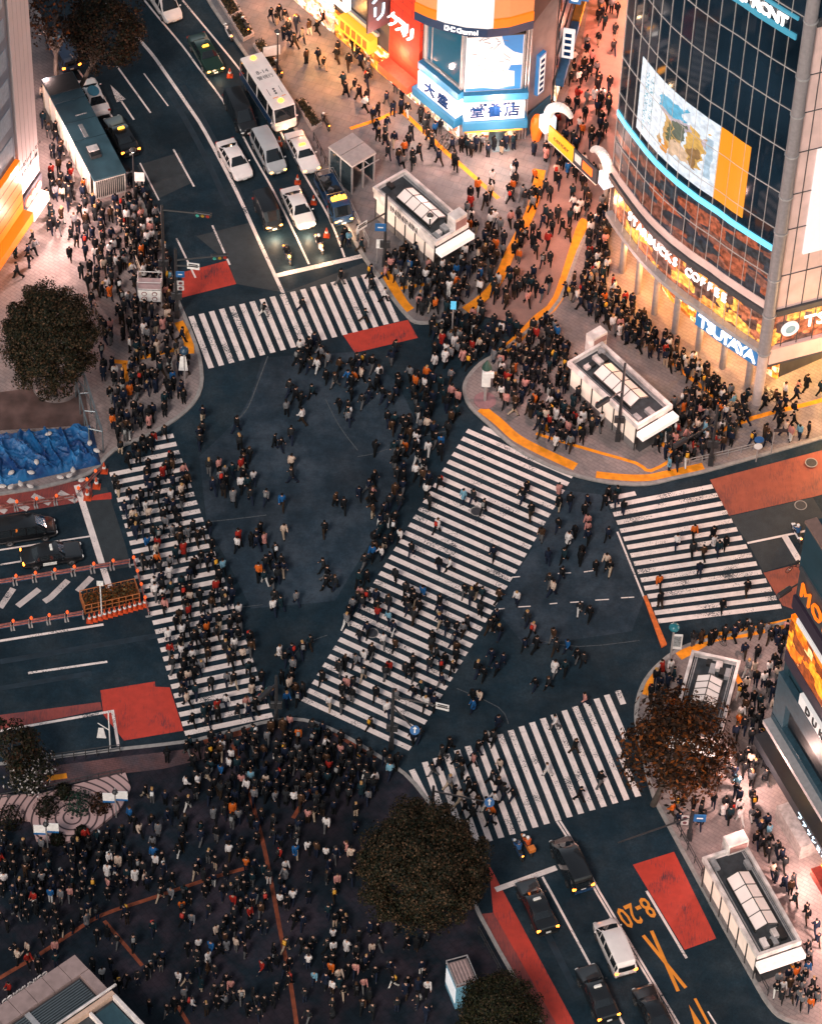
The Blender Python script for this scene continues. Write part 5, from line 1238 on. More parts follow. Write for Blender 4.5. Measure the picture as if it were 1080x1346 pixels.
for s in(-1,1):
    lit=(s*fl>0)
    b=MB();b.box((s*(Wd-.15),-fl*.6,1.45),(.08,2*Ld-1.8,2.7));b.build('side_wall',GLASSL if s<0 else GLASSD,sh)
    b=MB()
    for k in range(9): b.box((s*(Wd-.08),-Ld+.2+(2*Ld-.4)*k/8,1.5),(.1,.1,2.98))
    b.build('post',mat('cream_post',(.6,.5,.4),.5),sh)
b=MB();b.box((0,fl*(Ld-.1),1.9),(2*Wd-.1,.1,2.2));b.build('end_wall',mat('white_louver',(.62,.54,.50),.5),sh)
b=MB()
for k in range(14): b.box((-Wd+.25+(2*Wd-.5)*k/13,fl*(Ld-.03),1.95),(.09,.05,1.8))
b.build('louver',BLACKP,sh)
# smoking booth with flat pale roof
q=Quad((434,191),(461,174),(495.5,198.5),(461,218),3.6);rz,loc=q.M()
kb_=empty('glass_booth',(loc[0],loc[1],HP),'glass booth with flat pale two panel roof on the upper pavement','booth',rz);Wd,Ld=q.W/2,q.L/2
for s in(-1,1): b=MB();b.box((0,s*Ld*.505,3.4),(2*Wd,Ld*.96,.16));b.build('roof_panel',mat('pale_booth_roof',(.42,.36,.35),.5),kb_)
b=MB();b.box((0,0,3.30),(2*Wd+.06,2*Ld+.06,.1));b.build('roof_frame',WFRAME,kb_)
b=MB()
for x in(-1,0,1):
    for y in(-1,0,1):
        if x or y: b.box((x*(Wd-.08),y*(Ld-.08),1.65),(.12,.12,3.25))
b.build('post',STEEL,kb_)
for s in(-1,1):
    b=MB();b.box((s*(Wd-.08),0,1.55),(.04,2*Ld-.3,2.9));b.build('glass_wall',GLASSD,kb_)
b=MB();b.box((0,Ld-.08,1.55),(2*Wd-.3,.04,2.9));b.build('glass_wall',GLASSD,kb_)
b=MB();b.box((0,-Ld-.7,3.3),(2*Wd-.5,.06,.08));b.box((0,-Ld-.4,3.3),(.06,.7,.08));b.build('side_bracket',STEEL,kb_)
# small kiosk at the bottom of the plaza
q=Quad((587,1268),(612.5,1255),(627,1288),(600,1301),3.0);rz,loc=q.M()
k2=empty('poster_kiosk',(loc[0],loc[1],HP),'small square kiosk with striped roof and pale blue sides by trees','kiosk',rz);Wd,Ld=q.W/2,q.L/2
b=MB();b.box((0,0,1.35),(2*Wd-.1,2*Ld-.1,2.7));b.build('wall',mat('kiosk_blue',(.10,.22,.30),.4,em=(.2,.5,.65),es=.10,var=.1),k2)
b=MB();b.box((-(Wd-.03),0,1.5),(.06,2*Ld-.3,1.7));b.build('poster',mat('poster_white',(.6,.6,.62),.5,em=(.9,.95,1),es=.25),k2)
b=MB();b.box((0,0,2.74),(2*Wd-.1,2*Ld-.1,.06),mat('kiosk_roof',(.22,.17,.17),.6))
for k in range(5): b.box((-Wd+.3+k*(2*Wd-.6)/4,0,2.79),(.14,2*Ld-.3,.04),mat('kiosk_roof_rib',(.42,.30,.29),.6))
b.build('roof',None,k2)
b=MB()
for s in(-1,1): b.box((s*(Wd-.03),0,3.1),(.06,2*Ld,.06));b.box((0,s*(Ld-.03),3.1),(2*Wd-.122,.06,.06))
for x in(-1,1):
    for y in(-1,1): b.box((x*(Wd-.03),y*(Ld-.03),2.9),(.05,.05,.36))
b.build('roof_rail',STEEL,k2)
# station roof, bottom left
q=Quad((98.5,1255.2),(133.7,1299),(50,1346),(14.8,1302),5.2);rz,loc=q.M()
c0=G(98.5,1255.2,5.2);ex=(G(0,1322,5.2)-c0).normalized();ey=Vector((-ex.y,ex.x,0))
if (G(167,1346,5.2)-c0).dot(ey)<0: ey=-ey
st_=empty('station_building',(c0.x,c0.y,0),'low station building with tiled roof edge and louvered roof, bottom left','station building')
def LB(mb,x0,x1,y0,y1,z0,z1,m=None):
    c=c0+ex*(x0+x1)/2+ey*(y0+y1)/2;return mb.box((c.x,c.y,(z0+z1)/2),(abs(x1-x0),abs(y1-y0),z1-z0),m,rz=math.atan2(ex.y,ex.x))
sgn=1
b=MB();LB(b,.3,16,.3,14,0,4.6);part(b,'wall',st_,mat('station_wall',(.12,.11,.115),.6,var=.2))
b=MB();LB(b,.2,16,.2,14,4.6,4.75);part(b,'roof',st_,DROOF)
TILE=mat('pink_grey_tile',(.30,.215,.205),.6,var=.2,scale=1.5)
for k in range(10):
    b=MB();LB(b,k*1.45+.02,k*1.45+1.43,0,1.5,4.7,5.2);part(b,'edge_tile',st_,TILE)
b=MB();LB(b,0,.75,1.55,4.0,4.7,5.2);part(b,'edge_tile',st_,TILE)
b=MB()
for k in range(26): LB(b,.95+k*.36,1.10+k*.36,1.75,3.5,4.75,5.0) if 0 else None
for k in range(11): LB(b,.95,12,1.72+k*.19,1.80+k*.19,4.75,4.98)
part(b,'louver',st_,mat('louver_blade',(.12,.15,.17),.4,metal=.3))
b=MB();LB(b,5.2,5.6,1.6,3.9,4.75,5.05);part(b,'roof_rib',st_,STEEL)
b=MB();LB(b,-.1,16,4.0,4.35,4.75,5.3);part(b,'roof_beam',st_,mat('peach_beam',(.62,.42,.32),.5))
b=MB();LB(b,-.6,4.5,3.75,3.9,5.3,5.42);part(b,'white_rail',st_,WFRAME)
b=MB();LB(b,-.1,.15,4.4,10,4.75,5.35);LB(b,2.0,2.2,4.4,10,4.75,5.2);part(b,'side_beam',st_,WFRAME)
b=MB();LB(b,.3,1.9,4.6,10,4.76,4.9);part(b,'roof_glass',st_,mat('teal_glass',(.03,.07,.09),.15))
xr=-ex if (-ex).x>0 else ex
text('DOREACOMMUNICO',.62,WFRAME,frameM(c0+ex*5.2-ey*.25+Vector((0,0,-.35)),xr,Vector((0,0,1)),None if 0 else xr.cross(Vector((0,0,1)))),st_,extr=.04,bold=.01)
b=MB();LB(b,-1.2,-.2,5,8.2,HP,1.6);tag(b.build('blue_screen',mat('blue_screen_panel',(.02,.06,.16),.5,var=.4,scale=2),bevel=.05),'dark blue slatted screen beside the station building corner','screen')
# ---- banner arch of the narrow street
pa=G(717,196);pb=G(795,265)
ar=empty('banner_arch',(pa.x,pa.y,0),'street arch with yellow and black banner between two white curved posts','arch')
wp=mat('white_post_lit',(.75,.70,.68),.4,em=(1,.9,.85),es=.2)
def hook(base,dirn,h,r):
    pts=[]
    for i in range(11):
        t=i/10;a=t*PI*.82;pts.append(base+Vector((0,0,h))+dirn*(r*(1-math.cos(a)))+Vector((0,0,r*1.3*math.sin(a))))
    return pts
dn=(pb-pa).normalized();sid=Vector((dn.y,-dn.x,0))
for base,dr,h in((pa,(sid*-.4+dn*.9).normalized(),3.9),(pb,(-dn),3.5)):
    b=MB();b.path([base+Vector((0,0,HP)),base+Vector((0,0,h))],.2,n=10);part(b,'post',ar,STEEL,smooth=True)
    b=MB();b.box((base.x,base.y,h-.75),(1.15,1.0,1.5),rz=.5);part(b,'post_sign',ar,mat('post_sign_lit',(.5,.62,.7),.4,em=(.7,.85,1),es=.5,var=.5,scale=2),bevel=.05)
    hk=hook(base,dr,h,1.15)
    b=MB();b.path(hk,[.42,.44,.46,.46,.45,.43,.40,.36,.32,.27,.2],n=10);part(b,'curved_top',ar,wp,smooth=True)
za,zc=4.9,4.4
p0=G(722,165,5.6);p1=G(752,196,5.4);p2=G(778,222,5.2)
# banner: a real strip hung across the street
Bq=Face([p0[:2],p2[:2]]);L1=Bq.L
def strip(u0,u1,z0,z1,m,nm):
    b=MB();Bq.slab(b,u0,u1,z0,z1,-.06,.06);part(b,nm,ar,m)
zt=5.7
strip(0,L1*.58,4.0,zt,YLIT if 0 else emis('yellow_banner',(1,.38,.008),.5,base=(.5,.22,.01)),'banner')
strip(L1*.58,L1*1.12,4.0,zt,mat('black_banner',(.02,.03,.045),.5),'banner')
strip(L1*.78,L1*1.02,4.35,5.3,None or emis('orange_banner_square',(1,.18,.03),.8),'banner_square') if 0 else None
b=MB();Bq.slab(b,L1*.80,L1*1.02,4.4,5.3,.06,.09);part(b,'banner_mark',ar,emis('orange_mark',(1,.14,.02),.5))
b=MB();Bq.slab(b,L1*.62,L1*.76,4.5,5.4,.06,.09);part(b,'banner_mark',ar,mat('grey_mark',(.35,.45,.5),.5))
b=MB();Bq.slab(b,0,L1*1.12,3.92,4.0,-.08,.08);part(b,'banner_rail',ar,WFRAME)
Bq.text('center',L1*.3,4.85,.8,BLKT,ar,.08,extr=.01)
ol=MB();oc=G(704,184);ol.lathe((oc.x,oc.y,HP),[(.35,0),(.42,.4),(.55,1.3),(.52,2.2),(.3,2.7),(.05,2.8)],n=14);tag(ol.build('paper_lantern',emis('orange_lantern',(1,.16,.015),.5),smooth=True),'large orange paper lantern beside the bookshop side wall','lantern')
# ---------------------------------------------------------------- trees and planting
def leaf_mat(name,rough=.55):
    m=bpy.data.materials.new(name);m.use_nodes=True;nt=m.node_tree;b=nt.nodes['Principled BSDF'];b.inputs['Roughness'].default_value=rough;b.inputs['Specular IOR Level'].default_value=.1
    at=nt.nodes.new('ShaderNodeAttribute');at.attribute_name='leafcol';nt.links.new(at.outputs['Color'],b.inputs['Base Color']);return m
LEAF=leaf_mat('leaves');BARK=mat('bark',(.055,.042,.035),.9,var=.35,scale=4,bump=.5)
def leaves(name,parent,pts,nrm,size,cols,seed,long=1.0,origin=(0,0,0)):
    rs=np.random.RandomState(seed);n=len(pts)
    d=nrm+rs.normal(0,.55,(n,3));d/=np.linalg.norm(d,axis=1)[:,None]
    a=np.cross(d,rs.normal(0,1,(n,3)));a/=np.linalg.norm(a,axis=1)[:,None];b=np.cross(d,a)
    s=size*rs.uniform(.6,1.3,(n,1));l=s*long
    V=np.empty((n,4,3));V[:,0]=pts-b*l*.55;V[:,1]=pts+a*s*.38+d*s*.1;V[:,2]=pts+b*l*.55;V[:,3]=pts-a*s*.38+d*s*.1
    me=bpy.data.meshes.new(name);me.vertices.add(n*4);me.vertices.foreach_set('co',V.reshape(-1).astype(np.float32))
    me.loops.add(n*4);me.loops.foreach_set('vertex_index',np.arange(n*4,dtype=np.int32));me.polygons.add(n);me.polygons.foreach_set('loop_start',np.arange(0,n*4,4,dtype=np.int32))
    me.update();me.validate()
    cols=np.array(cols);t=rs.uniform(0,1,n)**1.3;idx=(t*(len(cols)-1e-6)).astype(int);c=cols[np.minimum(idx,len(cols)-1)]*rs.uniform(.6,1.35,(n,1))
    ca=me.color_attributes.new('leafcol','FLOAT_COLOR','POINT');ca.data.foreach_set('color',np.repeat(np.hstack([c,np.ones((n,1))]),4,axis=0).reshape(-1).astype(np.float32))
    me.materials.append(LEAF);o=bpy.data.objects.new(name,me);COL.objects.link(o);o.parent=parent;return o
def tree(name,label,cpx,zc,rxy,rz,cols,nclump=90,per=80,size=.26,seed=1,trunk=.22,loose=0.0,base=HP,long=1.0,group=None,hollow=.55,drop=(0,0),inner=0):
    c=G(cpx[0],cpx[1],zc);root=empty(name,(c.x+drop[0],c.y+drop[1],base),label,'tree',0,group)
    rs=np.random.RandomState(seed);rr=random.Random(seed);C=np.array([-drop[0],-drop[1],zc-base]);cl=[]
    while len(cl)<nclump:
        v=rs.normal(0,1,3);v/=np.linalg.norm(v);r=rs.uniform(hollow,1)**.5
        if v[2]<-.55 and rs.rand()<.7: continue
        p=v*r*(1+rs.uniform(-.12,.14));cl.append(p)
    cl=np.array(cl)*np.array([rxy,rxy,rz])
    pts=[];nr=[]
    for p in cl:
        k=int(per*rs.uniform(.5,1.4));sp=rs.uniform(.45,.95)*(1+loose)
        q=rs.normal(0,1,(k,3));q/=np.linalg.norm(q,axis=1)[:,None];q*=(rs.uniform(.25,1,(k,1))**.5)*sp*np.array([1,1,.75])
        pts.append(p+q);nr.append(q/np.maximum(.05,np.linalg.norm(q,axis=1))[:,None]*.7+np.array(p)/np.linalg.norm(p)*.6+np.array([0,0,.3]))
    pts=np.vstack(pts)+C;nr=np.vstack(nr)
    if inner:
        q=rs.normal(0,1,(inner,3));q/=np.linalg.norm(q,axis=1)[:,None];q[:,2]=np.where(q[:,2]<-.6,-q[:,2],q[:,2]);pts=np.vstack([pts,q*rs.uniform(.62,.97,(inner,1))*np.array([rxy,rxy,rz])+C]);nr=np.vstack([nr,q])
    leaves('crown',root,pts,nr,size,cols,seed,long)
    b=MB();H=zc-base;top=Vector((C[0]*.6,C[1]*.6,H*.55))
    b.path([(0,0,0),Vector((C[0]*.3,C[1]*.3,H*.3)),top],[trunk*1.25,trunk,trunk*.85],n=10);part_=b.build('trunk',BARK,root,smooth=True)
    b=MB()
    for k in range(11):
        p=cl[rr.randrange(len(cl))];e=Vector(C)+Vector(p)*.86;m_=top.lerp(e,.5)+Vector((rr.uniform(-.4,.4),rr.uniform(-.4,.4),rr.uniform(.1,.6)))
        b.path([top-Vector((0,0,.2*(k%3))),m_,e],[trunk*.55,trunk*.32,trunk*.08],n=6)
        for j in range(3):
            f=m_.lerp(e,.4)+Vector((rr.uniform(-1.2,1.2),rr.uniform(-1.2,1.2),rr.uniform(-.2,.9)));b.path([m_,f],[trunk*.2,trunk*.05],n=5)
    b.build('branch',BARK,root,smooth=True)
    return root
GREEN=[(.006,.009,.0055),(.012,.013,.007),(.022,.019,.010),(.040,.026,.014),(.075,.042,.024)]
BROWN=[(.012,.008,.006),(.022,.012,.007),(.040,.017,.008),(.065,.022,.007),(.14,.04,.008)]
OLIVE=[(.007,.010,.006),(.012,.014,.006),(.022,.021,.008),(.042,.028,.016)]
tree('plaza_tree','large round dark tree on the plaza beside the lower crosswalk',(557,1140),6.2,4.15,4.4,GREEN,250,200,.17,11,.3,hollow=.72,inner=18000)
tree('planter_tree','tall dark tree in a round planter above the blue tarp',(66,446),7.0,3.45,4.7,GREEN,200,180,.17,12,.26,hollow=.7,inner=16000)
tree('plaza_tree','smaller olive green tree at the bottom edge beside the kiosk',(655,1330),4.6,2.55,2.9,OLIVE,110,170,.16,13,.16,hollow=.7,inner=7000)
tree('maple_tree','loose reddish brown tree over the covered stairway',(893,982),6.0,3.95,3.4,BROWN,120,60,.24,14,.2,loose=.45,long=1.7,hollow=.3,drop=(-1.5,-1.0))
tree('avenue_tree','dark avenue tree with rusty leaf tips, top left',(138,40),8,2.9,3.4,BROWN[:3]+GREEN[:2],120,130,.2,15,.2,loose=.2,drop=(-3,-1))
tree('avenue_tree','bare limbed rusty tree between the white slab building and avenue',(72,18),8,2.9,2.6,BROWN,42,34,.28,16,.2,loose=.5,hollow=.5,drop=(0,-2.0))
tree('shrub_tree','dark tree cut by the left edge near the plaza kerb',(12,983),4.5,1.9,2.2,GREEN[:3]+BROWN[:3],45,70,.22,17,.14)
tree('shrub_tree','white blossomed dark bush tree beside the fence, lower left',(40,1015),2.2,1.7,1.2,GREEN[:3]+[(.35,.32,.32)],36,60,.2,18,.1)
# round planter under the tall tree
c=G(75,508)
b=MB();b.lathe((c.x,c.y,HP),[(1.95,0),(1.95,.55),(1.7,.55),(1.7,.35)],mat('planter_concrete',(.24,.19,.185),.7,var=.2),n=28);b.lathe((c.x,c.y,HP+.3),[(1.69,0),(1.69,.02)],mat('soil',(.03,.024,.02),.95),n=28)
tag(b.build('round_planter'),'round concrete planter at the foot of the tall dark tree','planter')
# swirl patterned garden on the plaza
gp=[(-20,1050),(52,1048),(120,1030),(165,1020),(172,1040),(158,1068),(120,1098),(85,1112),(48,1108),(40,1082),(10,1078),(-20,1090)]
SW=bpy.data.materials.new('swirl_stone');SW.use_nodes=True;_n=SW.node_tree;_b=_n.nodes['Principled BSDF'];_w=_n.nodes.new('ShaderNodeTexWave');_w.wave_type='RINGS';_w.rings_direction='Z';_w.inputs['Scale'].default_value=.55;_w.inputs['Distortion'].default_value=6;_w.inputs['Detail'].default_value=1.5;_w.inputs['Detail Scale'].default_value=.35
_tc=_n.nodes.new('ShaderNodeTexCoord');_mp=_n.nodes.new('ShaderNodeMapping');_c=G(95,1080);_mp.inputs['Location'].default_value=(-_c.x,-_c.y,0);_n.links.new(_tc.outputs['Object'],_mp.inputs[0]);_n.links.new(_mp.outputs[0],_w.inputs[0])
_r=_n.nodes.new('ShaderNodeValToRGB');_r.color_ramp.elements[0].position=.08;_r.color_ramp.elements[0].color=(.06,.04,.045,1);_r.color_ramp.elements[1].position=.2;_r.color_ramp.elements[1].color=(.50,.33,.32,1);_n.links.new(_w.outputs['Fac'],_r.inputs[0]);_n.links.new(_r.outputs[0],_b.inputs['Base Color']);_b.inputs['Roughness'].default_value=.7
b=MB();b.prism(poly(gp),HP-.02,HP+.28,SW);tag(b.build('raised_garden'),'raised garden bed with swirling pink stone pattern on the plaza','garden bed')
def bush(label,px,r,cols,seed,h=None,n=420):
    c=G(*px);rs=np.random.RandomState(seed);root=empty('bush',(c.x,c.y,HP+.26),label,'bush',0,'bushes in the swirl patterned garden bed')
    v=rs.normal(0,1,(n,3));v/=np.linalg.norm(v,axis=1)[:,None];v[:,2]=abs(v[:,2]);p=v*(rs.uniform(.6,1.08,(n,1)))*np.array([r,r,h or r])
    leaves('foliage',root,p,v,.2,cols,seed)
    b=MB()
    for k in range(5): b.tube((0,0,0),(r*.5*math.cos(k*1.3),r*.5*math.sin(k*1.3),(h or r)*.7),.03,BARK,n=5)
    b.build('stem',BARK,root)
for i,(lb_,px,r,cl_) in enumerate((('small round dark green bush by the fence of the garden bed',(84,1047),.75,GREEN[:3]),('largest dark green bush in the middle of the garden bed',(104,1062),1.15,[(.012,.03,.022),(.02,.04,.028)]),('reddish brown bush next to the white boards',(131,1063),.95,BROWN[:4]),('low brown black bush below the garden fence',(62,1068),1.0,GREEN[:2]+BROWN[:2]),('small dark bush at the front rim of the garden bed',(108,1099),.55,GREEN[:2]),('bush beside the white notice boards in the garden',(76,1108),.6,GREEN[:2]+BROWN[:1]),('low bush at the left edge of the garden bed',(14,1082),1.1,GREEN[:2]+BROWN[:2]))):
    bush(lb_,px,r,cl_,40+i)
# planted kerb strips beside the avenue
HEDGE=[(.03,.03,.018),(.05,.035,.018),(.07,.045,.025)]
def planter(label,px,seed,h=.35):
    P=[Vector((*p,0)) for p in poly(px)];c=sum(P,Vector())/len(P);root=empty('planter_strip',(c.x,c.y,HP),label,'planter',0)
    b=MB()
    for i in range(len(P)):
        p,q=P[i]-c,P[(i+1)%len(P)]-c;d=(q-p).normalized();b.box(((p+q)/2+Vector((0,0,h/2))),((q-p).length-.14 if i%2 else (q-p).length+.14,.14,h+.004*(i%2)),rz=math.atan2(d.y,d.x))
    b.build('rim',mat('planter_rim',(.45,.36,.34),.6),root)
    rs=np.random.RandomState(seed);n=500;t=rs.uniform(0,1,(n,2));p=np.array([( (P[0]*(1-a)+P[1]*a)*(1-bb)+(P[3]*(1-a)+P[2]*a)*bb)-c for a,bb in t]);p[:,2]=rs.uniform(.1,h+.25,n)
    leaves('foliage',root,p,np.tile([0,0,1.0],(n,1)),.2,HEDGE,seed)
    b=MB();b.sheet([tuple((c+(p_-c)*.94-c)[:2]) for p_ in P],.1,mat('soil',(.03,.024,.02),.95));b.build('soil',None,root)
planter('leafy planter strip at the top edge beside the avenue',[(277,-14),(292,-22),(316,18),(302,26)],61)
planter('second leafy planter strip, above the parked scooters',[(303,27),(317,20),(333,48),(320,55)],62)
planter('third leafy planter strip between scooters and minibus',[(334,62),(344,55),(365,88),(356,95)],63)
planter('rounded planter box with dark soil beside the front of the minibus',[(389,138),(399,134),(422,166),(410,172)],64)
# ---------------------------------------------------------------- street furniture
POLEM=mat('pole_paint',(.035,.036,.04),.45,metal=.2);POLEL=mat('pole_grey',(.40,.38,.38),.4,metal=.3);SIGNB=mat('traffic_sign_blue',(.015,.11,.30),.4);SIGNW=mat('traffic_sign_white',(.75,.73,.72),.4)
ORP=mat('orange_plastic',(.55,.07,.02),.45,var=.15);LAMPW=emis('street_lamp_glow',(1,.85,.7),4)
def up(p,z): return Vector((p.x,p.y,z))
# signal pole on the west corner
def signal_pole(label,base,h,arms,extra=(),r=.13,name='traffic_signal',z0=HP):
    c=G(*base);root=empty(name,(c.x,c.y,z0),label,'traffic signal')
    b=MB();b.path([(0,0,0),(0,0,h)],[r*1.2,r*.8],n=10);b.box((0,0,.5),(r*3,r*3,1.0));b.build('pole',POLEM,root,smooth=True)
    for (tx,ty,z,head) in arms:
        e=G(tx,ty,z)-Vector((c.x,c.y,z0));e0=Vector((0,0,z-z0-.25));d=(e-e0).normalized()
        b=MB();b.path([e0,e],[r*.6,r*.4],n=8);b.build('arm',POLEM,root)
        sd=Vector((d.y,-d.x,0)).normalized();rz=math.atan2(d.y,d.x)
        if head=='signal':
            b=MB();b.box(e-d*.7+Vector((0,0,-.05)),(1.35,.32,.42),rz=rz);hd=b.build('signal_head',POLEM,root,bevel=.04)
            for k in range(3):
                b=MB();p=e-d*(.28+.42*k)+sd*.17+Vector((0,0,-.05));b.tube(p,p+sd*.06,.14,n=12);b.build('lens',mat('lens_%d'%k,[(.3,.03,.02),(.3,.2,.03),(.05,.3,.25)][k],.3),root)
        elif head=='plate':
            b=MB();b.box(e-d*.5,(1.0,.05,.7),rz=rz);b.build('sign_plate',SIGNW,root)
            b=MB();b.box(e-d*.5+Vector((0,-.0,.0))-Vector((0,.04,0)),(.75,.05,.12),rz=rz);b.box(e-d*.5-Vector((0,.04,-.2)),(.75,.05,.1),rz=rz);b.build('sign_mark',BLKT,root)
        elif head=='round':
            b=MB();b.lathe(e,[(.36,-.03),(.36,.03)],SIGNB,n=20);b.box(e+Vector((0,0,.035)),(.1,.4,.02),SIGNW);b.add([e+Vector((-.16,.10,.05)),e+Vector((.16,.10,.05)),e+Vector((0,.30,.05))],[(0,1,2)],SIGNW);b.xf(Matrix.Translation(e)@Matrix.Rotation(.9,4,'X')@Matrix.Translation(-e));b.build('round_sign',None,root)
    for f in extra: f(root,c)
    return root
def two_lens(root,c):
    for k,z in enumerate((2.6,2.6)):
        b=MB();b.box((.25*(1 if k else -1),-.1,z),(.35,.22,.75));b.build('pedestrian_signal',POLEM,root,bevel=.03)
def blue_plate(z,dx,dy=0,s=.7):
    def f(root,c):
        b=MB();b.box((dx,-.16+dy,z),(s,.04,s));b.build('direction_sign',SIGNB,root,bevel=.02)
        b=MB();b.box((dx,-.185+dy,z),(s*.5,.01,s*.14));b.build('sign_mark',SIGNW,root)
    return f
def no_plate(z,dx):
    def f(root,c):
        for k in range(2):
            b=MB();b.box((dx,-.16,z-k*.6),(.55,.04,.5));b.build('sign_plate',mat('dull_plate',(.45,.42,.42),.5),root)
            b=MB();b.tube((dx,-.18,z-k*.6),(dx,-.2,z-k*.6),.15,n=16);b.build('sign_ring',mat('sign_dark',(.12,.04,.05),.5),root)
    return f
signal_pole('black signal pole with long arm over the avenue beside the red patch',(233,418),8.0,[(300,335,7.0,'signal'),(262,350,6.4,'plate')],[blue_plate(5.2,.35),no_plate(4.2,.35),two_lens])
signal_pole('tall black pole with bent arm standing among the waiting crowd',(216,375),9.2,[(278,282,9.0,'signal')],[two_lens])
signal_pole('black signal pole at the plaza corner with white plate over the diagonal crossing',(514,985),7.2,[(590,931,6.6,'plate'),(545,960,5.5,'round')],[two_lens])
signal_pole('black pole with round blue sign reaching over the lower crosswalk',(566,1105),6.5,[(643,1055,6.3,'round')],[two_lens])
signal_pole('slim black signal pole in front of the round pavement entrance',(811,580),9.0,[(783,533,6.2,'signal')],[two_lens])
signal_pole('black signal pole on the north corner next to lettered entrance',(505,350),8.2,[(470,300,6.5,'plate')],[blue_plate(4.6,-.4,0,.9),two_lens])
signal_pole('dark signal pole at the kerb between round pavement and red lane',(933,612),7.0,[(885,586,5.2,'signal')],[two_lens])
signal_pole('black pole on plaza corner with small signal beside left crosswalk',(363,955),6.0,[(340,918,5.4,'signal')],[two_lens])
signal_pole('signal arm reaching from the orange billboard building over the red paint',(1046,812),5.0,[(1022,783,4.6,'signal')],[])
signal_pole('black post with white sign plates by the lower avenue kerb',(905,1105),3.4,[(812,1108,3.2,'none')],[no_plate(2.9,-.5),blue_plate(2.9,.55,0,.9)])
# lamp posts
def lamp(label,base,h,z0=HP):
    c=G(*base);root=empty('street_lamp',(c.x,c.y,z0),label,'street lamp')
    b=MB();b.path([(0,0,0),(0,0,h)],[.10,.06],n=8);b.build('pole',POLEM,root,smooth=True)
    b=MB();b.lathe((0,0,h),[(.06,0),(.30,.12),(.28,.2),(.05,.42)],POLEM,n=12);b.build('lamp_shade',POLEM,root,smooth=True)
    b=MB();b.ball((0,0,h+.02),.17,n=10,k=6);b.build('bulb',LAMPW,root,smooth=True)
    return root
lamp('street lamp with glowing bulb by the minibus and signboards',(365,98),4.8)
lamp('street lamp at the front of the lettered subway entrance',(563,335),4.4)
lamp('slim street lamp by the end of the long shelter',(177,262),5.5)
# white ornamented post on the round pavement tip
c=G(637,528);rt=empty('banner_post',(c.x,c.y,HP),'white decorated post with dark green cap on the pavement tip','post')
b=MB();b.path([(0,0,0),(0,0,4.0)],.12,POLEL);b.build('pole',POLEL,rt)
b=MB();b.box((0,0,2.7),(.7,.5,1.7));b.box((.35,0,3.1),(.5,.3,.6));b.build('white_panel',SIGNW,rt,bevel=.05)
b=MB();b.lathe((0,0,3.9),[(.42,0),(.30,.35),(.04,.85)],mat('green_cap',(.02,.06,.045),.5),n=12);b.build('cap',None,rt)
b=MB();b.lathe((0,0,0),[(.9,0),(.9,.06)],mat('pink_base',(.30,.16,.17),.7),n=18);b.build('base_disc',None,rt)
c=G(880,872);rt=empty('information_post',(c.x,c.y,.14),'white information board with teal dome lamp at the crosswalk corner','post')
b=MB();b.path([(0,0,0),(0,0,4.2)],.08,POLEL);b.build('pole',POLEL,rt);b=MB();b.box((.35,0,2.5),(.75,.1,1.7));b.build('board',SIGNW,rt);b=MB();b.box((.35,-.06,2.6),(.55,.02,1.2));b.build('board_print',mat('board_grey',(.25,.27,.28),.5,var=.5,scale=9),rt)
b=MB();b.ball((0,0,4.2),.42,n=12,k=8,sq=(1,1,.8));b.build('dome',mat('teal_dome',(.02,.16,.2),.25),rt,smooth=True)
c=G(243,500);rt=empty('information_post',(c.x,c.y,HP),'white folded banner post with dark dome at the west corner','post')
b=MB();b.path([(0,0,0),(0,0,3.4)],.08,POLEL);b.build('pole',POLEL,rt);b=MB();b.box((-.1,0,1.9),(.75,.12,1.6),taper=.6);b.build('banner',SIGNW,rt);b=MB();b.ball((0,0,3.4),.38,n=12,k=8);b.build('dome',mat('navy_dome',(.02,.05,.09),.3),rt,smooth=True)
c=G(594,435);rt=empty('information_post',(c.x,c.y,HP),'thin post with light blue sign at the street mouth','post')
b=MB();b.path([(0,0,0),(0,0,3.2)],.06,POLEL);b.build('pole',POLEL,rt);b=MB();b.box((0,-.08,3.0),(.45,.06,.9));b.build('sign_plate',mat('light_blue_sign',(.10,.42,.65),.4,em=(.1,.5,.8),es=.3),rt)
for lb,px in (('blue round sign on a thin post by the red lane',(993,608)),('dark street name plate on a post by the red lane',(1013,597))):
    c=G(*px);rt=empty('road_sign',(c.x,c.y,HP),lb,'road sign')
    b=MB();b.path([(0,0,0),(0,0,3.0)],.05,POLEL);b.build('pole',POLEL,rt)
    b=MB()
    if 'round' in lb: b.tube((0,-.05,2.7),(0,-.1,2.7),.38,SIGNB,n=18);b.tube((0,-.05,1.9),(0,-.1,1.9),.34,SIGNW,n=18)
    else: b.box((.5,-.05,2.8),(1.1,.06,.35),POLEM)
    b.build('sign_plate',None,rt)
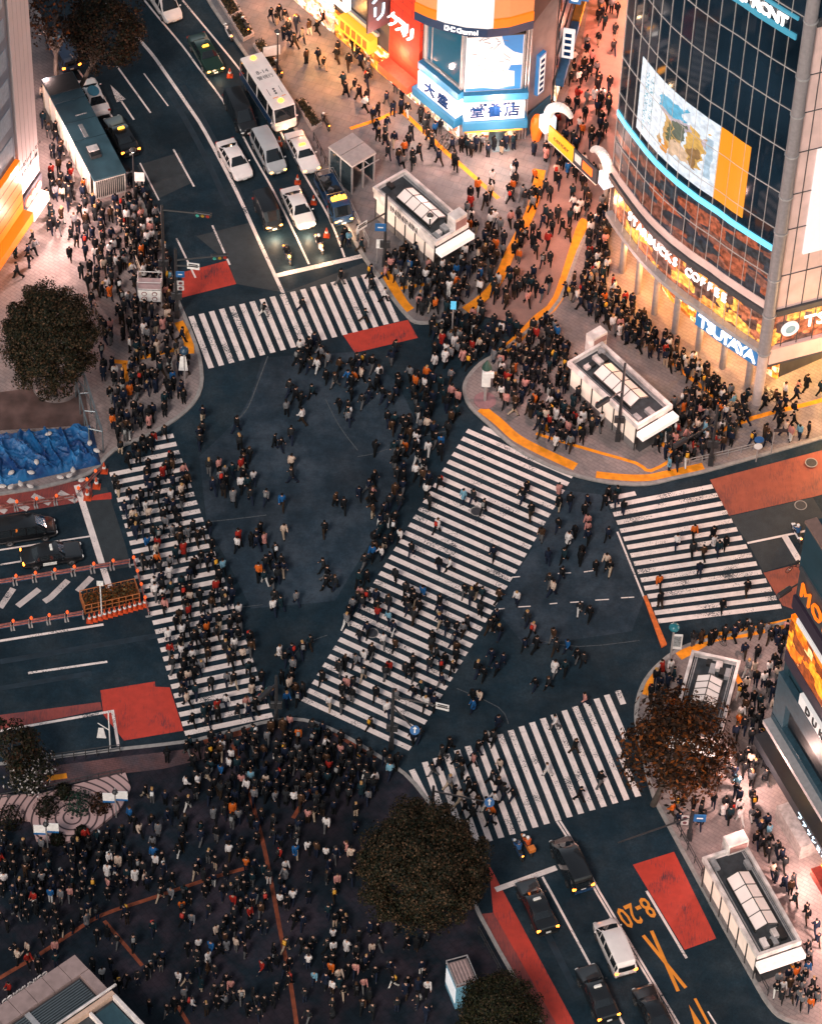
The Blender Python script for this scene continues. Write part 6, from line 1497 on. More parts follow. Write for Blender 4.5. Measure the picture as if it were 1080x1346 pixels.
# traffic cones
CONEM=ORP
def cone(px,label,z0=.012,group=None,bar=False,s=1.0):
    c=G(*px);root=empty('traffic_cone',(c.x,c.y,z0),label,'traffic cone',0,group)
    b=MB();b.box((0,0,.02),(.38,.38,.04));b.build('base',BLACKP if 0 else CONEM,root)
    b=MB();b.lathe((0,0,.04),[(.15,0),(.03,.66)],CONEM,n=12);b.build('body',CONEM,root,smooth=True)
    b=MB();b.lathe((0,0,.04),[(.105,.27),(.085,.40)],SIGNW,n=12);b.v=[(x*1.03,y*1.03,z) for x,y,z in b.v];b.build('white_band',SIGNW,root)
    root.scale=(s,s,s);return root
for px,lb in (((358,186),'orange cone between the minibus front and the silver minivan'),((367,190),'red cone beside the white taxi rear'),((391,240),'orange cone in front of the silver minivan'),((412,267),'orange cone by the rear of the blue work truck'),((429,310),'tall orange cone beside the blue work truck front'),((302,100),'orange cone next to the green taxi front')): cone(px,lb,s=1.35)
cn=cone((118,817),'orange cone in the tight row beside the rusty cage',group='cones in the row below the rusty cage',s=1.3);sn=snap(cn)
for k in range(1,12): clone(cn,sn,tuple(G(118+6.6*k,817-1.9*k)+Vector((0,0,.012))))
cb=cone((137,620),'orange cone with poles at the tip of the tarp site',s=1.5);cone((127,640),'orange cone holding sloping bars near the blue tarp',s=1.6);cone((115,655),'orange cone at the top of the left stop line',s=1.6)
# barriers on the left road
def barrier(p,q,label,group,z=.012,lights=True,panel=True,h=.8):
    a,b_=G(*p),G(*q);d=b_-a;root=empty('road_barrier',(a.x,a.y,z),label,'barrier',math.atan2(d.y,d.x),group);L=d.length
    b=MB()
    for x in(.05,L-.05): b.tube((x,0,0),(x,0,h),.035,n=6);b.box((x,0,.04),(.12,.5,.08))
    b.build('post',POLEL,root)
    b=MB();b.box((L/2,0,h-.12),(L,.06,.16));b.box((L/2,0,h-.42),(L,.05,.12));b.build('rail',mat('red_white_rail',(.38,.13,.11),.5,var=.6,scale=2.2),root)
    if panel:
        b=MB();b.box((L/2,.05,h*.42),(L*.8,.03,h*.5));b.build('panel',mat('navy_panel',(.03,.06,.11),.4,var=.6,scale=4),root)
    if lights:
        b=MB();b.lathe((.05,0,h),[(.10,0),(.13,.12),(.07,.26)],emis('red_lamp',(1,.13,.03),.5),n=10);b.build('warning_lamp',None,root,smooth=True)
    return root
def brow(pts,n,label,group,**k):
    P=[G(*p) for p in pts];d=P[-1]-P[0]
    o=None
    for i in range(n):
        t0,t1=i/n,(i+1)/n-.012
        a=lerp(pts[0],pts[-1],t0);b=lerp(pts[0],pts[-1],t1)
        if o is None: o=barrier(a,b,label,group,**k);sn=snap(o)
        else: clone(o,sn,tuple(G(*a)+Vector((0,0,o.location.z))))
    return o
brow([(-30,775),(174,743)],8,'red lamped barrier with navy panels in the row above the white diagonals','barriers between the waiting taxi and the white diagonals')
brow([(-30,834),(112,811)],6,'barrier with navy panels in the row above the long white line','barriers along the long white line')
brow([(-30,677),(100,658)],5,'low red barrier with lamps beside the red striped lane','barriers beside the long black minivan',panel=False)
brow([(103,652),(137,618)],3,'sloping barrier bars leading up to the blue tarp','barriers at the tarp corner',panel=False)
brow([(176,742),(196,812)],4,'low white barrier bars along the left crosswalk edge','barriers beside the left crosswalk',panel=False)
# cage of rusty fencing
a,b_=G(112,808),G(184,792);d=b_-a;rt=empty('rusty_cage',(a.x,a.y,.012),'cage of rusty orange fencing full of dry plants beside the crosswalk','fenced planting',math.atan2(d.y,d.x));L=d.length
b=MB()
for k in range(9):
    for y in(0,1.5): b.tube((L*k/8,y,0),(L*k/8,y,1.1),.04,n=5)
for z in(.15,.6,1.08):
    for y in(0,1.5): b.tube((0,y,z),(L,y,z),.035,n=5)
    for x in(0,L): b.tube((x,0,z),(x,1.5,z),.035,n=5)
b.build('frame',mat('rusty_frame',(.42,.13,.04),.7,var=.3),rt)
rs=np.random.RandomState(8);n=1500;p=np.stack([rs.uniform(.1,L-.1,n),rs.uniform(.1,1.4,n),rs.uniform(.05,1.1,n)],1);leaves('dry_plants',rt,p,np.tile([0,0,1.0],(n,1)),.2,[(.05,.03,.015),(.12,.05,.015),(.25,.07,.015),(.10,.07,.03)],8)
c=G(134,812);rt=empty('sign_post',(c.x,c.y,.012),'thin white sign post in front of the rusty cage','post');b=MB();b.path([(0,0,0),(0,0,4.3)],.05,SIGNW);b.build('pole',SIGNW,rt);b=MB();b.box((0,0,4.1),(.5,.08,.5));b.build('sign_plate',SIGNW,rt)
# tarp covered site
TARP=bpy.data.materials.new('blue_tarp');TARP.use_nodes=True;_n=TARP.node_tree;_b=_n.nodes['Principled BSDF'];_b.inputs['Roughness'].default_value=.5
_tc=_n.nodes.new('ShaderNodeTexCoord');_z=_n.nodes.new('ShaderNodeTexNoise');_z.inputs['Scale'].default_value=.8;_z.inputs['Detail'].default_value=3;_r=_n.nodes.new('ShaderNodeValToRGB');_r.color_ramp.elements[0].position=.35;_r.color_ramp.elements[0].color=(.004,.035,.14,1);_r.color_ramp.elements[1].position=.65;_r.color_ramp.elements[1].color=(.012,.13,.33,1)
_n.links.new(_tc.outputs['Object'],_z.inputs['Vector']);_n.links.new(_z.outputs['Fac'],_r.inputs[0]);_n.links.new(_r.outputs[0],_b.inputs['Base Color'])
from mathutils import noise as mnoise
ca,cb_,cc,cdd=G(-45,575),G(122,566),G(133,612),G(-45,652)
b=MB();NX,NY=130,56
for j in range(NY+1):
    for i in range(NX+1):
        u,v=i/NX,j/NY;p=ca.lerp(cb_,u).lerp(cdd.lerp(cc,u),v);e=min(u,1-u)*NX/6;e2=min(v,1-v)*NY/4;edge=min(1,e,e2)
        q1=p.x*.8+p.y*.35;h=(.35+.7*abs(mnoise.noise(Vector((p.x*.30,p.y*.30,1))))+.45*(1-min(1,abs(mnoise.noise(Vector((q1*1.0,p.y*.35-p.x*.1,5)))*5)))+.22*(1-min(1,abs(mnoise.noise(Vector((p.x*.9,p.y*1.6,8)))*5)))+.12*abs(mnoise.noise(Vector((p.x*2.6,p.y*2.6,9)))))*edge
        b.v.append((p.x,p.y,HP+.03+h))
for j in range(NY):
    for i in range(NX): b.f.append((j*(NX+1)+i,j*(NX+1)+i+1,(j+1)*(NX+1)+i+1,(j+1)*(NX+1)+i));b.m.append(0)
tag(b.build('blue_tarp',TARP,smooth=False),'crumpled blue tarp spread over the construction site','tarp')
SBAG=mat('white_sandbag',(.50,.46,.45),.9,var=.2);o=None
for k,(x,y) in enumerate(((3,640),(14,641),(27,637),(41,622),(15,622),(48,608),(79,628),(91,626),(96,619),(40,640),(64,571),(118,583),(127,593),(107,632))):
    c=G(x,y,1.0)
    if o is None:
        b=MB();b.ball((0,0,.1),.25,n=10,k=6,sq=(1.15,.8,.5));b.ball((.24,0,.12),.09,n=6,k=4);o=b.build('sandbag',SBAG,smooth=True);o.location=c;tag(o,'white sandbag weighing down the blue tarp','sandbag','white sandbags lying on the blue tarp')
    else: q=o.copy();COL.objects.link(q);q.location=c;q.rotation_euler=(0,0,k)
# steel frame and dark deck behind the tarp
b=MB();P=poly([(-20,520),(40,512),(112,520),(118,560),(-20,568)]);b.prism(P,HP,HP+.06,mat('rusty_deck',(.09,.055,.05),.6,var=.5,scale=.8));tag(b.build('steel_deck'),'dark rusty steel deck between the round planter and the blue tarp','deck')
rt=empty('steel_scaffold',tuple(up(G(125,560),HP)),'dark steel scaffold beside the crowd and the blue tarp','scaffold')
b=MB();e0,e1=G(112,520),G(136,596)
s0,s1=G(100,524),G(118,592)
for t in(0,.33,.66,1):
    p,q=e0.lerp(e1,t),s0.lerp(s1,t)
    for w in(p,q): b.tube(up(w,HP),up(w,2.6),.06,n=6)
    b.tube(up(p,2.6),up(q,2.6),.06,n=6)
b.tube(up(e0,2.6),up(e1,2.6),.1,n=6);b.tube(up(s0,2.6),up(s1,2.6),.07,n=6);b.tube(up(e0,.2),up(e1,2.5),.05,n=6);b.tube(up(s0,2.5),up(e0.lerp(e1,.33),2.6),.05,n=6)
part(b,'frame',rt,mat('scaffold_steel',(.16,.19,.21),.4,metal=.5))
# rail dividing the waiting crowd
rt=empty('divider_rail',tuple(up(G(146,285),HP)),'long sloping divider rail through the waiting crowd','railing')
pts=[G(146,283),G(165,312),G(186,370)]
b=MB()
for z in(1.3,.75): b.path([up(p,z) for p in pts],.05,n=6)
part(b,'rail',rt,mat('cream_rail',(.60,.46,.34),.5))
b=MB()
for k in range(12):
    t=k/11;p=pts[0].lerp(pts[1],min(1,t*3)) if t<.33 else pts[1].lerp(pts[2],(t-.33)/.67);b=MB();b.tube(up(p,HP),up(p,1.3),.04,n=6);part(b,'post',rt,POLEL)
rt=empty('notice_platform',tuple(up(G(198,400),HP)),'steel platform with white notice panel of four round signs in the crowd','platform')
c=G(198,400);b=MB()
for x in(-.95,.95):
    for y in(-.6,.6): b.tube(c+Vector((x,y,HP)),c+Vector((x,y,3.2)),.05,n=6)
for z in(2.4,3.2):
    for y in(-.6,.6): b.tube(c+Vector((-.95,y,z)),c+Vector((.95,y,z)),.04,n=6)
    for x in(-.95,.95): b.tube(c+Vector((x,-.6,z)),c+Vector((x,.6,z)),.04,n=6)
part(b,'frame',rt,POLEL)
b=MB();b.box((c.x,c.y,2.45),(1.9,1.2,.08));part(b,'platform_floor',rt,mat('pale_pink_floor',(.42,.30,.30),.5))
b=MB();b.box((c.x,c.y-.66,1.7),(1.8,.06,1.25));part(b,'notice_panel',rt,SIGNW)
for x in(-.42,.42):
    for z in(1.42,1.98):
        b=MB();b.tube((c.x+x,c.y-.70,z),(c.x+x,c.y-.72,z),.22,n=16);part(b,'sign_ring',rt,mat('dark_red_ring',(.2,.03,.03),.5));b=MB();b.tube((c.x+x,c.y-.725,z),(c.x+x,c.y-.735,z),.16,n=16);part(b,'sign_disc',rt,SIGNW)
# police box van tail under the shelter end and crowd boards
def board(label,px,w,h,z,m,rz=0,name='notice_board',cat='sign'):
    c=G(*px);root=empty(name,(c.x,c.y,HP),label,cat,rz)
    b=MB()
    for x in(-w*.4,w*.4): b.tube((x,0,0),(x,0,z+h/2),.035,n=6)
    b.build('post',POLEL,root);b=MB();b.box((0,-.05,z),(w,.05,h));b.build('panel',m,root);return root
board('white sign plate with thin text beside the shelter lamp',(184,262),.9,1.0,2.6,SIGNW)
board('signboard with dark print beside the street lamp and minibus',(357,92),1.5,1.1,2.2,SIGNW,.3)
board('pair of small white boards at the lettered entrance corner',(500,348),.8,1.0,2.4,SIGNW)
for lb,px,s in (('white boards on a pole at the right end of the garden bed',(153,1076),1),('white boards on a pole in front of the swirl stone',(63,1118),1)):
    c=G(*px);rt=empty('board_pole',(c.x,c.y,HP),lb,'sign post')
    b=MB();b.path([(0,0,0),(0,0,3.6)],.05,POLEL);b.build('pole',POLEL,rt)
    for x in(-.48,.48): b=MB();b.box((x,-.05,2.6+x*.3),(.85,.05,1.1));b.build('white_board',SIGNW,rt);b=MB();b.box((x,-.08,2.15+x*.3),(.85,.02,.2));b.build('blue_strip',SIGNB,rt)
    b=MB();b.ball((0,-.1,3.25),.22,n=10,k=6);b.build('dark_bulb',POLEM,rt,smooth=True)
c=G(145,985);rt=empty('flag_post',(c.x,c.y,HP),'thin white post with leaning white flag by the red patch','post')
b=MB();b.path([(0,0,0),(0,0,4.3)],.05,SIGNW);b.path([(0,0,2.2),(-.8,0,3.0)],.04,SIGNW);b.build('pole',SIGNW,rt);b=MB();b.box((-.6,-.05,1.9),(.7,.06,1.2),taper=.5);b.build('flag',SIGNW,rt)
# fences
def railing(label,pts,h=1.0,z0=HP,n=12,m=POLEM,name='guard_rail'):
    P=[G(*p) for p in pts];rt=empty(name,(P[0].x,P[0].y,z0),label,'railing');b=MB()
    for z in(h,h*.55): b.path([up(p,z0+z) for p in P],.035,n=6)
    part(b,'rail',rt,m);tot=sum((P[i+1]-P[i]).length for i in range(len(P)-1))
    for k in range(n):
        s=tot*k/(n-1)
        for i in range(len(P)-1):
            l=(P[i+1]-P[i]).length
            if s<=l+1e-6: p=P[i].lerp(P[i+1],s/l);break
            s-=l
        b=MB();b.tube(up(p,z0),up(p,z0+h),.04,n=6);part(b,'post',rt,m)
    return rt
railing('dark guard rail along the left road on the plaza kerb',[(52,1006),(110,998),(158,991)],n=8)
railing('black fence above the swirl patterned garden bed',[(-5,1056),(60,1044),(130,1028),(160,1022)],.9,n=12)
railing('dark guard rail beside the red bus lane and trees',[(628,1230),(660,1288),(688,1340)],n=8)
railing('guard rail beside the work truck and glass booth',[(432,230),(462,280),(484,326)],n=9,m=POLEL)
railing('guard rail beside the taxis and planter boxes',[(412,186),(432,226)],n=5)
railing('guard rail along the long bright subway entrance kerb',[(885,1085),(925,1160),(985,1268),(1008,1310)],n=14)
railing('low white rail in front of the round pavement, right side',[(905,612),(958,600),(990,592)],.7,n=6,m=POLEL)
# ---------------------------------------------------------------- the crowd
def inpoly(x,y,P):
    c=False;j=len(P)-1
    for i in range(len(P)):
        if (P[i][1]>y)!=(P[j][1]>y) and x<(P[j][0]-P[i][0])*(y-P[i][1])/(P[j][1]-P[i][1])+P[i][0]: c=not c
        j=i
    return c
def grow(P,m):
    c=sum((Vector(p) for p in P),Vector((0,0)))/len(P);return [tuple(c+(Vector(p)-c)*(1+m/max(.1,(Vector(p)-c).length))) for p in P]
OB=[]
for a in (((489.2,244.8),(532.4,221.8),(615.5,293),(573.5,318.6),3.6),((746.7,474.2),(790,449),(884,530),(838.3,561.7),3.4),((910.8,855),(971.5,867.3),(948,972),(878,960),3.4),((921.7,1126.7),(980.8,1108),(1052,1236),(996.7,1258.3),3.5),((54.4,104.8),(95,92),(165.6,225.6),(123.3,236.7),3.3),((434,191),(461,174),(495.5,198.5),(461,218),3.6),((587,1268),(612.5,1255),(627,1288),(600,1301),3.0)):
    OB.append(grow([tuple(G(*p,a[4])[:2]) for p in a[:4]],.45))
OB.append([tuple((c0+ex*x+ey*y)[:2]) for x,y in((-.3,-.4),(16,-.4),(16,14),(-.3,14))])
OB.append(grow(poly(gp),.3));OB.append([tuple(p) for p in core]);OB.append([tuple(p) for p in body]);OB.append(poly([(-40,565),(128,560),(140,614),(-40,655)]))
def clear_of(p):
    for P in OB:
        if inpoly(p.x,p.y,P): return False
    for c,L in VEH:
        if (Vector((c.x,c.y,0))-Vector((p.x,p.y,0))).length<L*.5: return False
    return True
HIDE=[(557,1140,84,90),(655,1330,42,46),(68,447,58,84),(893,985,52,50),(75,505,40,18)]
GR={}
PEO=[]
def put(p,head,pose=None,tone=None,z=None,md=.5):
    k=(int(p.x//.7),int(p.y//.7))
    for i in(-1,0,1):
        for j in(-1,0,1):
            for q in GR.get((k[0]+i,k[1]+j),()):
                if (q.x-p.x)**2+(q.y-p.y)**2<md*md: return False
    if not clear_of(p): return False
    x,y=PX((p.x,p.y,1.0))
    for hx,hy,a,b in HIDE:
        if ((x-hx)/a)**2+((y-hy)/b)**2<1: return False
    if not(-12<x<1092 and -12<y<1362): return False
    GR.setdefault(k,[]).append(p);PEO.append((p,head,pose,tone,z));return True
rp=random.Random(21)
def fill(pts,n,heads,z=HP,walk=.8,md=.5,cl=0.0):
    """n people in a ground region outlined in the photograph; heads: image directions they walk in"""
    xs=[p[0] for p in pts];ys=[p[1] for p in pts];t=0;k=0;last=None
    while k<n and t<n*40:
        t+=1
        if last is not None and rp.random()<cl: x=last[0]+rp.gauss(0,9);y=last[1]+rp.gauss(0,9)
        else: x=rp.uniform(min(xs),max(xs));y=rp.uniform(min(ys),max(ys))
        if not inpoly(x,y,pts): continue
        h=rp.choice(heads) if heads else None
        if h is None: a=rp.uniform(0,2*PI)
        else: d=pdir((x,y),(x+h[0],y+h[1]));a=math.atan2(-d.x,d.y)+rp.gauss(0,.25)
        w=rp.random()<walk
        if put(G(x,y,z),a,rp.choice((0,0,1,1,2,5,7)) if w else rp.choice((3,3,4,6,8)),None,z,md): k+=1;last=(x,y)
NE,SWd,NW,SEd=(1,-1.6),(-1,1.6),(-1,-1.4),(1,1.4)
RZ=.012
fill([(40,1120),(150,1100),(190,1050),(210,1000),(260,985),(360,962),(395,965),(450,985),(520,1020),(480,1060),(465,1140),(480,1210),(560,1240),(580,1346),(300,1346),(170,1346),(100,1262),(0,1320),(0,1120)],360,[NE,SWd,SEd,(0,-1),(0,1),None],walk=.62,cl=.25)
fill([(0,1105),(45,1120),(170,1100),(200,1170),(0,1200)],45,[None],walk=.25,cl=.3)
fill([(240,985),(400,955),(530,1010),(470,1060),(260,1060)],90,[NE,(0,-1),NW,SWd],walk=.9)
fill([(150,640),(250,640),(300,760),(358,940),(245,962),(205,800)],150,[(.35,1),(-.35,-1)],z=RZ,walk=1)
fill([(143,600),(228,572),(250,640),(152,645)],16,[(.35,1)],z=RZ,walk=1)
fill([(470,780),(650,780),(560,960),(540,990),(410,930)],72,[(-1,1.6),(1,-1.6)],z=RZ,walk=1,cl=.3)
fill([(560,640),(740,640),(650,780),(480,780)],16,[(-1,1.6),(1,-1.6)],z=RZ,walk=1,cl=.4)
fill([(500,500),(610,500),(590,600),(540,690),(490,780),(430,860),(470,760),(520,640)],72,[(-1,1.5),(1,-1.5)],z=RZ,walk=1,cl=.45)
fill([(240,545),(300,545),(360,650),(420,900),(420,960),(360,940),(300,700)],58,[(.4,1),(-.4,-1)],z=RZ,walk=1,cl=.4)
fill([(300,560),(500,500),(500,720),(380,860),(340,760)],30,[None],z=RZ,walk=1,cl=.55)
fill([(350,460),(560,450),(600,530),(470,560),(380,540)],44,[(-1,.6),(1,-.6),(-1,1)],z=RZ,walk=1,cl=.5)
fill([(590,790),(700,770),(780,780),(770,880),(640,990),(570,1010),(560,960)],34,[(1,-1),(-1,1)],z=RZ,walk=1,cl=.4)
fill([(690,690),(760,630),(810,650),(800,760),(720,790)],26,[(-.6,1),(.6,-1)],z=RZ,walk=1,cl=.4)
fill([(545,1010),(640,970),(690,1060),(640,1100)],26,[(1,-.4),(-1,.4)],z=RZ,walk=1)
fill([(690,960),(800,915),(835,1040),(740,1075)],7,[(1,-.4),(-1,.4)],z=RZ,walk=1)
fill([(800,655),(936,640),(1020,795),(865,815)],15,[(.4,1),(-.4,-1)],z=RZ,walk=1,cl=.3)
fill([(250,420),(480,365),(520,420),(290,480)],4,[(1,-.25)],z=RZ,walk=1)
fill([(480,365),(505,360),(535,415),(500,425)],4,[(1,-.25)],z=RZ,walk=1)
# west pavement
fill([(140,245),(180,240),(210,300),(232,390),(200,385),(165,330)],62,[None],walk=.15)
fill([(108,240),(142,280),(185,370),(235,400),(255,470),(240,540),(160,585),(140,560),(130,430),(120,330)],150,[SEd,NW,(0,1),None],walk=.6,cl=.2)
fill([(60,235),(110,240),(130,340),(125,420),(95,350),(40,300)],36,[(.5,1),(-.5,-1)],walk=.9,cl=.3)
fill([(55,80),(60,110),(100,240),(70,240),(55,160)],12,[(.5,1)],walk=.8)
fill([(20,300),(60,330),(10,380)],8,[None],walk=.5)
# north pavement and the street
fill([(505,345),(560,325),(620,300),(660,330),(640,385),(580,420),(545,420)],80,[(0,1),NE,SWd,None],walk=.6,cl=.2)
fill([(600,300),(640,220),(700,230),(700,290),(650,350)],32,[SWd,NE],walk=.8,cl=.4)
fill([(350,20),(420,20),(560,160),(640,230),(600,220),(480,150),(400,90)],46,[(1,1),(-1,-1)],walk=.85,cl=.3)
fill([(480,150),(560,190),(610,230),(500,220)],18,[SEd,NW],walk=.9)
fill([(540,150),(600,190),(690,195),(640,215),(560,180)],16,[None],walk=.2)
fill([(690,215),(760,70),(790,10),(812,10),(800,200),(770,290),(720,390),(640,430),(620,420),(680,330)],130,[(-.4,1),(.4,-1)],z=.016,walk=.9,cl=.3)
fill([(560,425),(640,420),(690,430),(640,470),(600,500),(570,470)],45,[(-.6,1),(.6,-1)],z=.016,walk=1,cl=.4)
fill([(445,315),(470,300),(480,335),(455,338)],5,[None],z=RZ,walk=.2)
# east pavement
fill([(640,480),(720,425),(750,470),(800,560),(740,600),(660,540)],120,[(-1,1),(1,-1),None],walk=.6,cl=.25)
fill([(740,390),(780,350),(860,440),(960,520),(985,560),(900,500),(800,440)],110,[(1,.8),(-1,-.8),None],walk=.6,cl=.25)
fill([(840,580),(900,520),(985,530),(960,590),(880,620)],70,[None,(1,-.3)],walk=.5,cl=.25)
fill([(980,560),(1080,530),(1080,570),(985,600)],12,[(1,-.2),(-1,.2)],walk=.8)
fill([(1000,530),(1080,505),(1080,530),(1000,555)],10,[(1,-.2)],walk=.8)
fill([(770,300),(800,260),(800,380),(770,400)],26,[(0,1)],walk=.7)
# south pavement
fill([(975,840),(1035,830),(1020,960),(1005,1060),(960,1090),(965,980)],64,[(-.2,1),(.2,-1)],walk=.9,cl=.3)
fill([(845,930),(870,880),(905,860),(890,940),(860,1000)],16,[None],walk=.4)
fill([(930,1060),(1000,1070),(1075,1230),(1070,1346),(1040,1300),(1060,1240),(990,1110)],34,[(.6,1),(-.6,-1)],walk=.9,cl=.3)
fill([(1005,1270),(1060,1250),(1075,1330),(1020,1325)],18,[(0,1)],walk=.7,cl=.3)
fill([(860,1050),(920,1060),(930,1100),(890,1085)],10,[None],walk=.4)
fill([(900,850),(1000,825),(960,850)],8,[None],walk=.4)
JC=[('black',(.006,.007,.009),38),('charcoal',(.016,.018,.021),22),('navy',(.008,.013,.028),14),('dark teal',(.008,.022,.03),6),('brown',(.045,.024,.014),4),('white',(.58,.54,.53),7.5),('cream',(.48,.37,.30),3),('grey',(.13,.13,.14),5),('pink',(.42,.19,.17),3),('red',(.26,.018,.013),1.6),('orange',(.48,.10,.015),1.8),('blue',(.012,.08,.22),1.8),('light blue',(.14,.29,.38),.8)]
TC=[('black',(.007,.008,.009),40),('dark blue',(.012,.018,.036),26),('grey',(.10,.10,.105),10),('beige',(.40,.31,.23),5),('dark brown',(.03,.02,.014),8),('white',(.6,.58,.56),3)]
HC=[('black',(.008,.007,.007),80),('brown',(.05,.025,.012),15),('blond',(.35,.2,.08),4)]
BC=[('black',(.012,.012,.014),6),('red',(.4,.03,.02),1),('grey',(.2,.2,.2),2),('yellow',(.6,.3,.03),1),('white',(.6,.6,.6),1)]
def wch(L): return rp.choices(L,[x[2] for x in L])[0]
PLACES=[((250,1010),'at the left crosswalk corner of the plaza'),((400,1000),'on the plaza tip between two crosswalks'),((500,1040),'on the plaza next to the large round tree'),((170,1080),'by the white boards of the garden bed'),((60,1150),'on the plaza below the garden bed'),((40,1230),'on the plaza above the station roof'),
 ((140,1150),'on the plaza above the rusty tactile fork'),((140,1240),'near the corner of the station building'),((240,1120),'on the plaza above the long rusty strip'),((250,1200),'on the plaza below the long rusty strip'),((240,1290),'on the dark plaza right of the blue screen'),((330,1090),'by the upper end of the rusty strip'),((340,1180),'where the rusty strips meet'),
 ((320,1270),'left of the rusty strip near bottom edge'),((400,1110),'right of the short rusty strip'),((430,1180),'on the plaza left of the round tree'),((420,1260),'right of the rusty strip near bottom edge'),((480,1310),'on the plaza between rusty strip and kiosk'),((540,1280),'on the plaza below the round tree'),((580,1320),'beside the small blue kiosk'),
 ((1030,1130),'on the pavement beside the red awning'),((1050,1200),'between red awning and long bright entrance'),((1060,1290),'at the lower end of the long entrance'),((1010,1060),'below the black canopy'),((950,1080),'by the reddish tree and signboards'),((900,1070),'by the white sign plates on the kerb'),((1000,960),'beside the dark blue parapet building'),((1000,1320),'at the curved kerb, bottom right'),((620,1060),'on the lower crosswalk beside the round tree'),((760,1010),'on the lower crosswalk')]
PACT={0:'striding',1:'walking',2:'walking with one hand raised',3:'standing',4:'standing looking at a phone',5:'walking',6:'standing',7:'walking',8:'standing'}
o_cam=Vector((0,0,CH))
PEO.sort(key=lambda a:(a[0]-o_cam).length)
NIND=300
seen={}
rows=[]
buf_v=[];buf_f=[];buf_c=[];off=0
for i,(p,a,pose,_,z) in enumerate(PEO):
    j=wch(JC);t=wch(TC);h=wch(HC);bcol=wch(BC);sc_=rp.uniform(.93,1.12)
    if i<NIND:
        x,y=PX((p.x,p.y,1));pl=min(PLACES,key=lambda q:(q[0][0]-x)**2+(q[0][1]-y)**2)[1]
        gar='long coat' if POSES[pose].get('coat') else 'jacket'
        w='person '+PACT[pose]+' in '+j[0]+' '+gar+' and '+t[0]+' trousers'
        if POSES[pose].get('pack'): w='person with '+bcol[0]+' backpack '+PACT[pose]+' in '+j[0]+' jacket'
        lb=w+', '+pl
        ws=lb.split()
        if len(ws)>16: lb=w.replace(' and '+t[0]+' trousers','')+', '+pl
        if len(lb.split())>16: lb=lb.replace('looking at a phone','with phone').replace('walking with one hand raised','walking')
        if len(lb.split())>16: lb=' '.join(lb.split()[:16])
        make_person(pose,p,a,dict(jacket=j[1],trousers=t[1],hair=h[1],backpack=bcol[1]),lb,'people walking and standing around the crossing',sc_)
    else:
        ca,sa=math.cos(a)*sc_,math.sin(a)*sc_;Rm=np.array([[ca,sa,0],[-sa,ca,0],[0,0,sc_]])
        for (vv,ff),n in LOW[pose]:
            col={'skin':(.50,.29,.21),'shoe':(.02,.02,.02),'jacket':j[1],'trousers':t[1],'hair':h[1],'pack':bcol[1]}[n]
            buf_v.append(np.asarray(vv)@Rm+np.array([p.x,p.y,p.z]));buf_f+=[tuple(q+off for q in f) for f in ff];buf_c.append(np.tile([*col,1.0],(len(vv),1)));off+=len(vv)
me=bpy.data.meshes.new('crowd');me.from_pydata(np.vstack(buf_v).tolist(),[],buf_f)
ca=me.color_attributes.new('cloth','FLOAT_COLOR','POINT');ca.data.foreach_set('color',np.vstack(buf_c).reshape(-1).astype(np.float32))
me.materials.append(mat('crowd_cloth',(1,1,1),.8,attr='cloth',var=.1,scale=8,spec=.12));me.polygons.foreach_set('use_smooth',[True]*len(me.polygons));me.update()
o=bpy.data.objects.new('crowd',me);COL.objects.link(o);o['kind']='stuff';o['label']='crowd of dark dressed people spread over the crossing and its corners'
print('people',len(PEO),'crowd verts',off)
# ---------------------------------------------------------------- lamps of the shops, with fill lamps added over open pavement
def pl(px,z,col,w,r=.2,nm='shop_fill_lamp',pos=None):
    l=bpy.data.lights.new(nm,'POINT');l.energy=w;l.color=col;l.shadow_soft_size=r;o=bpy.data.objects.new(nm,l);COL.objects.link(o);q=pos if pos is not None else G(*px,0);o.location=(q.x,q.y,z);return o
PEACH=(1,.42,.20);AMB=(1,.44,.12);PINK=(1,.66,.56);WARMW=(1,.72,.55)
for k in range(6): pl(None,2.4,AMB if k in(2,3) else PEACH,(430,430,430,430,330,260)[k],pos=Ln.pt(Ln.L*(.05+.17*k),0,3.0))
pl(None,2.4,WARMW,420,pos=A.pt(AL*.5,0,3.4));pl(None,2.4,WARMW,260,pos=Bf.pt(BL_*.5,0,3.0))
for k in range(5): pl(None,3.2,(1,.36,.24) if k!=3 else AMB,1150,pos=SD.pt(SD.L*(.08+.2*k),0,4.0))
for t in(.1,.3,.5,.7,.9): pl(None,3.6,AMB if t<.7 else (1,.52,.2),560,pos=F.pt(FL*t,0,-1.4))
for u in(2.5,8,13,18): pl(None,3.0,(1,.54,.15),1250,pos=F2.pt(u,0,-2))
for u in(6,14): pl(None,5,(1,.55,.24),1700,pos=F2.pt(u,0,6))
for px,w in(((700,530),520),((860,600),450),((800,420),330)): pl(px,6,(1,.56,.48),w)  # fill lamps added in mid-air to tint the east pavement pink
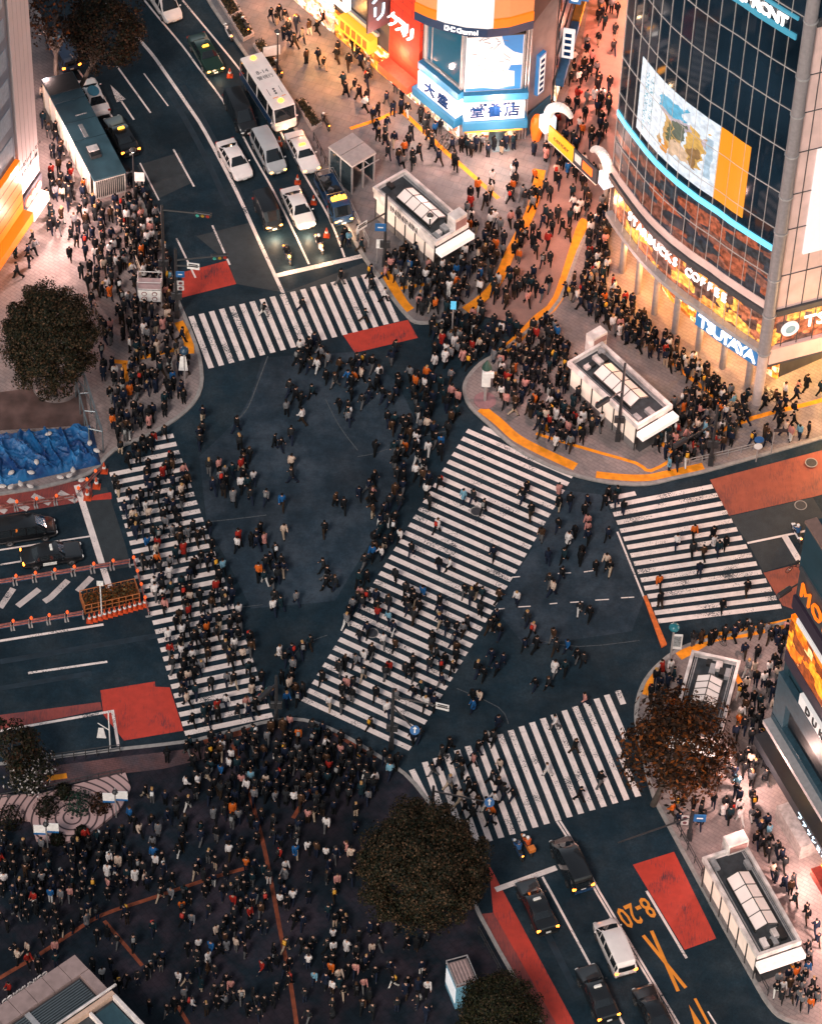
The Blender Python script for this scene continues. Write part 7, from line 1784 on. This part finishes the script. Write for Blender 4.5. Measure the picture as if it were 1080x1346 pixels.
for u in(2.5,11.5,17,22,27): pl(None,2.6,(1,.62,.52),820,pos=KF.pt(u,0,3.4))
pl((990,880),5,(1,.62,.52),600);pl((960,1120),5,(1,.55,.5),350)
for px,w in(((66,215),900),((82,285),1300),((70,335),800),((112,320),600),((62,140),420)): pl(px,3.4,(1,.66,.58),w)
for px,w in(((600,215),950),((655,205),700),((545,170),420),((520,130),300),((655,290),330)): pl(px,5.0,(1,.60,.50),w)
for px in((790,270),(760,330),(735,300)): pl(px,5,(1,.42,.25),480)
# head lamps of the waiting vehicles on the road
for px,w in (((362,316),170),((405,313),200),((455,308),90),((379,353),70),((422,340),80),((379,180),30),((288,106),30)): pl(px,.55,(1,.62,.35),w,.15,'headlamp')
# ---------------------------------------------------------------- light
W=bpy.data.worlds.new('World');S.world=W;W.use_nodes=True
nt=W.node_tree;bg=nt.nodes['Background'];sk_=nt.nodes.new('ShaderNodeTexSky');sk_.sky_type='NISHITA';sk_.sun_disc=False
SUN_E,SUN_R=math.radians(9),math.radians(200)
sk_.sun_elevation=SUN_E;sk_.sun_rotation=SUN_R;sk_.air_density=1.0;sk_.dust_density=1.5
hs=nt.nodes.new('ShaderNodeHueSaturation');hs.inputs['Saturation'].default_value=.45
nt.links.new(sk_.outputs[0],hs.inputs['Color']);nt.links.new(hs.outputs[0],bg.inputs['Color']);bg.inputs['Strength'].default_value=.13
sl=bpy.data.lights.new('sun','SUN');sl.energy=1.3;sl.angle=math.radians(12);sl.color=(1,.86,.78)
so=bpy.data.objects.new('sun',sl);COL.objects.link(so)
sd=Vector((math.sin(SUN_R)*math.cos(math.radians(50)),math.cos(SUN_R)*math.cos(math.radians(50)),math.sin(math.radians(50))))
so.rotation_euler=(-sd).to_track_quat('-Z','Y').to_euler()
S.view_settings.view_transform='Standard';S.view_settings.look='None';S.view_settings.exposure=0.58;S.view_settings.gamma=1
S.cycles.max_bounces=4;S.cycles.diffuse_bounces=2;S.cycles.glossy_bounces=2;S.cycles.transmission_bounces=2
